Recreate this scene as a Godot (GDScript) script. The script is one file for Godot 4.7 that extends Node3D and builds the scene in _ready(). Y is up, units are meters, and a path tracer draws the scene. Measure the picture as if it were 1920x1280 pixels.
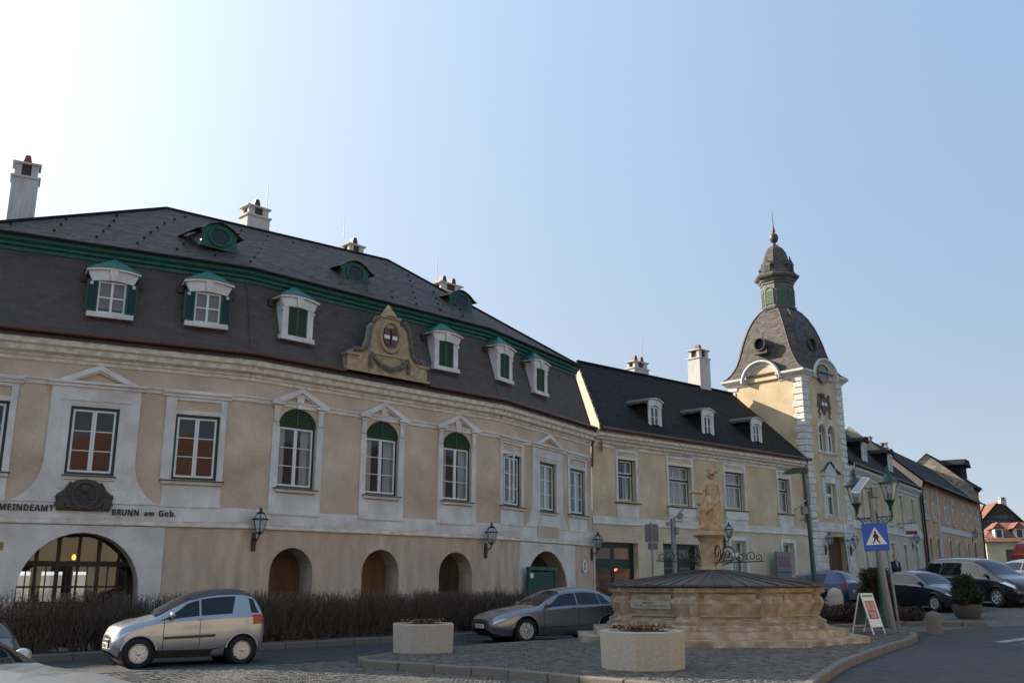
extends Node3D

var rng := RandomNumberGenerator.new()
var mats := {}
var tex := {}
var world := {}
var used := {}

const SUN_AZ := -66.0   # degrees left of the view direction
const SUN_EL := 25.0

class Mb:
	var v := PackedVector3Array()
	var n := PackedVector3Array()
	var t := PackedVector2Array()
	func uv_of(p: Vector3, nn: Vector3) -> Vector2:
		var h := Vector3(nn.z, 0, -nn.x)
		if h.length() < 0.05: h = Vector3(1, 0, 0)
		h = h.normalized()
		var b := nn.cross(h)
		return Vector2(p.dot(h), -p.dot(b))
	func tri(a: Vector3, b: Vector3, c: Vector3) -> void:
		var nn := (b - a).cross(c - a)
		if nn.length() < 1e-12: return
		nn = nn.normalized()
		for p: Vector3 in [a, c, b]:
			v.append(p); n.append(nn); t.append(uv_of(p, nn))
	func quad(a: Vector3, b: Vector3, c: Vector3, d: Vector3) -> void:
		tri(a, b, c); tri(a, c, d)
	func stri(a: Vector3, b: Vector3, c: Vector3, na: Vector3, nb: Vector3, nc: Vector3) -> void:
		var nn := (b - a).cross(c - a)
		if nn.length() < 1e-14: return
		nn = nn.normalized()
		v.append(a); v.append(c); v.append(b)
		n.append(na); n.append(nc); n.append(nb)
		t.append(uv_of(a, nn)); t.append(uv_of(c, nn)); t.append(uv_of(b, nn))
	func bx(x0: float, x1: float, y0: float, y1: float, z0: float, z1: float) -> void:
		hexa(Transform3D(), x0, x1, y0, y1, z0, z1)
	func hexa(f: Transform3D, x0: float, x1: float, y0: float, y1: float, z0: float, z1: float) -> void:
		var p := [f * Vector3(x0, y0, z0), f * Vector3(x1, y0, z0), f * Vector3(x1, y1, z0), f * Vector3(x0, y1, z0), f * Vector3(x0, y0, z1), f * Vector3(x1, y0, z1), f * Vector3(x1, y1, z1), f * Vector3(x0, y1, z1)]
		quad(p[4], p[5], p[6], p[7]); quad(p[1], p[0], p[3], p[2]); quad(p[0], p[4], p[7], p[3])
		quad(p[5], p[1], p[2], p[6]); quad(p[7], p[6], p[2], p[3]); quad(p[0], p[1], p[5], p[4])
	func cbx(f: Transform3D, s: Vector3, c: float) -> void:   # box with chamfered edges, centred
		var h := s * 0.5
		var P := func(ax: int, sg: Vector3) -> Vector3:
			var q := Vector3(h.x - c, h.y - c, h.z - c)
			q[ax] = h[ax]
			return f * Vector3(q.x * sg.x, q.y * sg.y, q.z * sg.z)
		for ax in 3:
			var b := (ax + 1) % 3
			var d := (ax + 2) % 3
			for s1: float in [-1.0, 1.0]:
				var sg := [Vector3.ONE, Vector3.ONE, Vector3.ONE, Vector3.ONE]
				var k := 0
				for e: Array in [[-1, -1], [1, -1], [1, 1], [-1, 1]]:
					var w := Vector3.ONE
					w[ax] = s1; w[b] = e[0]; w[d] = e[1]
					sg[k] = w; k += 1
				if s1 > 0: quad(P.call(ax, sg[0]), P.call(ax, sg[1]), P.call(ax, sg[2]), P.call(ax, sg[3]))
				else: quad(P.call(ax, sg[3]), P.call(ax, sg[2]), P.call(ax, sg[1]), P.call(ax, sg[0]))
			for s1: float in [-1.0, 1.0]:
				for s2: float in [-1.0, 1.0]:
					var w0 := Vector3.ONE
					w0[b] = s1; w0[d] = s2; w0[ax] = -1
					var w1 := w0
					w1[ax] = 1
					var q := [P.call(b, w0), P.call(b, w1), P.call(d, w1), P.call(d, w0)]
					if s1 * s2 < 0: q.reverse()
					quad(q[0], q[3], q[2], q[1])
		for s1: float in [-1.0, 1.0]:
			for s2: float in [-1.0, 1.0]:
				for s3: float in [-1.0, 1.0]:
					var w := Vector3(s1, s2, s3)
					if s1 * s2 * s3 > 0: tri(P.call(0, w), P.call(1, w), P.call(2, w))
					else: tri(P.call(0, w), P.call(2, w), P.call(1, w))
	func prism(poly: PackedVector2Array, z0: float, z1: float, f := Transform3D()) -> void:   # outline in x,y pushed from z0 to z1
		var pg := poly
		if Geometry2D.is_polygon_clockwise(pg):
			pg = PackedVector2Array(pg); pg.reverse()
		var id := Geometry2D.triangulate_polygon(pg)
		for k in range(0, id.size(), 3):
			var a := pg[id[k]]; var b := pg[id[k + 1]]; var c := pg[id[k + 2]]
			if (b - a).cross(c - a) < 0:
				var s := b; b = c; c = s
			tri(f * Vector3(a.x, a.y, z1), f * Vector3(b.x, b.y, z1), f * Vector3(c.x, c.y, z1))
			tri(f * Vector3(a.x, a.y, z0), f * Vector3(c.x, c.y, z0), f * Vector3(b.x, b.y, z0))
		for k in pg.size():
			var a := pg[k]; var b := pg[(k + 1) % pg.size()]
			quad(f * Vector3(a.x, a.y, z0), f * Vector3(b.x, b.y, z0), f * Vector3(b.x, b.y, z1), f * Vector3(a.x, a.y, z1))
	func sweep(prof: Array, u0: float, u1: float, k0 := 0.0, k1 := 0.0, f := Transform3D()) -> void:   # profile [z, y] drawn along x, ends mitred by k
		for j in prof.size() - 1:
			var a: Array = prof[j]; var b: Array = prof[j + 1]
			quad(f * Vector3(u0 + a[0] * k0, a[1], a[0]), f * Vector3(u1 + a[0] * k1, a[1], a[0]), f * Vector3(u1 + b[0] * k1, b[1], b[0]), f * Vector3(u0 + b[0] * k0, b[1], b[0]))
		for j in range(1, prof.size() - 1):
			var o: Array = prof[0]; var a: Array = prof[j]; var b: Array = prof[j + 1]
			tri(f * Vector3(u0 + o[0] * k0, o[1], o[0]), f * Vector3(u0 + a[0] * k0, a[1], a[0]), f * Vector3(u0 + b[0] * k0, b[1], b[0]))
			tri(f * Vector3(u1 + o[0] * k1, o[1], o[0]), f * Vector3(u1 + b[0] * k1, b[1], b[0]), f * Vector3(u1 + a[0] * k1, a[1], a[0]))
	func grid(g: Array, closed_u := false, closed_v := false) -> void:   # rows of points, smooth
		var R := g.size(); var K: int = g[0].size()
		var nm := []
		for i in R:
			var row := PackedVector3Array()
			for j in K:
				var i0 := (i - 1 + R) % R if closed_v else maxi(i - 1, 0)
				var i1 := (i + 1) % R if closed_v else mini(i + 1, R - 1)
				var j0 := (j - 1 + K) % K if closed_u else maxi(j - 1, 0)
				var j1 := (j + 1) % K if closed_u else mini(j + 1, K - 1)
				var q: Vector3 = (g[i][j1] - g[i][j0]).cross(g[i1][j] - g[i0][j])
				row.append(q.normalized() if q.length() > 1e-9 else Vector3.UP)
			nm.append(row)
		for i in (R if closed_v else R - 1):
			for j in (K if closed_u else K - 1):
				var a := (i + 1) % R; var b := (j + 1) % K
				stri(g[i][j], g[i][b], g[a][b], nm[i][j], nm[i][b], nm[a][b])
				stri(g[i][j], g[a][b], g[a][j], nm[i][j], nm[a][b], nm[a][j])
	func lathe(prof: Array, sides: int, f := Transform3D(), flat := false) -> void:   # profile [r, y] upwards
		if flat:
			for k in sides:
				var a := TAU * k / sides; var b := TAU * (k + 1) / sides
				for j in prof.size() - 1:
					var r0: float = prof[j][0]; var r1: float = prof[j + 1][0]
					quad(f * Vector3(r0 * cos(a), prof[j][1], -r0 * sin(a)), f * Vector3(r0 * cos(b), prof[j][1], -r0 * sin(b)), f * Vector3(r1 * cos(b), prof[j + 1][1], -r1 * sin(b)), f * Vector3(r1 * cos(a), prof[j + 1][1], -r1 * sin(a)))
			return
		var g := []
		for q: Array in prof:
			var row := PackedVector3Array()
			for k in sides:
				var a := TAU * k / sides
				row.append(f * Vector3(maxf(q[0], 0.0005) * cos(a), q[1], -maxf(q[0], 0.0005) * sin(a)))
			g.append(row)
		grid(g, true)
	func tube(pts: Array, r: float, sides := 6, r1 := -1.0) -> void:
		if r1 < 0: r1 = r
		var g := []
		var side := Vector3.ZERO
		for k in pts.size():
			var d: Vector3 = (pts[mini(k + 1, pts.size() - 1)] - pts[maxi(k - 1, 0)]).normalized()
			if side == Vector3.ZERO: side = d.cross(Vector3.UP if absf(d.y) < 0.9 else Vector3.RIGHT).normalized()
			side = (side - d * side.dot(d)).normalized()
			var up := side.cross(d)
			var rr := lerpf(r, r1, float(k) / maxf(pts.size() - 1, 1))
			var row := PackedVector3Array()
			for j in sides:
				var a := TAU * j / sides
				row.append(pts[k] + (side * cos(a) + up * sin(a)) * rr)
			g.append(row)
		grid(g, true)
		for e: int in [0, pts.size() - 1]:
			for j in range(1, sides - 1):
				if e == 0: tri(g[0][0], g[0][j + 1], g[0][j])
				else: tri(g[e][0], g[e][j], g[e][j + 1])
	func mesh() -> ArrayMesh:
		var a := []
		a.resize(Mesh.ARRAY_MAX)
		a[Mesh.ARRAY_VERTEX] = v; a[Mesh.ARRAY_NORMAL] = n; a[Mesh.ARRAY_TEX_UV] = t
		var m := ArrayMesh.new()
		m.add_surface_from_arrays(Mesh.PRIMITIVE_TRIANGLES, a)
		return m

# ------------------------------------------------------------ objects
func uniq(called: String) -> String:
	var k: int = used.get(called, 0)
	used[called] = k + 1
	return called if k == 0 else "%s_%03d" % [called, k]

func thing(called: String, label: String, category: String, at := Vector3.ZERO, turn := 0.0, group := "") -> Node3D:
	var o := Node3D.new()
	o.name = uniq(called)
	add_child(o, true)
	o.transform = Transform3D(Basis(Vector3.UP, turn), at)
	world[o] = o.transform
	o.set_meta("label", label); o.set_meta("category", category)
	if group: o.set_meta("group", group)
	return o

func part(parent: Node3D, called: String, m: Mb, mat: Material, xf = null) -> MeshInstance3D:
	var o := MeshInstance3D.new()
	o.mesh = m.mesh()
	o.material_override = mat
	o.name = called
	parent.add_child(o, true)
	var w: Transform3D = xf if xf != null else world[parent]
	o.transform = (world[parent] as Transform3D).affine_inverse() * w
	world[o] = w
	return o

func inst(parent: Node3D, called: String, mesh: Mesh, mat: Material, local: Transform3D) -> MeshInstance3D:
	var o := MeshInstance3D.new()
	o.mesh = mesh; o.material_override = mat; o.name = called
	parent.add_child(o, true)
	o.transform = local
	world[o] = (world[parent] as Transform3D) * local
	return o

func setting(called: String, m: Mb, mat: Material) -> MeshInstance3D:
	var o := MeshInstance3D.new()
	o.mesh = m.mesh(); o.material_override = mat; o.name = uniq(called)
	add_child(o, true)
	o.set_meta("kind", "structure")
	world[o] = Transform3D()
	return o

func copy(o: Node3D, at: Vector3, turn: float, label: String) -> Node3D:
	var c: Node3D = o.duplicate()
	c.name = uniq(String(o.name).get_slice("_0", 0))
	add_child(c, true)
	c.transform = Transform3D(Basis(Vector3.UP, turn), at)
	c.set_meta("label", label)
	return c

func text(parent: Node3D, called: String, s: String, mat_: Material, xf: Transform3D, x0: float, x1: float, y0: float, y1: float, z: float, depth := 0.02, bold := false, serif := false) -> MeshInstance3D:   # lettering fitted to a rectangle
	var f := SystemFont.new()
	f.font_names = PackedStringArray(["Droid Serif" if serif else "Droid Sans"])
	if bold: f.font_weight = 700
	var m := TextMesh.new()
	m.text = s; m.font = f; m.font_size = 48; m.pixel_size = 0.01; m.depth = 0.1; m.curve_step = 3.0
	var o := MeshInstance3D.new()
	o.mesh = m; o.material_override = mat_; o.name = called
	parent.add_child(o, true)
	var bb := m.get_aabb()
	var sc := Vector3((x1 - x0) / maxf(bb.size.x, 0.001), (y1 - y0) / maxf(bb.size.y, 0.001), depth / 0.1)
	var loc := Transform3D(Basis().scaled(sc), Vector3(x0 - bb.position.x * sc.x, y0 - bb.position.y * sc.y, z - bb.position.z * sc.z))
	o.transform = (world[parent] as Transform3D).affine_inverse() * xf * loc
	return o

# ------------------------------------------------------------ materials
func fbm(freq: float, oct := 5, sd := 1) -> FastNoiseLite:
	var f := FastNoiseLite.new()
	f.noise_type = FastNoiseLite.TYPE_SIMPLEX_SMOOTH
	f.frequency = freq; f.fractal_octaves = oct; f.seed = sd; f.fractal_gain = 0.55
	return f

func noise_tex(key: String, lo: float, hi: float, freq := 0.012, sx := 1.0, sy := 1.0, oct := 5, tint := Color.WHITE, size := 512) -> Texture2D:
	if tex.has(key): return tex[key]
	var f := fbm(freq, oct, hash(key) % 1000)
	var im := Image.create(size, size, false, Image.FORMAT_RGB8)
	var w := float(size)
	for y in size:
		for x in size:
			# four-way blend keeps the tile seamless
			var a := f.get_noise_2d(x * sx, y * sy); var b := f.get_noise_2d((x - w) * sx, y * sy)
			var c := f.get_noise_2d(x * sx, (y - w) * sy); var d := f.get_noise_2d((x - w) * sx, (y - w) * sy)
			var fx := x / w; var fy := y / w
			var q := lerpf(lerpf(a, b, fx), lerpf(c, d, fx), fy)
			var g := clampf(lerpf(lo, hi, clampf(q * 0.9 + 0.5, 0, 1)), 0, 1)
			var k := clampf(q * 0.9 + 0.5, 0, 1)
			im.set_pixel(x, y, Color(g * lerpf(tint.r, 1, k), g * lerpf(tint.g, 1, k), g * lerpf(tint.b, 1, k)))
	tex[key] = ImageTexture.create_from_image(im)
	return tex[key]

func bump_tex(key: String, freq: float, strength: float, oct := 4, size := 512) -> Texture2D:
	if tex.has(key): return tex[key]
	var t := noise_tex(key + "_h", 0.0, 1.0, freq, 1, 1, oct, Color.WHITE, size)
	var im := t.get_image()
	im.convert(Image.FORMAT_RGBA8)
	im.bump_map_to_normal_map(strength)
	tex[key] = ImageTexture.create_from_image(im)
	return tex[key]

func slate_tex(rowsn: int, cols: int, contrast: float, key: String) -> void:   # flat roofing too far off to tell the slates apart
	var S := 512
	var im := Image.create(S, S, false, Image.FORMAT_RGB8)
	var hm := Image.create(S, S, false, Image.FORMAT_RGBA8)
	var r := RandomNumberGenerator.new()
	r.seed = 7
	var tone := []
	for k in rowsn * cols: tone.append(1.0 - contrast * r.randf())
	var f := fbm(0.03, 4, 5)
	for y in S:
		var ry := float(y) / S * rowsn
		var row := int(ry)
		for x in S:
			var cx := float(x) / S * cols + (0.5 if row % 2 else 0.0)
			var col := int(cx) % cols
			var fy := ry - row; var fx := cx - floorf(cx)
			var g: float = tone[row * cols + col] * (0.93 + 0.07 * f.get_noise_2d(x, y))
			im.set_pixel(x, y, Color(g, g, g))
			var h := fy * 0.8
			if fx < 0.03: h = 0.0
			hm.set_pixel(x, y, Color(h, h, h))
	tex[key] = ImageTexture.create_from_image(im)
	hm.bump_map_to_normal_map(6.0)
	tex[key + "_n"] = ImageTexture.create_from_image(hm)

func mat(key: String, c: Color, rough := 0.8, t: Texture2D = null, scale := 0.25, nrm: Texture2D = null, nscale := 0.5, opt := {}) -> StandardMaterial3D:
	if mats.has(key): return mats[key]
	var m := StandardMaterial3D.new()
	m.resource_name = key
	m.albedo_color = c.linear_to_srgb()
	m.roughness = rough
	if t: m.albedo_texture = t
	if nrm:
		m.normal_enabled = true; m.normal_texture = nrm; m.normal_scale = nscale
	m.uv1_scale = Vector3(scale, scale, scale)
	if opt.get("tri", false):
		m.uv1_triplanar = true; m.uv1_world_triplanar = true
	for k: String in opt:
		if k != "tri": m.set(k, opt[k])
	mats[key] = m
	return m

func materials() -> void:
	var pl := noise_tex("plaster", 0.88, 1.0, 0.006, 1, 1, 6, Color(0.93, 0.91, 0.88))
	var st := noise_tex("streaked", 0.86, 1.0, 0.010, 2.2, 0.28, 5, Color(0.97, 0.95, 0.92))
	var pb := bump_tex("plaster_bump", 0.06, 3.0)
	mat("beige", Color(0.68, 0.54, 0.415), 0.9, pl, 0.2, pb, 0.35)
	mat("beige_low", Color(0.68, 0.54, 0.415), 0.9, noise_tex("stained", 0.82, 1.0, 0.010, 1.6, 0.45, 6, Color(0.96, 0.93, 0.90)), 0.2, pb, 0.35)
	mat("white", Color(0.80, 0.775, 0.745), 0.85, pl, 0.3, pb, 0.3)
	mat("cornice", Color(0.84, 0.775, 0.675), 0.85, noise_tex("weathered", 0.80, 1.0, 0.02, 0.6, 1.0, 6, Color(0.95, 0.92, 0.88)), 0.4, pb, 0.4)
	mat("yellow", Color(0.72, 0.575, 0.37), 0.9, pl, 0.2, pb, 0.3)
	mat("cream", Color(0.70, 0.61, 0.455), 0.9, pl, 0.2, pb, 0.3)
	mat("orange", Color(0.72, 0.42, 0.26), 0.9, pl, 0.2, pb, 0.3)
	mat("brownwall", Color(0.36, 0.27, 0.19), 0.9, st, 0.2, pb, 0.3)
	mat("greywall", Color(0.36, 0.33, 0.30), 0.9, st, 0.2, pb, 0.3)
	slate_tex(16, 8, 0.28, "slate")
	slate_tex(14, 7, 0.09, "slate_even")
	var so := {"uv1_scale": Vector3(0.5, 0.5, 0.5)}
	mat("roof", Color(0.125, 0.104, 0.092), 0.75, tex["slate"], 0.5, tex["slate_n"], 1.0, so)
	mat("mansard", Color(0.125, 0.104, 0.092), 0.75, tex["slate_even"], 0.5, tex["slate_even_n"], 0.5)
	mat("roof_dark", Color(0.030, 0.028, 0.028), 0.85, tex["slate"], 0.5, tex["slate_n"], 0.6)
	mat("tower_slate", Color(0.15, 0.128, 0.110), 0.7, tex["slate"], 0.5, tex["slate_n"], 0.9)
	mat("red_tile", Color(0.31, 0.115, 0.065), 0.8, tex["slate"], 0.5, tex["slate_n"], 0.8)
	for k: String in ["roof", "mansard", "roof_dark", "tower_slate"]: mats[k].metallic_specular = 0.3
	mat("shingle", Color(0.50, 0.44, 0.34), 0.8, pl, 0.5)
	mat("copper_sheet", Color(0.075, 0.038, 0.033), 0.55, noise_tex("sheet", 0.7, 1.0, 0.01, 1, 1, 5), 0.4)
	mat("gutter", Color(0.13, 0.048, 0.030), 0.45, noise_tex("sheet", 0.7, 1.0), 0.4)
	mat("green_trim", Color(0.012, 0.125, 0.088), 0.55, noise_tex("sheet", 0.7, 1.0), 0.5)
	mat("green_copper", Color(0.035, 0.20, 0.155), 0.6, noise_tex("sheet", 0.7, 1.0), 0.6)
	mat("shutter", Color(0.022, 0.060, 0.024), 0.6)
	mat("shutter_blue", Color(0.010, 0.055, 0.045), 0.6)
	mat("frame_green", Color(0.010, 0.038, 0.024), 0.45)
	mat("frame_white", Color(0.72, 0.72, 0.70), 0.5)
	mat("shop_green", Color(0.008, 0.022, 0.018), 0.4)
	mat("glass", Color(0.018, 0.022, 0.026), 0.02, null, 1, null, 0, {"metallic_specular": 1.0, "transparency": BaseMaterial3D.TRANSPARENCY_ALPHA})
	mats["glass"].albedo_color.a = 0.30
	mat("curtain", Color(0.60, 0.60, 0.58), 0.9)
	mat("room", Color(0.38, 0.35, 0.31), 0.9)
	mat("dark", Color(0.012, 0.012, 0.013), 0.7)
	mat("black_iron", Color(0.012, 0.014, 0.014), 0.45)
	mat("green_iron", Color(0.008, 0.045, 0.030), 0.4)
	mat("lamp_glass", Color(0.55, 0.58, 0.56), 0.15, null, 1, null, 0, {"transparency": BaseMaterial3D.TRANSPARENCY_ALPHA, "metallic_specular": 0.8})
	mats["lamp_glass"].albedo_color.a = 0.35
	mat("wood_dark", Color(0.035, 0.022, 0.015), 0.55)
	var sb := bump_tex("stone_bump", 0.02, 4.0, 5)
	mat("sandstone", Color(0.56, 0.45, 0.30), 0.9, noise_tex("sand", 0.78, 1.0, 0.012, 1, 0.8, 6, Color(0.90, 0.84, 0.75)), 0.6, sb, 0.6, {"tri": true})
	mat("statue", Color(0.62, 0.475, 0.30), 0.9, noise_tex("sand", 0.55, 1.0), 1.1, sb, 0.5, {"tri": true})
	mat("basin", Color(0.58, 0.51, 0.42), 0.9, noise_tex("basin", 0.74, 1.0, 0.010, 1.0, 0.85, 6, Color(0.90, 0.80, 0.66)), 0.35, sb, 0.12)
	mat("concrete", Color(0.47, 0.42, 0.345), 0.92, noise_tex("conc", 0.88, 1.0, 0.05, 1, 0.8, 6), 0.6, sb, 0.08)
	mat("granite", Color(0.27, 0.235, 0.20), 0.9, noise_tex("granite", 0.55, 1.0, 0.08, 1, 1, 4), 0.8, sb, 0.5, {"tri": true})
	mat("grey_stone", Color(0.135, 0.118, 0.10), 0.95, noise_tex("granite", 0.55, 1.0), 1.2, sb, 1.0, {"tri": true})
	mat("asphalt", Color(0.060, 0.062, 0.066), 0.88, noise_tex("asphalt", 0.62, 1.0, 0.02, 1, 1, 7), 0.16, bump_tex("asphalt_bump", 0.2, 3.0, 3), 0.5, {"tri": true})
	mat("pave", Color(0.15, 0.14, 0.128), 0.9, noise_tex("pave", 0.6, 1.0, 0.02, 1, 1, 6), 0.25, sb, 0.4, {"tri": true})
	mat("sett_bed", Color(0.055, 0.048, 0.040), 0.95, noise_tex("asphalt", 0.6, 1.0), 0.5, null, 0, {"tri": true})
	mat("sett", Color(0.20, 0.19, 0.175), 0.8, noise_tex("granite", 0.55, 1.0), 1.0, sb, 0.6, {"tri": true, "vertex_color_use_as_albedo": true})
	mat("paint", Color(0.5, 0.5, 0.48), 0.8, noise_tex("worn", 0.45, 1.0, 0.03, 1, 1, 5), 0.5, null, 0, {"tri": true})
	mat("soil", Color(0.075, 0.040, 0.024), 0.95, noise_tex("granite", 0.5, 1.0), 2.0)
	mat("twig", Color(0.14, 0.105, 0.08), 0.9)
	mat("leaf_dark", Color(0.030, 0.042, 0.016), 0.8)
	mat("leaf_brown", Color(0.055, 0.032, 0.018), 0.85)
	mat("metal_grey", Color(0.20, 0.21, 0.22), 0.45, null, 1, null, 0, {"metallic": 0.4})
	mat("steel", Color(0.42, 0.43, 0.44), 0.35, null, 1, null, 0, {"metallic": 0.7})
	mat("sign_back", Color(0.135, 0.14, 0.145), 0.55)
	mat("sign_blue", Color(0.004, 0.085, 0.42), 0.45)
	mat("sign_white", Color(0.72, 0.72, 0.70), 0.5)
	mat("black", Color(0.01, 0.01, 0.01), 0.6)
	mat("letter", Color(0.012, 0.012, 0.014), 0.5)
	mat("red_letter", Color(0.30, 0.03, 0.05), 0.6)
	mat("warm_glow", Color(0.9, 0.5, 0.15), 0.5, null, 1, null, 0, {"emission_enabled": true, "emission": Color(1.0, 0.62, 0.22), "emission_energy_multiplier": 1.6})
	mat("pale_glow", Color(0.9, 0.6, 0.4), 0.5, null, 1, null, 0, {"emission_enabled": true, "emission": Color(1.0, 0.62, 0.38), "emission_energy_multiplier": 0.8})
	mat("tyre", Color(0.012, 0.012, 0.012), 0.85)
	mat("alloy", Color(0.55, 0.56, 0.57), 0.35, null, 1, null, 0, {"metallic": 0.6})
	mat("car_glass", Color(0.008, 0.011, 0.015), 0.03, null, 1, null, 0, {"metallic_specular": 0.5})
	mat("headlamp", Color(0.55, 0.57, 0.6), 0.08, null, 1, null, 0, {"metallic": 0.5, "clearcoat_enabled": true, "clearcoat": 1.0})
	mat("tail_red", Color(0.30, 0.012, 0.01), 0.15)
	mat("orange_lens", Color(0.70, 0.10, 0.012), 0.15)
	mat("terracotta", Color(0.24, 0.065, 0.04), 0.8)
	mat("chimney", Color(0.66, 0.64, 0.61), 0.9, st, 0.5, pb, 0.4)

func paint(key: String, c: Color, metal := 0.35) -> StandardMaterial3D:
	return mat(key, c, 0.32, null, 1, null, 0, {"metallic": metal, "clearcoat_enabled": true, "clearcoat": 0.9, "clearcoat_roughness": 0.05})

# ------------------------------------------------------------ terrain
func gh(x: float, z: float) -> float:
	return clampf(0.055 * ((x - z) * 0.70711 - 26.0), 0.0, 2.9)

func drape(m: Mb, poly: PackedVector2Array, lift: float, thick := 0.0) -> void:   # outline in x,z laid on the ground, split where the slope starts and ends
	var far := 900.0
	var e := Vector2(0.70711, 0.70711)   # along the other diagonal
	var dd := Vector2(0.70711, -0.70711)
	for band: Array in [[-far, 26.0], [26.0, 78.727], [78.727, far]]:
		var strip := PackedVector2Array([dd * band[0] - e * far, dd * band[1] - e * far, dd * band[1] + e * far, dd * band[0] + e * far])
		for pc: PackedVector2Array in Geometry2D.intersect_polygons(poly, strip):
			var id := Geometry2D.triangulate_polygon(pc)
			for k in range(0, id.size(), 3):
				var q := []
				for j in 3:
					var p := pc[id[k + j]]
					q.append(Vector3(p.x, gh(p.x, p.y) + lift, p.y))
				if (q[1] - q[0]).cross(q[2] - q[0]).y < 0: m.tri(q[0], q[2], q[1])
				else: m.tri(q[0], q[1], q[2])
	if thick > 0:
		for k in poly.size():
			var a := poly[k]; var b := poly[(k + 1) % poly.size()]
			var A := Vector3(a.x, gh(a.x, a.y) + lift, a.y); var B := Vector3(b.x, gh(b.x, b.y) + lift, b.y)
			m.quad(A - Vector3(0, thick, 0), B - Vector3(0, thick, 0), B, A)

func plane(x: float, z: float, deg: float) -> Transform3D:
	var th := deg_to_rad(deg)
	return Transform3D(Basis(Vector3(sin(th), 0, -cos(th)), Vector3.UP, Vector3(cos(th), 0, sin(th))), Vector3(x, 0, z))

var PL := {}

# ------------------------------------------------------------ walls and windows
func htop(h: Array, x: float) -> float:
	var rise: float = h[4] if h.size() > 4 else 0.0
	if rise <= 0: return h[3]
	var c: float = (h[0] + h[1]) * 0.5; var w: float = (h[1] - h[0]) * 0.5
	return h[3] - rise + rise * sqrt(maxf(0.0, 1.0 - pow((x - c) / w, 2)))

func wall(m: Mb, x0: float, x1: float, y0: float, y1: float, holes: Array, dep: float, z := 0.0, ground := false) -> void:
	var xs := [x0, x1]
	for h: Array in holes:
		var nn := 16 if h.size() > 4 and h[4] > 0 else 1
		for k in nn + 1:
			var s := float(k) / nn
			xs.append(lerpf(h[0], h[1], (1 - cos(PI * s)) * 0.5 if nn > 1 else s))
	xs.sort()
	for k in xs.size() - 1:
		var a: float = xs[k]; var b: float = xs[k + 1]
		if b - a < 1e-5: continue
		var cur := [y0, y0]
		var hs := holes.filter(func(h: Array) -> bool: return h[0] < b - 1e-5 and h[1] > a + 1e-5)
		hs.sort_custom(func(p: Array, q: Array) -> bool: return p[2] < q[2])
		for h: Array in hs:
			if h[2] > cur[0] + 1e-4: m.quad(Vector3(a, cur[0], z), Vector3(b, cur[1], z), Vector3(b, h[2], z), Vector3(a, h[2], z))
			cur = [htop(h, a), htop(h, b)]
			m.quad(Vector3(a, cur[0], z - dep), Vector3(b, cur[1], z - dep), Vector3(b, cur[1], z), Vector3(a, cur[0], z))
			if h[2] > y0 + 0.01: m.quad(Vector3(a, h[2], z), Vector3(b, h[2], z), Vector3(b, h[2], z - dep), Vector3(a, h[2], z - dep))
		m.quad(Vector3(a, cur[0], z), Vector3(b, cur[1], z), Vector3(b, y1, z), Vector3(a, y1, z))
	for h: Array in holes:
		var sp: float = h[3] - (h[4] if h.size() > 4 else 0.0)
		m.quad(Vector3(h[0], h[2], z), Vector3(h[0], h[2], z - dep), Vector3(h[0], sp, z - dep), Vector3(h[0], sp, z))
		m.quad(Vector3(h[1], h[2], z - dep), Vector3(h[1], h[2], z), Vector3(h[1], sp, z), Vector3(h[1], sp, z - dep))

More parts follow.
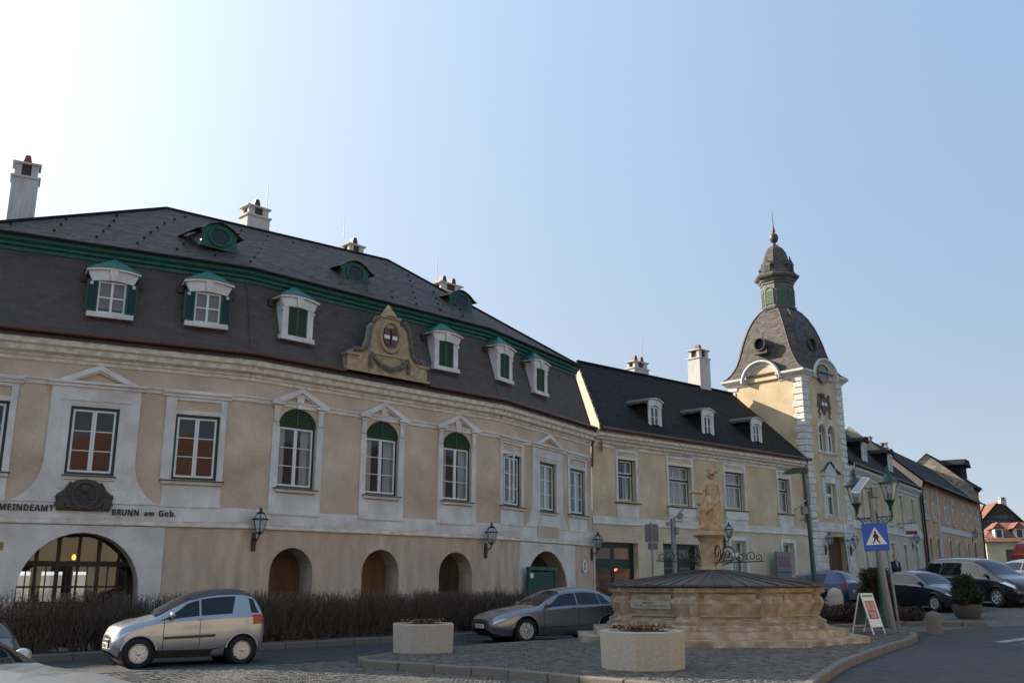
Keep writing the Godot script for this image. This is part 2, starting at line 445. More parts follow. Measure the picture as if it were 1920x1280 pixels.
# rows: list of [share of height, casements, panes high, panes wide], from the bottom up
func window(th: Node3D, xf: Transform3D, u0: float, u1: float, y0: float, y1: float, z: float, rows: Array, fmat: String, fw := 0.06, opt := {}) -> MeshInstance3D:
	var m := Mb.new()
	m.bx(u0, u0 + fw, y0, y1, z - 0.07, z); m.bx(u1 - fw, u1, y0, y1, z - 0.07, z)
	m.bx(u0 + fw, u1 - fw, y0, y0 + fw, z - 0.07, z); m.bx(u0 + fw, u1 - fw, y1 - fw, y1, z - 0.07, z)
	var H := y1 - y0 - 2 * fw
	var yy := y0 + fw
	var cas := Mb.new()
	var panes := []
	var tr: float = opt.get("transom", 0.07)
	for r in rows.size():
		var rw: Array = rows[r]
		var hh: float = H * rw[0]
		var yb := yy; var yt := yy + hh
		if r > 0:
			m.bx(u0 + fw, u1 - fw, yb, yb + tr, z - 0.06, z + 0.012)
			yb += tr
		var cw: float = (u1 - u0 - 2 * fw) / rw[1]
		var c: float = opt.get("sash", 0.05)
		for k in int(rw[1]):
			var a := u0 + fw + cw * k + 0.004; var b := a + cw - 0.008
			cas.bx(a, a + c, yb, yt, z - 0.055, z - 0.012); cas.bx(b - c, b, yb, yt, z - 0.055, z - 0.012)
			cas.bx(a + c, b - c, yb, yb + c, z - 0.055, z - 0.012); cas.bx(a + c, b - c, yt - c, yt, z - 0.055, z - 0.012)
			var nh: int = rw[2]; var nw: int = rw[3] if rw.size() > 3 else 1
			var g := 0.022
			for j in nh:
				var p0 := lerpf(yb + c, yt - c, float(j) / nh); var p1 := lerpf(yb + c, yt - c, float(j + 1) / nh)
				if j > 0: cas.bx(a + c, b - c, p0 - g * 0.5, p0 + g * 0.5, z - 0.05, z - 0.016)
				for i in nw:
					var q0 := lerpf(a + c, b - c, float(i) / nw); var q1 := lerpf(a + c, b - c, float(i + 1) / nw)
					if i > 0 and j == 0: cas.bx(q0 - g * 0.5, q0 + g * 0.5, yb + c, yt - c, z - 0.05, z - 0.016)
					panes.append([q0, q1, p0, p1])
		yy = yt
	var o := part(th, "window", m, mats[fmat], xf)
	part(o, "casement", cas, mats[opt.get("cas", "frame_white")], xf)
	for p: Array in panes:
		var pm := Mb.new()
		var w: float = rng.randf_range(-0.004, 0.004); var w2: float = rng.randf_range(-0.003, 0.003)   # old panes never lie quite in one plane
		pm.quad(Vector3(p[0], p[2], z - 0.034 + w), Vector3(p[1], p[2], z - 0.034 - w), Vector3(p[1], p[3], z - 0.034 - w + w2), Vector3(p[0], p[3], z - 0.034 + w + w2))
		part(o, "pane", pm, mats["glass"], xf)
	if opt.get("curtain", 0) > 0:
		var cm := Mb.new()
		var wd := u1 - u0
		var sides := [[u0, u0 + wd * 0.30], [u1 - wd * 0.30, u1]] if opt["curtain"] == 1 else [[u0, u1]]
		for s: Array in sides:
			var g := []
			for yv: float in [y0, y1 - 0.02]:
				var row := PackedVector3Array()
				var nn := int((s[1] - s[0]) / 0.02)
				for k in nn + 1:
					var x := lerpf(s[0], s[1], float(k) / nn)
					row.append(Vector3(x, yv, z - 0.17 + 0.025 * sin(x * 55.0 + sin(x * 13.0) * 2.0)))
				g.append(row)
			cm.grid(g)
		part(o, "curtain", cm, mats["curtain"], xf)
	var rm := Mb.new()   # the room behind
	var dp: float = opt.get("room", 2.4); var mg: float = opt.get("margin", 0.35)
	var ra := u0 - mg; var rb := u1 + mg; var rc := y0 - mg; var rd := y1 + mg
	var z0 := z - 0.24 if dp > 1 else z - 0.08
	var z1 := z - dp
	rm.quad(Vector3(ra, rc, z1), Vector3(rb, rc, z1), Vector3(rb, rd, z1), Vector3(ra, rd, z1))
	for s: float in [ra, rb]: rm.quad(Vector3(s, rc, z1), Vector3(s, rc, z0), Vector3(s, rd, z0), Vector3(s, rd, z1))
	for s: float in [rc, rd]: rm.quad(Vector3(ra, s, z1), Vector3(rb, s, z1), Vector3(rb, s, z0), Vector3(ra, s, z0))
	for q: Array in [[ra, rb, rc, y0], [ra, rb, y1, rd], [ra, u0, y0, y1], [u1, rb, y0, y1]]: rm.quad(Vector3(q[0], q[2], z0), Vector3(q[1], q[2], z0), Vector3(q[1], q[3], z0), Vector3(q[0], q[3], z0))
	part(o, "room_lining", rm, mats["room"], xf)
	return o

func slats(m: Mb, x0: float, x1: float, y0: float, y1: float, z: float, pitch := 0.055, f := Transform3D()) -> void:   # louvre blades in a frame
	var w := 0.05
	m.hexa(f, x0, x0 + w, y0, y1, z - 0.02, z + 0.02); m.hexa(f, x1 - w, x1, y0, y1, z - 0.02, z + 0.02)
	m.hexa(f, x0 + w, x1 - w, y0, y0 + w, z - 0.02, z + 0.02); m.hexa(f, x0 + w, x1 - w, y1 - w, y1, z - 0.02, z + 0.02)
	var k := y0 + w
	while k < y1 - w - 0.02:
		var a := [Vector3(x0 + w, k, z + 0.018), Vector3(x1 - w, k, z + 0.018), Vector3(x1 - w, k + pitch * 1.1, z - 0.016), Vector3(x0 + w, k + pitch * 1.1, z - 0.016)]
		m.quad(f * a[0], f * a[1], f * a[2], f * a[3])
		m.quad(f * a[0], f * (a[0] - Vector3(0, 0.012, 0)), f * (a[1] - Vector3(0, 0.012, 0)), f * a[1])
		k += pitch

func arc(cx: float, cy: float, rx: float, ry: float, a0: float, a1: float, nn: int) -> PackedVector2Array:
	var p := PackedVector2Array()
	for k in nn + 1:
		var a := lerpf(a0, a1, float(k) / nn)
		p.append(Vector2(cx + rx * cos(a), cy + ry * sin(a)))
	return p

# ------------------------------------------------------------ town hall
const KLM := 0.1512
const KMR := 0.1254

func A(seg: String, u: float, y: float, z: float) -> Vector3:
	return (PL[seg] as Transform3D) * Vector3(u, y, z)

func eaves(o: float, y: float) -> Array:   # the town hall's outline at offset o
	return [A("L", -7.94 - o, y, o), A("L", o * KLM, y, o), A("M", 10.093 + o * KMR, y, o), A("R", 7.62, y, o)]

func surround(th: Node3D, xf: Transform3D, a: float, b: float, yb: float, y0: float, w0: float, w1: float) -> void:   # white frame round a plain window with a panel and a cap above
	var m := Mb.new()
	m.bx(a, w0, y0 - 0.02, 6.53, 0.0, 0.045); m.bx(w1, b, y0 - 0.02, 6.53, 0.0, 0.045)
	m.bx(w0, w1, 6.07, 6.19, 0.0, 0.045); m.bx(w0, w1, 6.46, 6.53, 0.0, 0.045)
	m.bx(a + 0.08, b - 0.02, yb, y0 - 0.16, 0.0, 0.035)
	m.bx(a + 0.05, b, yb - 0.05, yb + 0.06, 0.0, 0.05)
	part(th, "window_surround", m, mats["white"], xf)
	var c := Mb.new()
	c.sweep([[0.0, 6.53], [0.07, 6.55], [0.07, 6.61], [0.13, 6.65], [0.13, 6.71], [0.0, 6.735]], a - 0.10, b + 0.10)
	part(th, "window_cap", c, mats["white"], xf)
	sill(th, xf, a - 0.02, b + 0.04, y0)

func sill(th: Node3D, xf: Transform3D, a: float, b: float, y0: float) -> void:
	var s := Mb.new()
	s.sweep([[0.0, y0 - 0.15], [0.10, y0 - 0.13], [0.10, y0 - 0.05], [0.0, y0 - 0.05]], a + 0.05, b - 0.05)
	part(th, "sill", s, mats["white"], xf)
	var d := Mb.new()
	d.bx(a, b, y0 - 0.05, y0 - 0.025, -0.1, 0.15)
	part(th, "sill_flashing", d, mats["copper_sheet"], xf)

func flare(th: Node3D, xf: Transform3D, c: float, hw: float, bot: float, w0: float, w1: float, y0: float, yb: float) -> void:   # white bay that widens to the foot, pediment on top
	var m := Mb.new()
	for s: float in [-1.0, 1.0]:
		var p := PackedVector2Array()
		var inner := (w0 if s < 0 else w1)
		p.append(Vector2(inner, 6.58)); p.append(Vector2(c + s * hw, 6.58)); p.append(Vector2(c + s * hw, 4.75))
		for k in 13:
			var a := PI + (PI / 2) * k / 12.0
			var rx := bot - hw; var ry := 1.15
			p.append(Vector2(c + s * (bot + rx * cos(a)), yb + ry + ry * sin(a)))
		p.append(Vector2(inner, yb))
		m.prism(p, 0.0, 0.045)
	m.bx(w0, w1, 6.07, 6.58, 0.0, 0.045); m.bx(w0, w1, yb, y0 - 0.02, 0.0, 0.045)
	m.bx(c - hw * 0.72, w0, y0 - 0.35, 6.40, 0.045, 0.06); m.bx(w1, c + hw * 0.72, y0 - 0.35, 6.40, 0.045, 0.06)
	m.bx(w0, w1, 6.12, 6.40, 0.045, 0.06); m.bx(w0, w1, y0 - 0.35, y0 - 0.15, 0.045, 0.06)
	m.bx(c - hw * 0.78, c + hw * 0.78, 6.22, 6.26, 0.06, 0.085)
	part(th, "bay_surround", m, mats["white"], xf)
	var q := Mb.new()
	var L := c - hw - 0.12; var Rr := c + hw + 0.12
	q.sweep([[0.0, 6.56], [0.10, 6.58], [0.10, 6.64], [0.16, 6.67], [0.16, 6.73], [0.0, 6.74]], L, Rr)
	var sl := 0.47 / (hw * 0.86)
	for s: float in [-1.0, 1.0]:
		var x0 := c + s * hw * 0.86
		q.prism(PackedVector2Array([Vector2(x0, 6.70), Vector2(x0 - s * 0.22, 6.70), Vector2(c, 7.05), Vector2(c, 7.19), Vector2(x0 + s * 0.03, 6.74)]), 0.0, 0.17)
		q.prism(PackedVector2Array([Vector2(x0 - s * 0.22, 6.74), Vector2(x0 - s * 0.36, 6.74), Vector2(c, 6.99), Vector2(c, 7.05)]), 0.0, 0.10)
	part(th, "pediment", q, mats["white"], xf)
	sill(th, xf, w0 - 0.06, w1 + 0.06, y0)

func arched(th: Node3D, xf: Transform3D, w0: float, w1: float) -> void:   # window with louvred arch, jambs, keystone and open pediment
	var c := (w0 + w1) * 0.5
	var a := w0 - 0.22; var b := w1 + 0.22
	var m := Mb.new()
	for s: Array in [[a, w0 - 0.005], [w1 + 0.005, b]]:
		m.bx(s[0], s[1], 3.50, 6.09, 0.0, 0.045)
		m.bx(s[0] + 0.02, s[1] - 0.02, 6.12, 6.60, 0.0, 0.055)
		m.bx(s[0] - 0.015, s[1] + 0.015, 6.52, 6.60, 0.055, 0.085)
	m.bx(w0 - 0.005, w1 + 0.005, 3.50, 4.06, 0.0, 0.035)
	m.bx(a - 0.01, b + 0.01, 3.46, 3.58, 0.0, 0.06)
	part(th, "window_surround", m, mats["white"], xf)
	var q := Mb.new()
	for s: float in [-1.0, 1.0]:
		var x0 := c + s * 0.98
		q.prism(PackedVector2Array([Vector2(x0, 6.62), Vector2(x0, 6.73), Vector2(c, 7.18), Vector2(c, 7.05), Vector2(x0 - s * 0.28, 6.68), Vector2(x0 - s * 0.42, 6.68), Vector2(x0 - s * 0.42, 6.62)]), 0.0, 0.15)
		q.prism(PackedVector2Array([Vector2(x0 - s * 0.28, 6.70), Vector2(c, 7.05), Vector2(c, 6.98), Vector2(x0 - s * 0.36, 6.70)]), 0.0, 0.09)
	part(th, "pediment", q, mats["white"], xf)
	var k := Mb.new()
	k.prism(PackedVector2Array([Vector2(c - 0.09, 6.57), Vector2(c + 0.09, 6.57), Vector2(c + 0.14, 7.02), Vector2(c - 0.14, 7.02)]), 0.0, 0.08)
	part(th, "keystone", k, mats["white"], xf)
	var o := window(th, xf, w0, w1, 4.24, 6.06, -0.09, [[1.0, 2, 3]], "frame_green", 0.055, {"curtain": 1})
	# louvred lunette above
	var lm := Mb.new()
	var R := (w1 - w0) * 0.5; var ry := 0.52
	for s: float in [-1.0, 1.0]:
		var yy := 6.075
		while yy < 6.55:
			var half := R * sqrt(maxf(0.0, 1.0 - pow((yy + 0.05 - 6.06) / ry, 2)))
			if half > 0.06:
				var xa := c + s * 0.03; var xb := c + s * half
				lm.bx(minf(xa, xb), maxf(xa, xb), yy, yy + 0.022, -0.06, -0.035)
				lm.quad(Vector3(minf(xa, xb), yy + 0.02, -0.04), Vector3(maxf(xa, xb), yy + 0.02, -0.04), Vector3(maxf(xa, xb), yy + 0.075, -0.085), Vector3(minf(xa, xb), yy + 0.075, -0.085))
			yy += 0.07
	lm.bx(c - 0.03, c + 0.03, 6.06, 6.06 + ry - 0.03, -0.09, -0.025)
	var rim := []
	for pt in arc(c, 6.06, R - 0.02, ry - 0.02, 0, PI, 20): rim.append(Vector3(pt.x, pt.y, -0.05))
	lm.tube(rim, 0.03, 5)
	var bk := arc(c, 6.06, R, ry, 0, PI, 20)
	lm.prism(bk, -0.13, -0.10)
	part(o, "louvred_lunette", lm, mats["shutter"], xf)
	sill(th, xf, w0 - 0.12, w1 + 0.10, 4.24)

func dormer(th: Node3D, xf: Transform3D, c: float, y0: float, z: float, open: bool) -> void:
	var f := xf * Transform3D(Basis(), Vector3(c, y0, z))
	var m := Mb.new()
	var w := 0.34; var W := 0.54 if not open else 0.36
	# white front frame
	if not open:
		m.bx(-W, -w, 0.08, 1.0, -0.05, 0.04); m.bx(w, W, 0.08, 1.0, -0.05, 0.04)
	m.bx(-0.60, 0.60, -0.06, 0.08, -0.1, 0.09)
	var hd := PackedVector2Array()
	for k in 11:
		var a := lerpf(-1.0, 1.0, k / 10.0)
		hd.append(Vector2(0.64 * a, 1.20 + 0.09 * (1.0 - a * a)))
	for k in 11:
		var a := lerpf(1.0, -1.0, k / 10.0)
		hd.append(Vector2(0.53 * a, 0.93 + 0.07 * (1.0 - a * a)))
	m.prism(hd, -0.05, 0.07)
	var cap := PackedVector2Array()
	for k in 11:
		var a := lerpf(-1.0, 1.0, k / 10.0)
		cap.append(Vector2(0.71 * a, 1.255 + 0.09 * (1.0 - a * a)))
	for k in 11:
		var a := lerpf(1.0, -1.0, k / 10.0)
		cap.append(Vector2(0.69 * a, 1.20 + 0.09 * (1.0 - a * a)))
	m.prism(cap, -0.6, 0.14)
	m.bx(-0.58, -0.50, 0.84, 0.92, -0.04, 0.06); m.bx(0.50, 0.58, 0.84, 0.92, -0.04, 0.06)
	m.prism(PackedVector2Array([Vector2(-0.08, 0.99), Vector2(0.08, 0.99), Vector2(0.11, 1.30), Vector2(-0.11, 1.30)]), 0.09, 0.12)
	# cheeks that run back to the sloping roof
	for s: float in [-1.0, 1.0]:
		var x := s * (W - 0.02)
		m.quad(Vector3(x, 0.0, -0.02), Vector3(x, 0.0, -0.30), Vector3(x, 1.2, -0.75), Vector3(x, 1.2, -0.02))
	var o := part(th, "dormer", m, mats["white"], f)
	var r := Mb.new()
	var top := Vector3(0, 1.74, -0.28)
	var prev := Vector3.ZERO
	for k in 13:
		var a := lerpf(-1.0, 1.0, k / 12.0)
		var p := Vector3(0.74 * a, 1.26 + 0.09 * (1.0 - a * a), 0.16)
		if k > 0: r.tri(prev, p, top)
		else: r.tri(Vector3(p.x, p.y, -0.85), p, top)
		prev = p
	r.tri(prev, Vector3(prev.x, prev.y, -0.85), top)
	r.tri(Vector3(-0.74, 1.26, -0.85), top, Vector3(0, 1.74, -1.0)); r.tri(top, Vector3(0.74, 1.26, -0.85), Vector3(0, 1.74, -1.0))
	part(o, "dormer_roof", r, mats["green_copper"], f)
	var ap := Mb.new()
	ap.quad(Vector3(-0.66, -0.17, 0.02), Vector3(0.66, -0.17, 0.02), Vector3(0.66, -0.06, -0.02), Vector3(-0.66, -0.06, -0.02))
	for s: float in [-1.0, 1.0]: ap.bx(minf(s * 0.66, s * 0.82), maxf(s * 0.66, s * 0.82), 0.98, 1.2, -0.42, -0.3)
	part(o, "lead_apron", ap, mats["copper_sheet"], f)
	if open:
		for s: float in [-1.0, 1.0]:
			var sm := Mb.new()
			slats(sm, minf(s * 0.36, s * 0.66), maxf(s * 0.36, s * 0.66), 0.1, 0.98, 0.03, 0.05)
			part(o, "shutter", sm, mats["shutter_blue"], f)
		var g := Mb.new()
		for x: float in [-0.34, 0.0, 0.34]: g.bx(x - 0.03, x + 0.03, 0.08, 0.98, -0.06, -0.01)
		for y: float in [0.11, 0.52, 0.95]: g.bx(-0.34, 0.34, y - 0.02, y + 0.02, -0.055, -0.015)
		part(o, "casement", g, mats["frame_white"], f)
		for x: float in [-0.31, 0.03]:
			for y: float in [0.13, 0.54]:
				var pn := Mb.new()
				pn.quad(Vector3(x, y, -0.04), Vector3(x + 0.28, y, -0.04), Vector3(x + 0.28, y + 0.39, -0.042), Vector3(x, y + 0.39, -0.042))
				part(o, "pane", pn, mats["glass"], f)
	else:
		for s: float in [-1.0, 1.0]:
			var sm := Mb.new()
			slats(sm, minf(0.0, s * 0.33), maxf(0.0, s * 0.33), 0.09, 0.99, -0.01, 0.055)
			part(o, "shutter", sm, mats["shutter"], f)
	var rm := Mb.new()
	rm.bx(-W + 0.03, W - 0.03, 0.0, 1.1, -0.75, -0.12)
	part(o, "attic_lining", rm, mats["room"], f)

func oval_dormer(th: Node3D, xf: Transform3D, c: float, y0: float, z: float, glow: bool) -> void:
	var f := xf * Transform3D(Basis(), Vector3(c, y0, z))
	var p := PackedVector2Array([Vector2(-0.62, 0), Vector2(0.62, 0), Vector2(0.58, 0.2), Vector2(0.56, 0.42), Vector2(0.64, 0.50)])
	for k in 9:
		var a := lerpf(0.15 * PI, 0.85 * PI, k / 8.0)
		p.append(Vector2(0.55 * cos(a), 0.42 + 0.36 * sin(a)))
	p.append(Vector2(-0.64, 0.50)); p.append(Vector2(-0.56, 0.42)); p.append(Vector2(-0.58, 0.2))
	var m := Mb.new()
	m.prism(p, -0.06, 0.0)
	var ring := []
	for k in 25: ring.append(Vector3(0.36 * cos(TAU * k / 24), 0.38 + 0.28 * sin(TAU * k / 24), 0.01))
	m.tube(ring, 0.05, 6)
	var o := part(th, "oval_dormer", m, mats["green_trim"], f)
	var g := Mb.new()
	g.prism(arc(0, 0.38, 0.35, 0.27, 0, TAU * 23 / 24, 23), 0.0, 0.012)
	part(o, "oval_pane", g, mats["car_glass"], f)
	var h := Mb.new()
	var gr := []
	for zz: float in [0.10, -1.3]:
		var row := PackedVector3Array()
		for q: Vector2 in [Vector2(-0.80, 0.46), Vector2(-0.62, 0.53), Vector2(-0.4, 0.70), Vector2(-0.15, 0.80), Vector2(0.0, 0.83), Vector2(0.15, 0.80), Vector2(0.4, 0.70), Vector2(0.62, 0.53), Vector2(0.80, 0.46)]: row.append(Vector3(q.x, q.y + (0.0 if zz > 0 else 0.06), zz))
		gr.append(row)
	h.grid(gr)
	for q in gr.size(): pass
	part(o, "dormer_hood", h, mats["roof"], f)
	var ck := Mb.new()
	for s: float in [-0.58, 0.58]: ck.quad(Vector3(s, 0, 0), Vector3(s, 0, -0.1), Vector3(s, 0.5, -0.9), Vector3(s, 0.5, 0))
	part(o, "cheek", ck, mats["copper_sheet"], f)

func chimney(th: Node3D, at: Vector3, yaw: float, w: float, d: float, h: float, pots: int, tall := true) -> void:
	var f := Transform3D(Basis(Vector3.UP, yaw), at)
	var m := Mb.new()
	m.bx(-w / 2, w / 2, -2.5, h, -d / 2, d / 2)
	m.bx(-w / 2 - 0.05, w / 2 + 0.05, h, h + 0.07, -d / 2 - 0.05, d / 2 + 0.05)
	var o := part(th, "chimney", m, mats["chimney"], f)
	var c := Mb.new()
	var hh := 0.42 if tall else 0.3
	# open cap: four corner piers, slab on top
	for sx: float in [-1.0, 1.0]:
		for sz: float in [-1.0, 1.0]: c.bx(minf(sx * w * 0.18, sx * w * 0.44), maxf(sx * w * 0.18, sx * w * 0.44), h + 0.07, h + 0.07 + hh, minf(sz * d * 0.22, sz * d * 0.44), maxf(sz * d * 0.22, sz * d * 0.44))
	c.bx(-w / 2 - 0.03, w / 2 + 0.03, h + 0.07 + hh, h + 0.13 + hh, -d / 2 - 0.03, d / 2 + 0.03)
	part(o, "chimney_cap", c, mats["chimney"], f)
	var g := Mb.new()
	g.bx(-w * 0.36, w * 0.36, h + 0.07, h + 0.07 + hh, -d * 0.34, d * 0.34)
	part(o, "flue", g, mats["grey_stone"], f)
	for k in pots:
		var p := Mb.new()
		var x := (k - (pots - 1) * 0.5) * w * 0.42
		var b := h + 0.13 + hh
		p.prism(PackedVector2Array([Vector2(x - 0.15, b), Vector2(x + 0.15, b), Vector2(x + 0.07, b + 0.32), Vector2(x - 0.07, b + 0.32)]), -0.14, 0.14)
		part(o, "cowl", p, mats["terracotta"] if tall else mats["copper_sheet"], f)

func town_hall() -> void:
	var th := thing("town_hall", "long beige two-storey town hall with white window frames and brown mansard roof", "town hall", Vector3(-7.547, 0, -27))
	var L: Transform3D = PL["L"]; var M: Transform3D = PL["M"]; var R: Transform3D = PL["R"]
	var wl := {"L": [[-5.36, -2.50, -0.3, 2.82, 1.45]], "M": [[1.03, 2.46, -0.3, 2.54, 0.70], [4.24, 5.67, -0.3, 2.56, 0.70], [7.36, 8.84, -0.3, 2.55, 0.72]], "R": [[1.82, 5.20, -0.3, 2.72, 1.6]]}
	var wu := {"L": [[-7.2, -6.0, 4.29, 6.07], [-4.57, -3.37, 4.29, 6.07], [-1.93, -0.73, 4.29, 6.07]], "M": [[1.06, 2.36, 4.24, 6.58, 0.52], [4.22, 5.52, 4.24, 6.58, 0.52], [7.43, 8.73, 4.24, 6.58, 0.52]], "R": [[0.25, 1.57, 4.24, 6.07], [2.95, 4.33, 4.20, 6.06], [5.55, 6.93, 4.20, 6.05]]}
	var ends := {"L": [-7.94, 0.0, -1.0, KLM], "M": [0.0, 10.093, -KLM, KMR], "R": [0.0, 7.62, -KMR, 0.0]}
	for s: String in ["L", "M", "R"]:
		var xf: Transform3D = PL[s]
		var e: Array = ends[s]
		var lo := Mb.new()
		wall(lo, e[0], e[1], -0.3, 3.06, wl[s], 0.64 if s != "L" else 0.9)
		part(th, "lower_wall", lo, mats["beige_low"], xf)
		var up := Mb.new()
		wall(up, e[0], e[1], 3.06, 8.03, wu[s], 0.24)
		part(th, "upper_wall", up, mats["beige"], xf)
		var c := Mb.new()
		c.sweep([[0.0, 7.18], [0.04, 7.19], [0.04, 7.28], [0.08, 7.30], [0.08, 7.36], [0.20, 7.42], [0.22, 7.42], [0.22, 7.55], [0.30, 7.59], [0.32, 7.59], [0.34, 7.73], [0.0, 7.74]], e[0], e[1], e[2], e[3])
		part(th, "cornice", c, mats["cornice"], xf)
		var sc := Mb.new()
		sc.sweep([[0.0, 3.00], [0.075, 3.03], [0.075, 3.07], [0.045, 3.09], [0.045, 3.15], [0.0, 3.16]], e[0], e[1], e[2], e[3])
		part(th, "string_course", sc, mats["cornice"], xf)
		var wb := Mb.new()
		wb.sweep([[0.0, 3.16], [0.03, 3.16], [0.03, 3.40], [0.022, 3.41], [0.022, 3.56], [0.0, 3.565]], e[0], e[1], e[2], e[3])
		part(th, "white_band", wb, mats["white"], xf)
		var hb := Mb.new()
		hb.sweep([[0.0, 6.58], [0.04, 6.585], [0.04, 6.69], [0.08, 6.70], [0.08, 6.74], [0.0, 6.75]], e[0], e[1], e[2], e[3])
		part(th, "head_band", hb, mats["white"], xf)
		var sh := Mb.new()
		sh.sweep([[0.37, 7.735], [0.37, 7.75], [0.02, 8.03], [0.0, 8.03]], e[0], e[1], e[2], e[3])
		# standing seams of the sheet over the cornice
		var seam: float = e[0] + 0.4
		while seam < e[1]:
			sh.quad(Vector3(seam, 7.755, 0.37), Vector3(seam + 0.02, 7.78, 0.35), Vector3(seam + 0.02, 8.05, 0.03), Vector3(seam, 8.03, 0.03))
			seam += 0.75
		part(th, "cornice_sheet", sh, mats["copper_sheet"], xf)
		var gb := Mb.new()
		gb.sweep([[-0.80, 10.28], [-0.66, 10.30], [-0.66, 10.40], [-0.58, 10.43], [-0.58, 10.50], [-0.48, 10.56], [-0.48, 10.66], [-0.46, 10.68], [-0.80, 10.68]], e[0], e[1], e[2], e[3])
		part(th, "eave_band", gb, mats["green_trim"], xf)
	# roofs
	var e0 := eaves(0.02, 8.02); var e1 := eaves(-0.72, 10.36)
	var md := Mb.new()
	for k in 3: md.quad(e0[k], e0[k + 1], e1[k + 1], e1[k])
	var bl0 := A("L", -7.96, 8.02, -10.0); var bl1 := A("L", -7.24, 10.36, -10.0)
	md.quad(bl0, e0[0], e1[0], bl1)
	md.quad(e0[3], A("R", 7.62, 8.02, -9.5), A("R", 7.62, 10.36, -9.5), e1[3])
	part(th, "mansard", md, mats["mansard"], Transform3D())
	for k in [1, 2, 3]:
		var hips := Mb.new()
		hips.tube([e0[k], e1[k]], 0.035, 6)
		part(th, "hip_flashing", hips, mats["mansard"], Transform3D())
	var er := eaves(-0.40, 10.69)
	er[3] = A("R", 7.72, 10.69, -0.40)
	var K0 := A("L", -2.06, 13.80, -4.9); var K1 := A("M", 8.45, 14.0, -4.7)
	var BL := A("L", -7.54, 10.69, -10.0); var BR := A("R", 7.72, 10.69, -9.5)
	var ur := Mb.new()
	ur.tri(er[0], er[1], K0); ur.quad(er[1], er[2], K1, K0); ur.tri(er[2], er[3], K1)
	ur.tri(BL, er[0], K0); ur.quad(K0, K1, BR, BL); ur.tri(er[3], BR, K1)
	part(th, "upper_roof", ur, mats["roof"], Transform3D())
	var rg := Mb.new()
	for q: Array in [[er[0], K0], [K0, K1], [K1, er[3]]]: rg.tube([q[0] + Vector3(0, 0.02, 0), q[1] + Vector3(0, 0.02, 0)], 0.06, 6)
	for q: Array in [[er[0], er[1]], [er[1], er[2]], [er[2], er[3]]]: rg.tube([q[0], q[1]], 0.045, 6)
	part(th, "ridge_capping", rg, mats["roof_dark"], Transform3D())
	# snow hooks in staggered rows on the street side
	var sn := Mb.new()
	var nrm: Vector3 = (er[2] - er[1]).cross(K0 - er[1]).normalized()
	for row in 7:
		var t := 0.12 + row * 0.125
		var a: Vector3 = er[1].lerp(K0, t); var b: Vector3 = er[2].lerp(K1, t)
		var cnt := int(a.distance_to(b) / 1.0)
		for k in cnt:
			var p := a.lerp(b, (k + 0.3 + 0.5 * (row % 2)) / cnt) + nrm * 0.03
			sn.hexa(Transform3D(M.basis, p), -0.035, 0.035, -0.02, 0.03, -0.02, 0.03)
		a = er[0].lerp(K0, t); b = er[1].lerp(K0, t)
		cnt = int(a.distance_to(b) / 1.0)
		for k in cnt:
			var p := a.lerp(b, (k + 0.3 + 0.5 * (row % 2)) / cnt) + nrm * 0.04
			sn.hexa(Transform3D(L.basis, p), -0.035, 0.035, -0.02, 0.03, -0.02, 0.03)
	var so := part(th, "snow_hooks", sn, mats["roof_dark"], Transform3D())
	so.set_meta("kind", "stuff")
	# gutter, in two runs either side of the crest
	var g1 := Mb.new()
	g1.tube([A("L", -8.2, 7.95, 0.24), A("L", 0.24 * KLM, 7.95, 0.24), A("M", 3.15, 7.95, 0.24)], 0.075, 10)
	part(th, "gutter", g1, mats["gutter"], Transform3D())
	var g2 := Mb.new()
	g2.tube([A("M", 6.55, 7.95, 0.24), A("M", 10.093 + 0.24 * KMR, 7.95, 0.24), A("R", 7.75, 7.95, 0.24)], 0.075, 10)
	part(th, "gutter", g2, mats["gutter"], Transform3D())
	for q: Array in [["L", -7.94, -10.0], ["R", 7.62, -9.5]]:
		var body := Mb.new()
		body.quad(A(q[0], q[1], -0.3, q[2]), A(q[0], q[1], -0.3, 0), A(q[0], q[1], 8.05, 0), A(q[0], q[1], 8.05, q[2]))
		part(th, "side_wall", body, mats["beige_low"], Transform3D())
	# windows
	for w: Array in [[L, -7.2, -6.0], [L, -1.93, -0.73]]:
		surround(th, w[0], w[1] - 0.28, w[2] + 0.16, 3.60, 4.29, w[1], w[2])
		window(th, w[0], w[1], w[2], 4.29, 6.07, -0.05, [[1.0, 2, 3]], "frame_green", 0.07)
	flare(th, L, -3.97, 1.10, 1.97, -4.57, -3.37, 4.29, 3.57)
	window(th, L, -4.57, -3.37, 4.29, 6.07, -0.03, [[1.0, 2, 3]], "frame_green", 0.07)
	for w: Array in [[1.06, 2.36], [4.22, 5.52], [7.43, 8.73]]: arched(th, M, w[0], w[1])
	for w: Array in [[0.25, 1.57, 0], [5.55, 6.93, 1]]:
		surround(th, R, w[0] - 0.20, w[1] + 0.18, 3.60, 4.24, w[0], w[1])
		window(th, R, w[0], w[1], 4.22, 6.07, -0.07, [[1.0, 2, 3]], "frame_green", 0.08, {"curtain": w[2]})
	flare(th, R, 3.64, 1.22, 1.85, 2.95, 4.33, 4.20, 3.57)
	window(th, R, 2.95, 4.33, 4.20, 6.06, -0.07, [[1.0, 2, 3]], "frame_green", 0.08, {"curtain": 2})
	var pn := Mb.new()
	pn.bx(2.78, 4.52, 3.24, 3.64, 0.03, 0.052)
	part(th, "wall_panel", pn, mats["beige"], R)
	# an opened casement in the first window of the far wing
	var oc := Mb.new()
	var of := R * Transform3D(Basis(Vector3.UP, -1.9), Vector3(0.33, 4.32, 0.0))
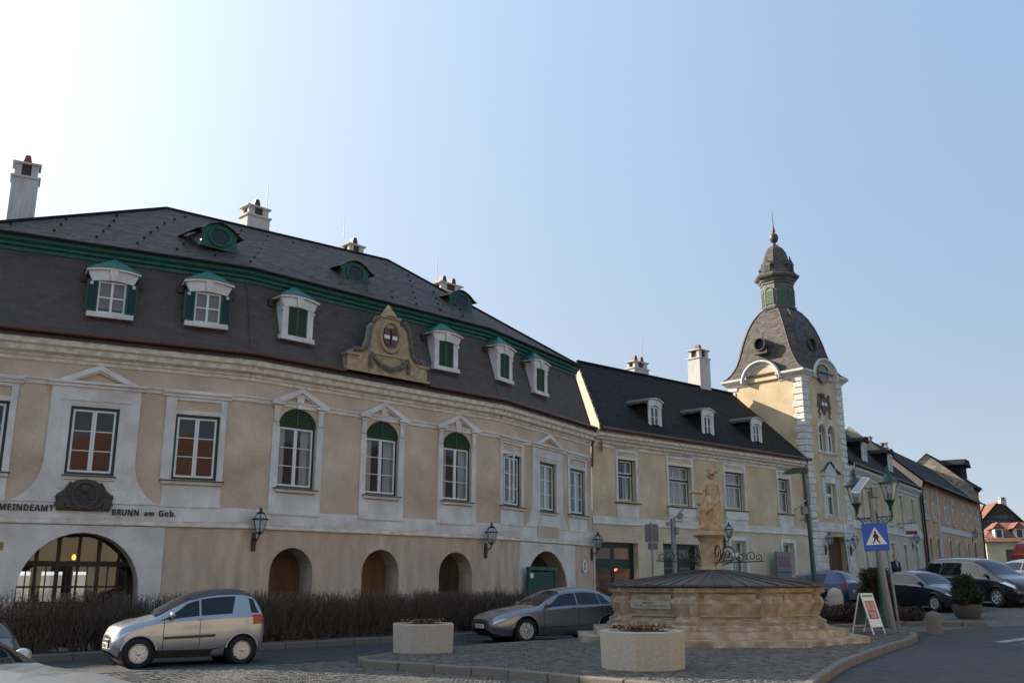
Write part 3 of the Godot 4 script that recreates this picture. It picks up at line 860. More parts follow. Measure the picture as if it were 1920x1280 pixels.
	for q: Array in [[0.0, 0.05, 0.0, 1.68], [0.53, 0.58, 0.0, 1.68], [0.05, 0.53, 0.0, 0.05], [0.05, 0.53, 1.63, 1.68], [0.05, 0.53, 0.55, 0.57], [0.05, 0.53, 1.09, 1.11]]: oc.bx(q[0], q[1], q[2], q[3], -0.02, 0.02)
	part(th, "open_casement", oc, mats["frame_white"], of)
	# white bays round the gate and the far arch
	for q: Array in [[L, -5.97, -1.96, [[-5.36, -2.50, -0.3, 2.82, 1.45]]], [R, 1.42, 5.90, [[1.82, 5.20, -0.3, 2.72, 1.6]]]]:
		var gm := Mb.new()
		wall(gm, q[1], q[2], -0.3, 3.0, q[3], 0.04, 0.04)
		for x: float in [q[1], q[2]]: gm.quad(Vector3(x, -0.3, 0), Vector3(x, -0.3, 0.04), Vector3(x, 3.0, 0.04), Vector3(x, 3.0, 0))
		part(th, "gate_bay", gm, mats["white"], q[0])
	# dormers
	dormer(th, L, -3.86, 8.62, -0.12, true); dormer(th, L, -1.30, 8.68, -0.12, true)
	dormer(th, M, 1.56, 8.70, -0.12, false); dormer(th, M, 7.60, 8.72, -0.12, false)
	dormer(th, R, 0.62, 8.80, -0.15, false); dormer(th, R, 3.40, 8.78, -0.15, false)
	oval_dormer(th, M, -0.45, 11.45, -1.55, false); oval_dormer(th, M, 4.80, 11.55, -1.75, true); oval_dormer(th, M, 9.85, 11.62, -1.85, false)
	# chimneys
	chimney(th, A("L", -6.35, 13.2, -6.5), L.basis.get_euler().y, 0.80, 0.62, 1.33, 1)
	chimney(th, A("M", 3.22, 13.9, -6.0), M.basis.get_euler().y, 0.92, 0.6, 0.75, 1, false)
	chimney(th, A("M", 7.70, 13.6, -6.0), M.basis.get_euler().y, 0.80, 0.55, 0.72, 1, false)
	chimney(th, A("M", 12.8, 13.2, -6.0), M.basis.get_euler().y, 1.3, 0.6, 0.62, 2, false)
	var rod := Mb.new()
	rod.tube([A("M", 3.75, 13.9, -6.1), A("M", 3.75, 16.2, -6.1)], 0.012, 4)
	rod.tube([A("M", 7.3, 13.9, -6.1), A("M", 7.3, 15.9, -6.1)], 0.012, 4)
	rod.tube([A("M", 12.3, 13.2, -6.1), A("M", 12.3, 15.6, -6.1)], 0.012, 4)
	part(th, "lightning_rods", rod, mats["metal_grey"], Transform3D())
	# arcade behind the three small arches, and its far end behind the wide arch
	var ar := Mb.new()
	ar.quad(A("M", -0.4, 0, -3.2), A("M", 11.5, 0, -3.2), A("M", 11.5, 3.0, -3.2), A("M", -0.4, 3.0, -3.2))
	ar.quad(A("M", -0.4, 2.95, -3.2), A("M", 11.5, 2.95, -3.2), A("M", 11.5, 2.95, -0.6), A("M", -0.4, 2.95, -0.6))
	ar.quad(A("M", -0.3, 0, -3.2), A("M", -0.3, 0, -0.6), A("M", -0.3, 3.0, -0.6), A("M", -0.3, 3.0, -3.2))
	ar.quad(A("R", 1.0, 0, -3.4), A("R", 6.2, 0, -3.4), A("R", 6.2, 3.0, -3.4), A("R", 1.0, 3.0, -3.4))
	ar.quad(A("R", 6.2, 0, -3.4), A("R", 6.2, 0, -0.6), A("R", 6.2, 3.0, -0.6), A("R", 6.2, 3.0, -3.4))
	ar.quad(A("R", 1.0, 2.95, -3.4), A("R", 6.2, 2.95, -3.4), A("R", 6.2, 2.95, -0.6), A("R", 1.0, 2.95, -0.6))
	part(th, "arcade_lining", ar, mats["beige_low"], Transform3D())
	for q: Array in [[1.6, 2.7], [5.4, 6.5], [9.1, 10.1]]:
		var dm := Mb.new()
		dm.bx(q[0], q[1], 0.0, 2.25, -3.2, -3.12)
		dm.bx(q[0] + 0.15, q[0] + 0.5, 0.3, 1.0, -3.12, -3.09); dm.bx(q[0] + 0.62, q[1] - 0.13, 0.3, 1.0, -3.12, -3.09)
		part(th, "arcade_door", dm, mats["wood_dark"], M)
	# glazed carriage gate, with the passage and the bright yard wall behind it
	var gz := -0.95
	var gt := Mb.new()
	var mul := [-5.36, -4.93, -4.42, -3.93, -3.44, -2.93, -2.50]
	for k in mul.size():
		var x: float = mul[k]
		var yt := htop([-5.36, -2.50, 0, 2.82, 1.45], clampf(x, -5.33, -2.53))
		gt.bx(x - (0.05 if k % 2 == 0 else 0.025), x + (0.05 if k % 2 == 0 else 0.025), 0.0, yt + 0.05, gz - 0.05, gz + 0.04)
	gt.bx(-5.36, -2.50, 1.98, 2.12, gz - 0.06, gz + 0.05)
	gt.bx(-5.36, -2.50, 0.0, 0.95, gz - 0.03, gz + 0.02)
	gt.bx(-5.36, -2.50, 1.44, 1.49, gz - 0.04, gz + 0.03)
	gt.bx(-5.36, -2.50, 0.95, 1.05, gz - 0.05, gz + 0.04)
	for k in mul.size() - 1:
		var x: float = (mul[k] + mul[k + 1]) * 0.5
		gt.bx(x - 0.015, x + 0.015, 1.05, 1.98, gz - 0.04, gz + 0.03)
	var go := part(th, "carriage_gate", gt, mats["wood_dark"], L)
	for k in mul.size() - 1:
		var a: float = mul[k] + 0.04; var b: float = mul[k + 1] - 0.04
		for y: Array in [[1.05, 1.98], [2.12, 2.75]]:
			var pm := Mb.new()
			var t0: float = minf(y[1], htop([-5.36, -2.50, 0, 2.82, 1.45], clampf(a, -5.34, -2.52))); var t1: float = minf(y[1], htop([-5.36, -2.50, 0, 2.82, 1.45], clampf(b, -5.34, -2.52)))
			pm.quad(Vector3(a, y[0], gz), Vector3(b, y[0], gz), Vector3(b, maxf(t1, y[0] + 0.01), gz), Vector3(a, maxf(t0, y[0] + 0.01), gz))
			part(go, "pane", pm, mats["glass"], L)
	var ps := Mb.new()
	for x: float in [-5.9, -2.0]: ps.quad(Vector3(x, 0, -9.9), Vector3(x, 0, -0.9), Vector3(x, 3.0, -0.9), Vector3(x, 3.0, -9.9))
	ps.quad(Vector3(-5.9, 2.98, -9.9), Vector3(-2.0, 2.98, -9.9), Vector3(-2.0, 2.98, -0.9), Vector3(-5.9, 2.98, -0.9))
	part(th, "passage_lining", ps, mat("passage_shade_tone", Color(0.11, 0.075, 0.05), 0.6), L)  # dark brown puts the shade of the passage into the lining colour
	var iw := Mb.new()   # unseen screen added to hold back yard light, low openings left
	wall(iw, -5.9, -2.0, 0, 3.0, [[-5.3, -4.8, 1.0, 1.9], [-4.5, -3.9, 1.0, 1.9], [-3.6, -3.2, 1.0, 1.9]], 0.15, -6.5)
	part(th, "added_yard_blocker", iw, mats["wood_dark"], L)
	var bw := Mb.new()   # rear wall, open where the passage meets the yard
	bw.quad(Vector3(-7.94, 0, -10), Vector3(-5.9, 0, -10), Vector3(-5.9, 10.7, -10), Vector3(-7.94, 10.7, -10))
	bw.quad(Vector3(-5.9, 3.0, -10), Vector3(-2.0, 3.0, -10), Vector3(-2.0, 10.7, -10), Vector3(-5.9, 10.7, -10))
	bw.quad(Vector3(-2.0, 0, -10), Vector3(2.5, 0, -10), Vector3(2.5, 10.7, -10), Vector3(-2.0, 10.7, -10))
	part(th, "rear_wall", bw, mats["beige_low"], L)
	var bw2 := Mb.new()
	var r0 := L * Vector3(2.5, 0, -10); var r1 := R * Vector3(7.62, 0, -9.5)
	bw2.quad(r0, r1, r1 + Vector3(0, 10.7, 0), r0 + Vector3(0, 10.7, 0))
	part(th, "rear_wall", bw2, mats["beige_low"], Transform3D())
	# lettering, relief, crest
	text(th, "lettering", "GEMEINDEAMT", mats["letter"], L, -6.22, -4.72, 3.33, 3.49, 0.03, 0.03, true)
	text(th, "lettering", "BRUNN", mats["letter"], L, -3.32, -2.66, 3.28, 3.44, 0.03, 0.03, true)
	text(th, "lettering", "am", mats["letter"], L, -2.53, -2.28, 3.29, 3.39, 0.03, 0.03, true)
	text(th, "lettering", "Geb.", mats["letter"], L, -2.16, -1.72, 3.28, 3.45, 0.03, 0.03, true)
	relief(th, L)
	crest(th, M)

func relief(th: Node3D, xf: Transform3D) -> void:   # weathered stone cartouche over the gate
	var p := PackedVector2Array()
	for q: Array in [[-0.64, 3.36], [0.62, 3.36], [0.64, 3.46], [0.70, 3.52], [0.66, 3.62], [0.70, 3.72], [0.60, 3.82], [0.46, 3.92], [0.34, 4.06], [0.2, 4.15], [0.0, 4.18], [-0.2, 4.15], [-0.34, 4.06], [-0.46, 3.92], [-0.62, 3.80], [-0.70, 3.70], [-0.66, 3.60], [-0.70, 3.50], [-0.64, 3.44]]: p.append(Vector2(q[0], q[1]))
	var f := xf * Transform3D(Basis(), Vector3(-4.02, 0.0, 0))
	var m := Mb.new()
	m.prism(p, 0.0, 0.12)
	var ring := []
	for k in 25: ring.append(Vector3(0.30 * cos(TAU * k / 24), 3.76 + 0.33 * sin(TAU * k / 24), 0.13))
	m.tube(ring, 0.045, 6)
	for s: float in [-1.0, 1.0]:
		var w := []
		for k in 15:
			var a := k / 14.0
			w.append(Vector3(s * (0.36 + 0.13 * sin(a * PI)), lerpf(3.45, 4.08, a), 0.13 + 0.015 * sin(k * 2.6)))
		m.tube(w, 0.05, 6, 0.03)
		m.bx(minf(s * 0.46, s * 0.64), maxf(s * 0.46, s * 0.64), 3.42, 3.72, 0.12, 0.17)
		m.bx(minf(s * 0.44, s * 0.67), maxf(s * 0.44, s * 0.67), 3.72, 3.78, 0.12, 0.19)
		m.tube([Vector3(s * 0.32, 3.46, 0.13), Vector3(s * 0.15, 3.41, 0.15), Vector3(0, 3.45, 0.16)], 0.04, 6)
	m.lathe([[0.0, -0.05], [0.10, -0.03], [0.11, 0.02], [0.06, 0.06], [0.0, 0.07]], 10, Transform3D(Basis(Vector3.RIGHT, PI / 2), Vector3(0, 3.92, 0.15)))
	for k in 10:
		var a := TAU * k / 10.0
		m.tube([Vector3(0.07 * cos(a), 3.72 + 0.08 * sin(a), 0.12), Vector3(0.2 * cos(a + 0.4), 3.72 + 0.22 * sin(a + 0.4), 0.14)], 0.03, 5, 0.015)
	part(th, "stone_relief", m, mats["grey_stone"], f)

func crest(th: Node3D, xf: Transform3D) -> void:   # carved gable piece with shield standing on the cornice
	var f := xf * Transform3D(Basis(), Vector3(4.86, 8.0, 0.22))
	var p := PackedVector2Array()
	for q: Array in [[-1.62, 0.0], [1.62, 0.0], [1.62, 0.55], [1.35, 0.60], [1.25, 0.72], [0.98, 0.74], [0.86, 0.95], [0.80, 1.25], [0.72, 1.58], [0.56, 1.72], [0.40, 1.78], [0.36, 1.98], [0.18, 2.08], [0.0, 2.36], [-0.18, 2.08], [-0.36, 1.98], [-0.40, 1.78], [-0.60, 1.74], [-0.74, 1.60], [-0.78, 1.25], [-0.88, 0.95], [-0.98, 0.74], [-1.4, 0.72], [-1.62, 0.55]]: p.append(Vector2(q[0], q[1]))
	var m := Mb.new()
	m.prism(p, -0.30, 0.0)
	m.bx(-1.70, 1.70, 0.0, 0.07, -0.30, 0.05)
	m.bx(-1.68, -1.2, 0.50, 0.58, -0.28, 0.05); m.bx(1.2, 1.68, 0.50, 0.58, -0.28, 0.05)
	m.bx(-0.75, 0.75, 0.66, 0.74, 0.0, 0.05)
	m.bx(-0.40, 0.40, 1.93, 2.0, -0.3, 0.07)
	m.lathe([[0.30, 0.0], [0.24, 0.12], [0.12, 0.28], [0.03, 0.42], [0.0, 0.44]], 8, Transform3D(Basis(), Vector3(0, 2.0, -0.13)), true)
	var ring := []
	for k in 29: ring.append(Vector3(0.40 * cos(TAU * k / 28), 1.32 + 0.50 * sin(TAU * k / 28), 0.03))
	m.tube(ring, 0.065, 8)
	ring.clear()
	for k in 29: ring.append(Vector3(0.50 * cos(TAU * k / 28), 1.30 + 0.60 * sin(TAU * k / 28), 0.0))
	m.tube(ring, 0.04, 6)
	var o := part(th, "crest_gable", m, mats["sandstone"], f)
	# garlands of leaves
	var r := RandomNumberGenerator.new()
	r.seed = 3
	var g := Mb.new()
	var paths := []
	for s: float in [-1.0, 1.0]:
		paths.append([Vector3(s * 0.60, 1.86, 0.05), Vector3(s * 0.80, 1.55, 0.06), Vector3(s * 0.84, 1.2, 0.06), Vector3(s * 0.92, 0.85, 0.06), Vector3(s * 1.05, 0.72, 0.06), Vector3(s * 1.5, 0.66, 0.04)])
		paths.append([Vector3(s * 0.75, 0.60, 0.06), Vector3(s * 0.78, 0.42, 0.07), Vector3(s * 0.76, 0.2, 0.06)])
		paths.append([Vector3(s * 0.72, 0.60, 0.06), Vector3(s * 0.45, 0.36, 0.09), Vector3(s * 0.2, 0.25, 0.1), Vector3(0, 0.22, 0.1)])
	for pt: Array in paths:
		var cv := Curve3D.new()
		for q: Vector3 in pt: cv.add_point(q)
		var ln := cv.get_baked_length()
		var d := 0.0
		while d < ln:
			var c := cv.sample_baked(d)
			for k in 3:
				var b := Basis.from_euler(Vector3(r.randf_range(-0.6, 0.6), r.randf_range(-0.6, 0.6), r.randf() * TAU)).scaled(Vector3(1, 1.6, 0.8))
				g.lathe([[0.0, -0.05], [0.035, -0.02], [0.04, 0.015], [0.0, 0.05]], 5, Transform3D(b, c + Vector3(r.randf_range(-0.04, 0.04), r.randf_range(-0.04, 0.04), r.randf_range(-0.02, 0.03))))
			d += 0.075
	part(o, "leaf_garland", g, mats["granite"], f)
	var shp := PackedVector2Array([Vector2(-0.27, 1.64), Vector2(-0.1, 1.60), Vector2(0.08, 1.62), Vector2(0.27, 1.60), Vector2(0.25, 1.4), Vector2(0.28, 1.2), Vector2(0.18, 1.02), Vector2(0.0, 0.96), Vector2(-0.18, 1.02), Vector2(-0.28, 1.2), Vector2(-0.25, 1.42)])
	var sh := Mb.new()
	sh.prism(shp, 0.0, 0.05)
	part(o, "shield", sh, mat("shield_red", Color(0.115, 0.045, 0.042), 0.6), f)
	var w := Mb.new()
	w.bx(-0.26, -0.045, 1.24, 1.36, 0.05, 0.057); w.bx(0.045, 0.26, 1.24, 1.36, 0.05, 0.057)
	part(o, "shield_bar", w, mats["sign_white"], f)
	var k := Mb.new()
	k.tube([Vector3(0.0, 1.55, 0.06), Vector3(0.02, 1.3, 0.07), Vector3(-0.02, 1.06, 0.06)], 0.03, 6)
	part(o, "shield_staff", k, mats["black"], f)

# ------------------------------------------------------------ the yellow house, its tower and the houses up the street
func yellow_house() -> void:
	var B: Transform3D = PL["B"]
	var th := thing("yellow_house", "yellow two-storey house with black slate roof between town hall and clock tower", "house", B.origin)
	var up := Mb.new()
	var wu := [[1.62, 2.78, 4.98, 6.80], [5.04, 6.70, 4.98, 6.80], [9.32, 10.87, 5.02, 6.82], [13.85, 14.90, 5.04, 6.80]]
	wall(up, 0.0, 16.35, 3.98, 8.0, wu, 0.30)
	part(th, "upper_wall", up, mats["yellow"], B)
	var lo := Mb.new()
	var wl := [[0.12, 2.76, -0.3, 3.22], [4.50, 7.03, -0.3, 3.25], [9.55, 10.72, 1.75, 3.52], [13.92, 14.90, 1.9, 3.52]]
	wall(lo, 0.0, 16.35, -0.3, 3.98, wl, 0.34)
	part(th, "lower_wall", lo, mats["cream"], B)
	var c := Mb.new()
	c.sweep([[0.0, 7.20], [0.04, 7.22], [0.04, 7.36], [0.12, 7.40], [0.12, 7.48], [0.26, 7.56], [0.26, 7.62], [0.36, 7.68], [0.36, 7.80], [0.0, 7.82]], 0.0, 16.35)
	part(th, "cornice", c, mats["cornice"], B)
	var sc := Mb.new()
	sc.sweep([[0.0, 3.94], [0.06, 3.96], [0.06, 4.02], [0.03, 4.04], [0.03, 4.28], [0.0, 4.29]], 0.0, 16.35)
	part(th, "string_course", sc, mats["white"], B)
	for k in wu.size():
		var w: Array = wu[k]
		var m := Mb.new()
		var a: float = w[0] - 0.14; var b: float = w[1] + 0.16
		m.bx(a, w[0], w[2] - 0.1, 7.34, 0.0, 0.04); m.bx(w[1], b, w[2] - 0.1, 7.34, 0.0, 0.04)
		m.bx(w[0], w[1], w[3], w[3] + 0.12, 0.0, 0.04); m.bx(w[0], w[1], 7.12, 7.34, 0.0, 0.04)
		m.bx(a + 0.04, b - 0.02, 4.29, w[2] - 0.12, 0.0, 0.035)
		if k in [1, 2]: m.prism(PackedVector2Array([Vector2(a, w[2] - 0.42), Vector2(a + 0.12, w[2] - 0.5), Vector2(b - 0.12, w[2] - 0.5), Vector2(b, w[2] - 0.42), Vector2(b, w[2] - 0.12), Vector2(a, w[2] - 0.12)]), 0.035, 0.08)
		part(th, "window_surround", m, mats["white"], B)
		var d := Mb.new()
		d.bx(a - 0.06, b + 0.08, w[2] - 0.09, w[2] - 0.05, -0.25, 0.12)
		part(th, "sill_flashing", d, mats["copper_sheet"], B)
		window(th, B, w[0], w[1], w[2], w[3], -0.20, [[0.62, 1, 1, 2 if k in [0, 3] else 3], [0.38, 1, 1, 1 if k in [0, 3] else 3]], "frame_green", 0.05, {"transom": 0.10, "sash": 0.045, "curtain": 1 if k in [0] else 2})
	for w: Array in [wl[2], wl[3]]:
		var m := Mb.new()
		m.bx(w[0] - 0.18, w[0], 1.2, w[3] + 0.2, 0.0, 0.04); m.bx(w[1], w[1] + 0.2, 1.2, w[3] + 0.2, 0.0, 0.04); m.bx(w[0], w[1], w[3], w[3] + 0.2, 0.0, 0.04)
		part(th, "window_surround", m, mats["white"], B)
		window(th, B, w[0], w[1], w[2], w[3], -0.22, [[0.60, 1, 1, 2], [0.40, 1, 1]], "frame_white", 0.05, {"transom": 0.09, "curtain": 2})
	for w: Array in [[0.12, 2.76, 3.22], [4.50, 7.03, 3.25]]:
		var g: float = 0.3 + 0.043 * w[0]
		var m := Mb.new()
		m.bx(w[0] - 0.0, w[1] + 0.2, w[2], w[2] + 0.16, 0.0, 0.05); m.bx(w[1], w[1] + 0.2, -0.3, w[2], 0.0, 0.05)
		m.bx(w[1] + 0.2, w[1] + 0.5, -0.3, w[2] + 0.5, 0.0, 0.03)
		part(th, "shop_surround", m, mats["cream"], B)
		window(th, B, w[0], w[1], g - 0.2, w[2], -0.24, [[0.70, 2, 1], [0.30, 2, 1]], "shop_green", 0.14, {"transom": 0.22, "sash": 0.09, "cas": "shop_green"})
	var gr := Mb.new()   # shadow joints of the ground-floor stucco
	for y: float in [3.55, 3.74]:
		gr.bx(0.0, 9.2, y, y + 0.02, -0.004, 0.02)
	part(th, "stucco_moulding", gr, mats["cream"], B)
	# roof with a slanting party wall at its left end
	var e := -0.30
	var rf := Mb.new()
	var q0 := Vector3(0.45, 8.0, 0.25); var q1 := Vector3(3.55, 12.15, -4.25); var q2 := Vector3(16.35, 12.15, -4.25); var q3 := Vector3(16.6, 7.96, 0.25)
	rf.quad(q0, q3, q2, q1)
	var q4 := Vector3(16.35, 8.0, -8.8); var q5 := Vector3(2.2, 8.0, -8.8)
	rf.quad(q1, q2, q4, q5)
	part(th, "roof", rf, mats["roof_dark"], B)
	var vg := Mb.new()
	vg.tube([q0 + Vector3(-0.03, 0.05, 0), q1 + Vector3(-0.03, 0.05, 0)], 0.05, 5)
	vg.tube([q1 + Vector3(0, 0.05, 0), q2 + Vector3(0, 0.05, 0)], 0.06, 6)
	part(th, "ridge_capping", vg, mats["roof_dark"], B)
	var gb := Mb.new()
	gb.tri(q0, q1, Vector3(q1.x, 7.0, q1.z)); gb.tri(q0, Vector3(q1.x, 7.0, q1.z), Vector3(q0.x, 7.0, q0.z))
	gb.tri(q1, q5, Vector3(q5.x, 7.0, q5.z)); gb.tri(q1, Vector3(q5.x, 7.0, q5.z), Vector3(q1.x, 7.0, q1.z))
	var gw := part(th, "party_wall", gb, mats["cream"], B)
	# tiles hung on the party wall, one by one
	var along := (Vector3(q1.x, 0, q1.z) - Vector3(q0.x, 0, q0.z))
	var run := along.length()
	along = along.normalized()
	var out := Vector3.UP.cross(along)   # faces left
	if out.x > 0: out = -out
	for row in 19:
		var y := 8.0 + row * 0.222
		var t0 := (y + 0.11 - 8.0) / 4.15 * run
		var s := t0 - (0.0 if row % 2 else 0.22)
		var k := 0
		while s < run and k < 5:
			var a := maxf(s, t0 - 0.05)
			var b := minf(s + 0.45, run)
			if b - a > 0.06:
				var m := Mb.new()
				m.hexa(Transform3D(Basis(along, (Vector3.UP + out * 0.05).normalized(), along.cross(Vector3.UP)), q0 * Vector3(1, 0, 1) + along * a + Vector3(0, y, 0) + out * 0.03), 0.006, b - a - 0.006, 0.0, 0.24, -0.008, 0.008)
				part(gw, "wall_tile", m, mats["shingle"], B)
			s += 0.45; k += 1
	var gt := Mb.new()
	gt.tube([Vector3(0.25, 7.97, 0.42), Vector3(16.5, 7.93, 0.42)], 0.08, 10)
	part(th, "gutter", gt, mats["gutter"], B)
	var dp := Mb.new()
	dp.tube([Vector3(16.2, 7.85, 0.4), Vector3(16.15, 7.4, 0.12), Vector3(16.12, 4.6, 0.12)], 0.055, 8)
	dp.tube([Vector3(-0.05, 7.9, 0.35), Vector3(-0.05, 7.2, 0.12), Vector3(-0.05, 6.3, 0.10)], 0.05, 8)
	part(th, "downpipe", dp, mats["gutter"], B)
	var ed := Mb.new()
	ed.quad(Vector3(16.35, -0.3, -8.8), Vector3(16.35, -0.3, 0), Vector3(16.35, 8, 0), Vector3(16.35, 8, -8.8))
	ed.quad(Vector3(2.2, -0.3, -8.8), Vector3(16.35, -0.3, -8.8), Vector3(16.35, 8, -8.8), Vector3(2.2, 8, -8.8))
	part(th, "rear_wall", ed, mats["cream"], B)
	for u: float in [4.85, 8.85, 12.95]: house_dormer(th, B, u, 8.50, -0.50, 1.5)
	chimney(th, B * Vector3(8.9, 11.9, -5.0), B.basis.get_euler().y, 1.15, 0.6, 0.72, 2, false)
	chimney(th, B * Vector3(13.75, 12.2, -4.6), B.basis.get_euler().y, 0.95, 0.85, 1.65, 1)
	var rd := Mb.new()
	rd.tube([B * Vector3(9.6, 12.2, -5.2), B * Vector3(9.6, 14.6, -5.2)], 0.012, 4)
	part(th, "lightning_rod", rd, mats["metal_grey"], Transform3D())
	# globe lamp lit inside the shop
	var gl := Mb.new()
	gl.lathe([[0.0, -0.12], [0.07, -0.10], [0.12, 0.0], [0.07, 0.10], [0.0, 0.12]], 12)
	lamp_thing("globe_lamp", "round glowing globe lamp behind the dark shop window", "lamp", B * Vector3(1.95, 2.15, -0.6), gl, "pale_glow", Color(1.0, 0.7, 0.45), 0.12)

func lamp_thing(called: String, label: String, cat: String, at: Vector3, glow: Mb, gm: String, col: Color, energy: float) -> Node3D:
	var th := thing(called, label, cat, at)
	part(th, "glowing_bulb", glow, mats[gm])
	var hang := Mb.new()
	hang.tube([Vector3(0, 0.1, 0), Vector3(0, 0.75, 0)], 0.012, 5)
	hang.lathe([[0.03, 0.10], [0.035, 0.14], [0.0, 0.16]], 8)
	part(th, "hanger", hang, mats["black_iron"])
	var l := OmniLight3D.new()
	l.name = "lamp_light"
	l.light_color = col; l.light_energy = energy; l.omni_range = 8.0; l.shadow_enabled = true; l.light_size = 0.08
	th.add_child(l)
	return th

func house_dormer(th: Node3D, xf: Transform3D, c: float, y0: float, z: float, back: float) -> void:
	var f := xf * Transform3D(Basis(), Vector3(c, y0, z))
	var m := Mb.new()
	m.bx(-0.44, -0.30, 0, 1.12, -0.04, 0.04); m.bx(0.30, 0.44, 0, 1.12, -0.04, 0.04); m.bx(-0.44, 0.44, -0.1, 0.06, -0.04, 0.06)
	var hd := arc(0, 1.18, 0.52, 0.16, PI * 0.95, PI * 0.05, 10)
	for pt in arc(0, 1.0, 0.30, 0.1, 0.05 * PI, 0.95 * PI, 8): hd.append(pt)
	hd.append(Vector2(-0.44, 1.05))
	var h2 := PackedVector2Array([Vector2(0.44, 1.02)])
	m.prism(PackedVector2Array([Vector2(-0.44, 1.0), Vector2(-0.30, 1.0), Vector2(-0.2, 1.07), Vector2(0, 1.10), Vector2(0.2, 1.07), Vector2(0.30, 1.0), Vector2(0.44, 1.0), Vector2(0.52, 1.24), Vector2(0.3, 1.34), Vector2(0, 1.38), Vector2(-0.3, 1.34), Vector2(-0.52, 1.24)]), -0.04, 0.05)
	m.prism(PackedVector2Array([Vector2(-0.56, 1.24), Vector2(-0.3, 1.36), Vector2(0, 1.40), Vector2(0.3, 1.36), Vector2(0.56, 1.24), Vector2(0.56, 1.29), Vector2(0.3, 1.41), Vector2(0, 1.46), Vector2(-0.3, 1.41), Vector2(-0.56, 1.29)]), -0.05, 0.13)
	var o := part(th, "dormer", m, mats["white"], f)
	var ck := Mb.new()
	for s: float in [-0.43, 0.43]: ck.quad(Vector3(s, -0.1, 0), Vector3(s, -0.1, -0.1), Vector3(s, 1.3, -back), Vector3(s, 1.3, 0))
	part(o, "cheek", ck, mats["roof_dark"], f)
	var r := Mb.new()
	var g := []
	for q: Array in [[0.16, 0.0], [-back - 0.35, 0.06]]:
		var row := PackedVector3Array()
		for v: Vector2 in [Vector2(-0.66, 1.25), Vector2(-0.35, 1.42), Vector2(0, 1.50), Vector2(0.35, 1.42), Vector2(0.66, 1.25)]: row.append(Vector3(v.x, v.y + q[1], q[0]))
		g.append(row)
	r.grid(g)
	for s: float in [-0.66, 0.66]:
		for t in 3: r.hexa(Transform3D(), s - 0.05, s + 0.05, 1.16 + t * 0.035, 1.185 + t * 0.035, -back, 0.12 - t * 0.02)
	part(o, "dormer_roof", r, mats["tower_slate"], f)
	window(o, f, -0.30, 0.30, 0.06, 1.04, -0.01, [[1.0, 2, 2]], "frame_white", 0.03, {"sash": 0.035, "room": 0.5, "margin": 0.06})

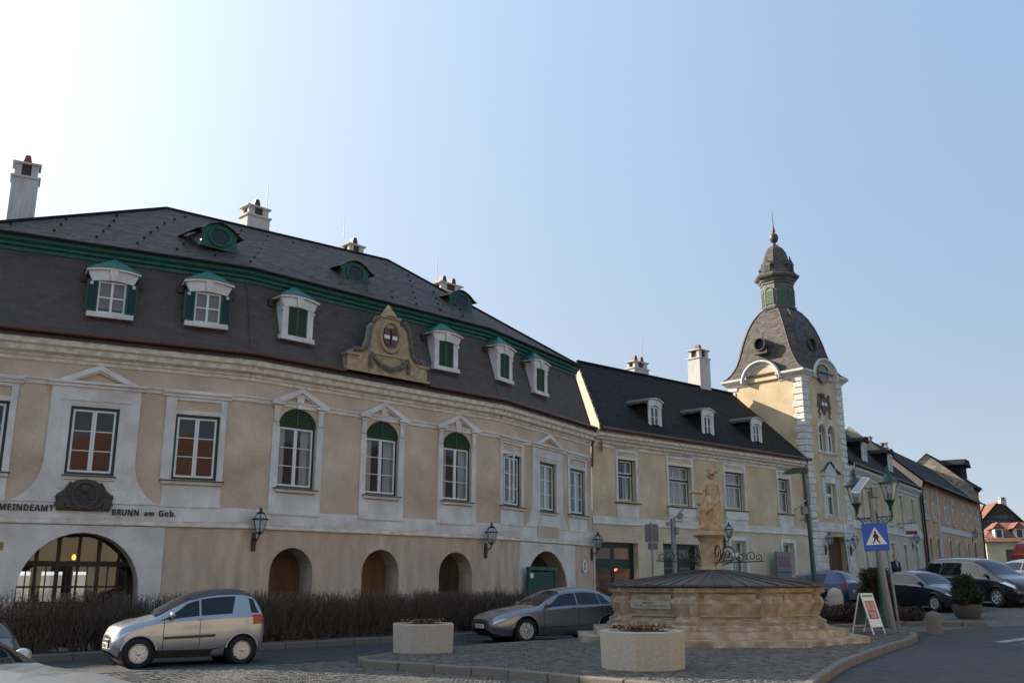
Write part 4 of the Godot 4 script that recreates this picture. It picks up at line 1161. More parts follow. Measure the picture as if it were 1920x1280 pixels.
func tower() -> void:
	var T: Transform3D = PL["T"]
	var th := thing("clock_tower", "yellow clock tower with white quoins, slate bell roof and green louvred lantern", "tower", T.origin)
	var W := 4.1; var D := 4.85; var Y := 12.75
	var m := Mb.new()
	var holes := [[1.52, 2.62, 5.10, 6.86], [1.28, 1.98, 8.60, 10.05, 0.35], [2.22, 2.92, 8.60, 10.05, 0.35], [1.30, 3.15, 0.6, 3.98]]
	wall(m, 0, W, 0.4, Y, holes, 0.32)
	part(th, "front_wall", m, mats["yellow"], T)
	var s := Mb.new()
	s.quad(Vector3(0, 0.4, -D), Vector3(0, 0.4, 0), Vector3(0, Y, 0), Vector3(0, Y, -D))
	s.quad(Vector3(W, 0.4, 0), Vector3(W, 0.4, -D), Vector3(W, Y, -D), Vector3(W, Y, 0))
	s.quad(Vector3(W, 0.4, -D), Vector3(0, 0.4, -D), Vector3(0, Y, -D), Vector3(W, Y, -D))
	part(th, "side_wall", s, mats["yellow"], T)
	# quoins, long and short
	for k in 33:
		var y := 1.0 + k * 0.355
		if y + 0.33 > Y: break
		var l := 0.62 if k % 2 == 0 else 0.48
		for cx: int in [0, 1]:
			var q := Mb.new()
			var x := 0.0 if cx == 0 else W
			var sg := 1.0 if cx == 0 else -1.0
			var x0 := minf(x - sg * 0.05, x + sg * l); var x1 := maxf(x - sg * 0.05, x + sg * l)
			q.cbx(Transform3D(Basis(), Vector3((x0 + x1) / 2, y + 0.165, -l / 2 + 0.025)), Vector3(x1 - x0, 0.315, l + 0.05), 0.025)
			part(th, "quoin", q, mats["white"], T)
		if k > 18:
			var q := Mb.new()
			q.cbx(Transform3D(Basis(), Vector3(l / 2 - 0.025, y + 0.165, -D + l / 2 - 0.025)), Vector3(l + 0.05, 0.315, l + 0.05), 0.025)
			part(th, "quoin", q, mats["white"], T)
	# cornice that arches over the middle of each side
	for side in 4:
		var ln := W if side % 2 == 0 else D
		var org := [Vector3(0, 0, 0), Vector3(W, 0, 0), Vector3(W, 0, -D), Vector3(0, 0, -D)][side] as Vector3
		var f := T * Transform3D(Basis(Vector3.UP, PI / 2 * side), org)
		var c := Mb.new()
		var prof := [[-0.02, 12.55], [0.06, 12.58], [0.06, 12.72], [0.18, 12.80], [0.30, 12.88], [0.34, 12.90], [0.34, 13.02], [-0.02, 13.06]]
		var a := ln / 2 - 0.98; var b := ln / 2 + 0.98
		c.sweep(prof, 0.0, a, -1.0, 0.0); c.sweep(prof, b, ln, 0.0, 1.0)
		var g := []
		for k in 21:
			var an := PI - PI * k / 20.0
			var row := PackedVector3Array()
			for q: Array in prof: row.append(Vector3(ln / 2 + (0.98 + (q[1] - 12.55) * 0.7) * cos(an), 12.70 + (0.84 + (q[1] - 12.55) * 0.7) * sin(an), maxf(q[0], 0.1) + 0.06))
			g.append(row)
		c.grid(g)
		part(th, "cornice", c, mats["white"], f)
		var ty := Mb.new()
		ty.prism(arc(ln / 2, 12.70, 1.0, 0.86, 0, PI, 18), -0.3, 0.13)
		var to := part(th, "gable_panel", ty, mats["yellow"], f)
		var hood := Mb.new()   # slate behind the arch
		var hg := []
		for zz: float in [0.32, -1.1]:
			var row := PackedVector3Array()
			for k in 13:
				var an := PI - PI * k / 12.0
				row.append(Vector3(ln / 2 + 1.34 * cos(an), 12.82 + 1.1 * sin(an), zz))
			hg.append(row)
		hood.grid(hg)
		part(to, "arch_hood", hood, mats["tower_slate"], f)
		if side in [0]:
			var ck := Mb.new()
			var fr := []
			for k in 33: fr.append(Vector3(ln / 2 - 0.05 + 0.52 * cos(TAU * k / 32), 13.0 + 0.52 * sin(TAU * k / 32), 0.18))
			ck.tube(fr, 0.05, 6)
			ck.prism(arc(ln / 2 - 0.05, 13.0, 0.52, 0.52, 0, TAU * 31 / 32, 31), 0.0, 0.175)
			var co := part(th, "clock_face", ck, mats["metal_grey"], f)
			var hn := Mb.new()
			for k in 12:
				var an := TAU * k / 12
				hn.hexa(Transform3D(Basis(Vector3(0, 0, 1), an), Vector3(ln / 2 - 0.05, 13.0, 0)), 0.40, 0.48, -0.015, 0.015, 0.175, 0.185)
			hn.hexa(Transform3D(Basis(Vector3(0, 0, 1), 2.2), Vector3(ln / 2 - 0.05, 13.0, 0)), -0.08, 0.30, -0.022, 0.022, 0.188, 0.198)
			hn.hexa(Transform3D(Basis(Vector3(0, 0, 1), 0.5), Vector3(ln / 2 - 0.05, 13.0, 0)), -0.08, 0.42, -0.015, 0.015, 0.2, 0.21)
			part(co, "clock_hand", hn, mat("gilt", Color(0.5, 0.34, 0.06), 0.3, null, 1, null, 0, {"metallic": 0.8}), f)
	# bell roof: an eight-sided loft, wide on the main sides
	var ctr := Vector3(W / 2, 0, -D / 2)
	var ring := func(hx: float, hz: float, ch: float, y: float) -> PackedVector3Array:
		var r := PackedVector3Array()
		for q: Array in [[-hx + ch, hz], [hx - ch, hz], [hx, hz - ch], [hx, -hz + ch], [hx - ch, -hz], [-hx + ch, -hz], [-hx, -hz + ch], [-hx, hz - ch]]: r.append(ctr + Vector3(q[0], y, q[1]))
		return r
	var lv := []
	for q: Array in [[1.12, 13.02, 0.02], [1.04, 13.17, 0.06], [0.97, 13.45, 0.12], [0.91, 13.85, 0.2], [0.875, 14.4, 0.3], [0.845, 15.0, 0.36], [0.80, 15.55, 0.4], [0.735, 16.1, 0.42], [0.64, 16.6, 0.42], [0.52, 17.0, 0.40], [0.42, 17.22, 0.40], [0.38, 17.3, 0.4]]:
		lv.append(ring.call(2.05 * q[0], lerpf(2.42, 2.05, clampf((q[1] - 13.0) / 4.0, 0, 1)) * q[0], q[2], q[1]))
	var br := Mb.new()
	for i in lv.size() - 1:
		for j in 8:
			var k := (j + 1) % 8
			br.quad(lv[i][j], lv[i][k], lv[i + 1][k], lv[i + 1][j])
	var bo := part(th, "bell_roof", br, mats["tower_slate"], T)
	var hp := Mb.new()
	for j in 8:
		var pts := []
		for i in lv.size(): pts.append(lv[i][j])
		hp.tube(pts, 0.045, 5)
	part(bo, "hip_flashing", hp, mats["copper_sheet"], T)
	for side in 4:   # round lucarnes
		var f := T * Transform3D(Basis(Vector3.UP, PI / 2 * side), ctr + Vector3(0, 14.85, 0))
		var h := Mb.new()
		var dep := 1.72 if side % 2 == 0 else 1.92
		var cyl := []
		for zz: float in [dep + 0.32, dep - 0.6]:
			var row := PackedVector3Array()
			for k in 17: row.append(Vector3(0.36 * cos(TAU * k / 16), 0.36 * sin(TAU * k / 16), zz))
			cyl.append(row)
		h.grid(cyl)
		h.bx(-0.42, 0.42, -0.55, -0.30, dep - 0.5, dep + 0.28)
		var rg := []
		for k in 17: rg.append(Vector3(0.36 * cos(TAU * k / 16), 0.36 * sin(TAU * k / 16), dep + 0.32))
		h.tube(rg, 0.05, 5)
		var lo := part(bo, "lucarne", h, mats["tower_slate"], f)
		var dk := Mb.new()
		dk.prism(arc(0, 0, 0.35, 0.35, 0, TAU * 15 / 16, 15), dep + 0.05, dep + 0.12)
		part(lo, "louvre_disc", dk, mats["dark"], f)
	# lantern
	var oct := func(r: float, y: float) -> PackedVector3Array:
		var q := PackedVector3Array()
		for k in 8:
			var a := TAU * (k + 0.5) / 8
			q.append(ctr + Vector3(r * sin(a), y, r * cos(a)))
		return q
	var lan := Mb.new()
	var rings := []
	for q: Array in [[1.02, 17.2], [1.06, 17.3], [0.96, 17.4], [0.96, 18.75], [1.02, 18.8], [1.02, 18.9], [1.10, 18.95], [1.12, 19.05], [1.32, 19.18], [1.34, 19.26]]: rings.append(oct.call(q[0], q[1]))
	for i in rings.size() - 1:
		for j in 8: lan.quad(rings[i][j], rings[i][(j + 1) % 8], rings[i + 1][(j + 1) % 8], rings[i + 1][j])
	var la := part(th, "lantern", lan, mats["copper_sheet"] if false else mat("lantern_sheet", Color(0.16, 0.145, 0.13), 0.5, noise_tex("sheet", 0.7, 1.0), 0.6), T)
	for k in 8:
		var a := TAU * (k + 1) / 8
		var f := T * Transform3D(Basis(Vector3.UP, a), ctr + Vector3(0, 17.5, 0))
		var lo := Mb.new()
		var rr := 0.96 * cos(PI / 8)
		lo.bx(-0.24, 0.24, 0.0, 0.8, rr - 0.02, rr + 0.015)
		lo.prism(arc(0, 0.8, 0.24, 0.22, 0, PI, 10), rr - 0.02, rr + 0.015)
		for j in 9: lo.quad(Vector3(-0.22, 0.04 + j * 0.09, rr + 0.05), Vector3(0.22, 0.04 + j * 0.09, rr + 0.05), Vector3(0.22, 0.12 + j * 0.09, rr + 0.016), Vector3(-0.22, 0.12 + j * 0.09, rr + 0.016))
		var rim := [Vector3(-0.27, -0.02, rr + 0.02)]
		for pt in arc(0, 0.8, 0.27, 0.25, PI, 0, 10): rim.append(Vector3(pt.x, pt.y, rr + 0.02))
		rim.append(Vector3(0.27, -0.02, rr + 0.02))
		var lp := part(la, "louvre", lo, mat("louvre_green", Color(0.085, 0.16, 0.085), 0.6), f)
		var tr := Mb.new()
		tr.tube(rim, 0.035, 5)
		part(la, "louvre_trim", tr, mats["lantern_sheet"], f)
	var dm := Mb.new()
	rings.clear()
	for q: Array in [[1.36, 19.26], [1.22, 19.36], [1.0, 19.6], [0.86, 19.85], [0.80, 20.15], [0.74, 20.5], [0.64, 20.85], [0.48, 21.12], [0.28, 21.28], [0.16, 21.32]]: rings.append(oct.call(q[0], q[1]))
	for i in rings.size() - 1:
		for j in 8: dm.quad(rings[i][j], rings[i][(j + 1) % 8], rings[i + 1][(j + 1) % 8], rings[i + 1][j])
	var dmo := part(th, "upper_dome", dm, mats["tower_slate"], T)
	for k in 4:
		var a := TAU * k / 4
		var f := T * Transform3D(Basis(Vector3.UP, a), ctr + Vector3(0, 19.5, 0))
		var g := Mb.new()
		g.prism(PackedVector2Array([Vector2(-0.26, 0), Vector2(0.26, 0), Vector2(0.24, 0.4), Vector2(0.34, 0.42), Vector2(0.0, 0.75), Vector2(-0.34, 0.42), Vector2(-0.24, 0.4)]), 0.6, 1.05)
		g.lathe([[0.05, 0.72], [0.03, 0.8], [0.06, 0.86], [0.0, 0.95]], 6, Transform3D(Basis(), Vector3(0, 0, 0.98)))
		var go := part(dmo, "dome_gablet", g, mats["tower_slate"], f)
		var gd := Mb.new()
		gd.prism(arc(0, 0.22, 0.13, 0.2, 0, TAU * 11 / 12, 11), 1.05, 1.06)
		part(go, "gablet_opening", gd, mats["dark"], f)
	var fin := Mb.new()
	fin.lathe([[0.22, 21.28], [0.24, 21.36], [0.10, 21.42], [0.08, 21.52], [0.20, 21.62], [0.27, 21.82], [0.25, 22.0], [0.18, 22.1], [0.09, 22.14], [0.07, 22.24], [0.13, 22.30], [0.07, 22.38], [0.10, 22.46], [0.05, 22.52], [0.035, 22.7], [0.006, 23.75]], 12, Transform3D(Basis(), ctr))
	part(th, "finial", fin, mat("finial_metal", Color(0.10, 0.06, 0.05), 0.45, null, 1, null, 0, {"metallic": 0.3}), T)
	# front: twin arched windows, one window with a canopy, the door
	for x: float in [1.28, 2.22]:
		var sur := Mb.new()
		var rim := [Vector3(x - 0.06, 8.5, 0.03)]
		for pt in arc(x + 0.35, 9.72, 0.43, 0.45, PI, 0, 12): rim.append(Vector3(pt.x, pt.y, 0.03))
		rim.append(Vector3(x + 0.76, 8.5, 0.03))
		sur.tube(rim, 0.075, 6)
		sur.prism(PackedVector2Array([Vector2(x + 0.28, 10.1), Vector2(x + 0.42, 10.1), Vector2(x + 0.38, 10.45), Vector2(x + 0.32, 10.45)]), 0.0, 0.1)
		part(th, "window_surround", sur, mats["white"], T)
		var o := window(th, T, x, x + 0.7, 8.60, 9.66, -0.16, [[1.0, 2, 1]], "frame_white", 0.04, {"curtain": 2})
		var lu := Mb.new()
		lu.prism(arc(x + 0.35, 9.66, 0.35, 0.39, 0, PI, 12), -0.22, -0.20)
		part(o, "arch_pane", lu, mats["car_glass"], T)
		var bar := Mb.new()
		for pt in [0.33, 0.2]:
			var ar := []
			for q in arc(x + 0.35, 9.66, pt, pt * 1.1, 0, PI, 10): ar.append(Vector3(q.x, q.y, -0.18))
			bar.tube(ar, 0.022, 5)
		part(o, "arch_bars", bar, mats["frame_white"], T)
	var sl := Mb.new()
	sl.sweep([[0.0, 8.40], [0.05, 8.42], [0.12, 8.50], [0.12, 8.56], [0.0, 8.58]], 1.05, 3.15)
	sl.bx(1.15, 1.3, 8.15, 8.42, 0, 0.08); sl.bx(2.9, 3.05, 8.15, 8.42, 0, 0.08)
	part(th, "sill", sl, mats["white"], T)
	var cs := Mb.new()
	cs.bx(1.22, 1.52, 4.9, 7.1, 0, 0.06); cs.bx(2.62, 2.92, 4.9, 7.1, 0, 0.06)
	cs.prism(PackedVector2Array([Vector2(1.1, 7.35), Vector2(1.5, 7.35), Vector2(1.6, 7.6), Vector2(2.07, 8.0), Vector2(2.54, 7.6), Vector2(2.64, 7.35), Vector2(3.04, 7.35), Vector2(3.04, 7.25), Vector2(1.1, 7.25)]), 0.0, 0.10)
	cs.bx(1.52, 2.62, 6.86, 7.25, 0, 0.05)
	part(th, "window_surround", cs, mats["white"], T)
	var cp := Mb.new()
	for sg: float in [-1.0, 1.0]:
		cp.quad(Vector3(2.07 + sg * 0.0, 8.06, 0.2), Vector3(2.07 + sg * 0.55, 7.62, 0.2), Vector3(2.07 + sg * 0.55, 7.60, -0.05), Vector3(2.07, 8.04, -0.05))
		cp.quad(Vector3(2.07 + sg * 0.55, 7.62, 0.2), Vector3(2.07 + sg * 1.05, 7.40, 0.2), Vector3(2.07 + sg * 1.05, 7.38, -0.05), Vector3(2.07 + sg * 0.55, 7.6, -0.05))
	part(th, "window_canopy", cp, mats["green_copper"], T)
	window(th, T, 1.52, 2.62, 5.10, 6.86, -0.2, [[0.62, 2, 1], [0.38, 1, 1]], "frame_white", 0.05, {"curtain": 2})
	var b := Mb.new()
	b.sweep([[0.0, 4.20], [0.08, 4.22], [0.08, 4.40], [0.05, 4.42], [0.05, 4.66], [0.0, 4.68]], -0.02, W + 0.02)
	part(th, "string_course", b, mats["white"], T)
	for x: Array in [[0.0, 1.30], [3.15, 4.1]]:
		for k in 8:
			var q := Mb.new()
			q.cbx(Transform3D(Basis(), Vector3((x[0] + x[1]) / 2, 1.0 + k * 0.4 + 0.2, 0.035)), Vector3(x[1] - x[0] - 0.02, 0.375, 0.09), 0.02)
			part(th, "rusticated_block", q, mats["white"], T)
	var dr := Mb.new()
	dr.bx(1.30, 2.2, 0.8, 3.6, -0.32, -0.26); dr.bx(2.25, 3.15, 0.8, 3.6, -0.32, -0.26); dr.bx(1.30, 3.15, 3.6, 3.98, -0.34, -0.28)
	var dro := part(th, "entrance_door", dr, mat("door_brown", Color(0.10, 0.055, 0.025), 0.6), T)
	var gg := Mb.new()   # fir garland round the doorway
	var r := RandomNumberGenerator.new()
	r.seed = 11
	for k in 900:
		var t := r.randf() * 6.6
		var c := Vector3(3.10, 1.2 + t, 0.02) if t < 2.75 else Vector3(3.10 - (t - 2.75), 3.9 - 0.10 * sin((t - 2.75) * 1.7), 0.02)
		if t > 4.6: continue
		var d := Vector3(r.randf_range(-1, 1), r.randf_range(-1, 1), r.randf_range(0, 1)).normalized()
		c += d * 0.08
		gg.tri(c, c + d * 0.11 + Vector3(0.014, 0, 0), c + d * 0.11 - Vector3(0.014, 0.02, 0))
	part(dro, "fir_garland", gg, mats["leaf_dark"], T)
	tower_arms(th, T)

func tower_arms(th: Node3D, T: Transform3D) -> void:   # painted shield with two supporters
	var f := T * Transform3D(Basis(), Vector3(2.05, 11.25, 0.0))
	var m := Mb.new()
	m.prism(PackedVector2Array([Vector2(-0.30, 0.40), Vector2(-0.12, 0.36), Vector2(0.10, 0.46), Vector2(0.30, 0.42), Vector2(0.30, -0.05), Vector2(0.24, -0.32), Vector2(0.0, -0.56), Vector2(-0.24, -0.32), Vector2(-0.30, -0.05)]), 0.0, 0.08)
	m.lathe([[0.16, 0.0], [0.2, 0.1], [0.12, 0.2], [0.0, 0.22]], 8, Transform3D(Basis(), Vector3(-0.2, 0.42, 0.06)))
	var o := part(th, "coat_of_arms", m, mat("arms_red", Color(0.16, 0.05, 0.045), 0.6), f)
	var w := Mb.new()
	w.bx(-0.29, -0.04, -0.06, 0.12, 0.08, 0.088); w.bx(0.04, 0.29, -0.06, 0.12, 0.08, 0.088)
	part(o, "shield_bar", w, mats["sign_white"], f)
	for s: float in [-1.0, 1.0]:
		var g := Mb.new()
		g.tube([Vector3(s * 0.50, 0.42, 0.05), Vector3(s * 0.52, 0.1, 0.08), Vector3(s * 0.46, -0.3, 0.06)], 0.07, 7, 0.06)
		g.tube([Vector3(s * 0.50, 0.15, 0.08), Vector3(s * 0.34, 0.12, 0.1)], 0.05, 6)
		g.tube([Vector3(s * 0.46, -0.3, 0.06), Vector3(s * 0.62, -0.42, 0.05), Vector3(s * 0.44, -0.62, 0.05), Vector3(s * 0.62, -0.80, 0.05)], 0.055, 6, 0.035)
		g.tube([Vector3(s * 0.54, 0.15, 0.06), Vector3(s * 0.72, -0.2, 0.05)], 0.05, 6, 0.02)
		g.lathe([[0.0, -0.09], [0.07, -0.05], [0.075, 0.03], [0.0, 0.1]], 8, Transform3D(Basis(), Vector3(s * 0.50, 0.52, 0.06)))
		part(o, "supporter_figure", g, mat("arms_grey", Color(0.13, 0.13, 0.14), 0.6), f)

func row_house() -> void:   # yellow house right of the tower
	var C: Transform3D = PL["C"]
	var th := thing("corner_house", "yellow house beyond the clock tower with two big dark dormers", "house", C.origin)
	var ln := 18.9
	var us := [2.4, 5.65, 9.1, 12.6, 16.1]
	var hu := []; var hl := []
	for u: float in us:
		hu.append([u - 0.52, u + 0.52, 5.2, 7.2]); hl.append([u - 0.5, u + 0.5, 2.2, 3.95])
	var up := Mb.new()
	wall(up, 0, ln, 4.5, 8.2, hu, 0.28)
	part(th, "upper_wall", up, mats["yellow"], C)
	var lo := Mb.new()
	wall(lo, 0, ln, 0.8, 4.5, hl, 0.28)
	part(th, "lower_wall", lo, mats["cream"], C)
	var c := Mb.new()
	c.sweep([[0.0, 7.45], [0.05, 7.5], [0.05, 7.62], [0.2, 7.75], [0.3, 7.85], [0.3, 7.98], [0.0, 8.0]], 0, ln)
	part(th, "cornice", c, mats["white"], C)
	var b := Mb.new()
	b.sweep([[0.0, 4.50], [0.06, 4.53], [0.06, 4.6], [0.03, 4.62], [0.03, 5.0], [0.0, 5.02]], 0, ln)
	part(th, "string_course", b, mats["white"], C)
	for k in us.size():
		var u: float = us[k]
		var s := Mb.new()
		for q: Array in [[5.05, 7.2], [2.0, 3.95]]:
			s.bx(u - 0.68, u - 0.52, q[0], q[1] + 0.14, 0, 0.04); s.bx(u + 0.52, u + 0.68, q[0], q[1] + 0.14, 0, 0.04); s.bx(u - 0.52, u + 0.52, q[1], q[1] + 0.14, 0, 0.04)
		for j in 3: s.bx(u - 0.6, u + 0.6, 7.38 + j * 0.035, 7.395 + j * 0.035, 0, 0.06 + j * 0.02)
		s.bx(u - 0.75, u + 0.75, 5.04, 5.10, -0.2, 0.12)
		part(th, "window_surround", s, mats["white"], C)
		window(th, C, u - 0.52, u + 0.52, 5.2, 7.2, -0.16, [[0.62, 2, 1], [0.38, 1, 1]], "frame_white", 0.05, {"curtain": 2})
		window(th, C, u - 0.5, u + 0.5, 2.2, 3.95, -0.16, [[0.62, 2, 1], [0.38, 1, 1]], "frame_white", 0.05)
	var rf := Mb.new()
	rf.quad(Vector3(0, 8.15, 0.25), Vector3(ln, 8.15, 0.25), Vector3(ln - 2.0, 11.5, -3.0), Vector3(0, 11.5, -3.0))
	rf.quad(Vector3(0, 11.5, -3.0), Vector3(ln - 2.0, 11.5, -3.0), Vector3(ln, 8.15, -7), Vector3(0, 8.15, -7))
	rf.tri(Vector3(ln, 8.15, 0.25), Vector3(ln, 8.15, -7), Vector3(ln - 2.0, 11.5, -3.0))
	part(th, "roof", rf, mats["roof_dark"], C)
	for u: float in [5.9, 12.7]:
		var f := C * Transform3D(Basis(), Vector3(u, 8.45, -0.45))
		var m := Mb.new()
		m.bx(-0.5, -0.34, 0, 1.6, -0.05, 0.05); m.bx(0.34, 0.5, 0, 1.6, -0.05, 0.05); m.bx(-0.5, 0.5, -0.08, 0.1, -0.05, 0.07); m.bx(-0.5, 0.5, 1.35, 1.62, -0.05, 0.06)
		var o := part(th, "dormer", m, mats["white"], f)
		var ck := Mb.new()
		for s: float in [-0.48, 0.48]: ck.quad(Vector3(s, -0.1, 0), Vector3(s, -0.1, -0.2), Vector3(s, 1.6, -1.9), Vector3(s, 1.6, 0))
		part(o, "cheek", ck, mats["roof_dark"], f)
		var r := Mb.new()
		r.prism(PackedVector2Array([Vector2(-0.75, 1.6), Vector2(0.75, 1.6), Vector2(0.5, 1.82), Vector2(0, 1.95), Vector2(-0.5, 1.82)]), -2.6, 0.2)
		part(o, "dormer_roof", r, mats["roof_dark"], f)
		window(o, f, -0.34, 0.34, 0.1, 1.35, 0.0, [[1.0, 2, 2]], "frame_white", 0.03, {"room": 0.6, "margin": 0.06})
	var gt := Mb.new()
	gt.tube([Vector3(-0.1, 8.1, 0.4), Vector3(ln, 8.1, 0.4)], 0.07, 8)
	part(th, "gutter", gt, mats["gutter"], C)
	var dp := Mb.new()
	dp.tube([Vector3(0.5, 8.0, 0.35), Vector3(0.45, 7.6, 0.12), Vector3(0.45, 6.6, 0.12)], 0.05, 8)
	dp.tube([Vector3(ln - 0.25, 8.0, 0.35), Vector3(ln - 0.2, 7.5, 0.12), Vector3(ln - 0.2, 1.0, 0.12)], 0.06, 8)
	part(th, "downpipe", dp, mats["gutter"], C)
	var bx := Mb.new()
	bx.quad(Vector3(0, 0.8, -7), Vector3(ln, 0.8, -7), Vector3(ln, 8.15, -7), Vector3(0, 8.15, -7))
	part(th, "rear_wall", bx, mats["cream"], C)
	# raised verge where the roof steps up, pale against the sky
	var gb := Mb.new()
	gb.prism(PackedVector2Array([Vector2(3.0, 12.2), Vector2(0.8, 10.2), Vector2(0.8, 9.2), Vector2(3.0, 11.3), Vector2(5.5, 9.2), Vector2(5.5, 10.2)]), -0.15, 0.15, Transform3D(Basis(Vector3.UP, PI / 2), Vector3(13.0, 0, 0)))
	part(th, "raised_verge", gb, mats["shingle"], C)
	chimney(th, C * Vector3(12.5, 11.2, -3.6), C.basis.get_euler().y, 0.6, 0.5, 0.3, 1)

func orange_house() -> void:
	var D: Transform3D = PL["D"]
	var th := thing("orange_house", "long orange plastered house with arched ground-floor windows catching gold light", "house", D.origin)
	var ln := 27.6
	var us := [1.65, 4.85, 9.55, 12.95, 17.8, 21.7, 24.6, 26.4]
	var ul := [2.0, 4.9, 9.9, 13.5, 18.4]
	var hu := []; var hl := []
	for u: float in us: hu.append([u - 0.55, u + 0.55, 6.35, 8.0])
	for u: float in ul: hl.append([u - 0.55, u + 0.55, 2.6, 4.75, 0.5])
	hl.append([21.2, 22.9, 1.8, 5.0, 0.8])
	var up := Mb.new()
	wall(up, 0, ln, 5.3, 9.0, hu, 0.22)
	part(th, "upper_wall", up, mats["orange"], D)
	var lo := Mb.new()
	wall(lo, 0, ln, 1.0, 5.3, hl, 0.3)
	part(th, "lower_wall", lo, mats["orange"], D)
	var b := Mb.new()
	b.bx(6.6, 21.0, 5.38, 5.78, 0, 0.05)
	part(th, "band", b, mats["white"], D)
	var pl := Mb.new()
	pl.bx(6.2, 6.5, 1.5, 8.8, 0, 0.08)
	part(th, "pilaster", pl, mats["white"], D)
	for u: float in us:
		var s := Mb.new()
		s.bx(u - 0.75, u - 0.55, 6.2, 8.25, 0, 0.04); s.bx(u + 0.55, u + 0.75, 6.2, 8.25, 0, 0.04); s.bx(u - 0.55, u + 0.55, 8.0, 8.25, 0, 0.04); s.bx(u - 0.7, u + 0.7, 6.02, 6.2, 0, 0.09)
		part(th, "window_surround", s, mats["cream"], D)
		window(th, D, u - 0.55, u + 0.55, 6.35, 8.0, -0.03, [[0.60, 2, 1], [0.40, 2, 1]], "frame_white", 0.05, {"curtain": 1})
	for u: float in ul + [22.05]:
		var s := Mb.new()
		var hw := 0.64 if u < 20 else 0.94
		var tp := 4.84 if u < 20 else 5.1
		var rim := [Vector3(u - hw, 2.2, 0.02)]
		for pt in arc(u, tp - 0.62, hw, 0.62, PI, 0, 12): rim.append(Vector3(pt.x, pt.y, 0.02))
		rim.append(Vector3(u + hw, 2.2, 0.02))
		s.tube(rim, 0.1, 6)
		part(th, "window_surround", s, mats["cream"], D)
		if u < 20: window(th, D, u - 0.55, u + 0.55, 2.6, 4.25, -0.16, [[1.0, 2, 2]], "frame_green", 0.05)
		var g := Mb.new()
		g.prism(arc(u, 4.25 if u < 20 else 4.2, hw - 0.1, 0.5 if u < 20 else 0.8, 0, PI, 10), -0.22, -0.2)
		if u > 20: g.bx(u - 0.84, u + 0.84, 1.8, 4.2, -0.22, -0.2)
		part(th, "arch_pane", g, mats["car_glass"], D)
	var rf := Mb.new()
	rf.quad(Vector3(-0.5, 8.75, 0.5), Vector3(ln + 0.3, 8.75, 0.5), Vector3(ln - 1.0, 12.0, -3.2), Vector3(-0.5, 12.0, -3.2))
	rf.quad(Vector3(-0.5, 12.0, -3.2), Vector3(ln - 1.0, 12.0, -3.2), Vector3(ln, 8.8, -8), Vector3(-0.5, 8.8, -8))
	part(th, "roof", rf, mats["roof_dark"], D)
	var ga := Mb.new()
	ga.prism(PackedVector2Array([Vector2(-0.0, 7.0), Vector2(0.35, 8.7), Vector2(-3.2, 11.9), Vector2(-8, 8.8), Vector2(-8, 7)]), -0.1, 0.15, Transform3D(Basis(Vector3.UP, PI / 2), Vector3(-0.1, 0, 0)) * Transform3D(Basis().scaled(Vector3(-1, 1, 1)), Vector3.ZERO))
	part(th, "gable_wall", ga, mats["greywall"], D)
	var gt := Mb.new()
	gt.tube([Vector3(-0.5, 8.72, 0.55), Vector3(ln, 8.72, 0.55)], 0.08, 8)
	gt.tube([Vector3(0.1, 8.65, 0.5), Vector3(0.25, 8.1, 0.15), Vector3(0.3, 1.0, 0.15)], 0.07, 8)
	gt.tube([Vector3(ln - 0.3, 8.65, 0.5), Vector3(ln - 0.4, 8.0, 0.15), Vector3(ln - 0.4, 2.0, 0.15)], 0.07, 8)
	part(th, "gutter", gt, mats["black_iron"], D)
	# the far end stands higher, with a tile-hung gable over the lower roof
	var hi := Mb.new()
	hi.prism(PackedVector2Array([Vector2(-0.5, 8.6), Vector2(-0.5, 10.0), Vector2(3.2, 13.25), Vector2(8, 9.4), Vector2(8, 8.6)]), -0.1, 0.1, Transform3D(Basis(Vector3.UP, PI / 2), Vector3(22.0, 0, 0)))
	part(th, "tile_hung_gable", hi, mat("hung_tiles", Color(0.46, 0.38, 0.29), 0.85, tex["slate"], 0.35, tex["slate_n"], 1.0), D)
	var hr := Mb.new()
	hr.quad(Vector3(21.8, 10.0, 0.6), Vector3(28.2, 10.0, 0.6), Vector3(28.2, 13.35, -3.2), Vector3(21.8, 13.35, -3.2))
	hr.quad(Vector3(21.8, 13.35, -3.2), Vector3(28.2, 13.35, -3.2), Vector3(28.2, 9.3, -8), Vector3(21.8, 9.3, -8))
	part(th, "upper_roof", hr, mats["roof_dark"], D)
	var hw := Mb.new()
	hw.quad(Vector3(22.0, 8.6, 0.02), Vector3(28, 8.6, 0.02), Vector3(28, 10.1, 0.02), Vector3(22.0, 10.1, 0.02))
	part(th, "attic_wall", hw, mats["orange"], D)
	var hd := Mb.new()
	hd.bx(24.0, 27.2, 10.6, 12.3, -3.2, -0.7)
	hd.prism(PackedVector2Array([Vector2(23.6, 12.3), Vector2(27.6, 12.3), Vector2(26.6, 12.9), Vector2(24.6, 12.9)]), -3.4, -0.3)
	part(th, "roof_dormer", hd, mats["roof_dark"], D)
	chimney(th, D * Vector3(3.2, 11.9, -4.0), D.basis.get_euler().y, 0.8, 0.5, 0.35, 0, false)
	chimney(th, D * Vector3(6.6, 11.6, -3.6), D.basis.get_euler().y, 0.7, 0.5, 0.55, 0, false)
	var rw := Mb.new()
	rw.quad(Vector3(-0.5, 1, -8), Vector3(ln, 1, -8), Vector3(ln, 8.8, -8), Vector3(-0.5, 8.8, -8))
	part(th, "rear_wall", rw, mats["orange"], D)
	# narrow brown house that closes the row
	var o2: Vector3 = D * Vector3(ln + 0.3, 0, 0)
	var E := plane(o2.x, o2.z, 22.0)
	var t2 := thing("end_house", "tall narrow brown house with boarded upper wall at the end of the orange row", "house", o2)
	var m2 := Mb.new()
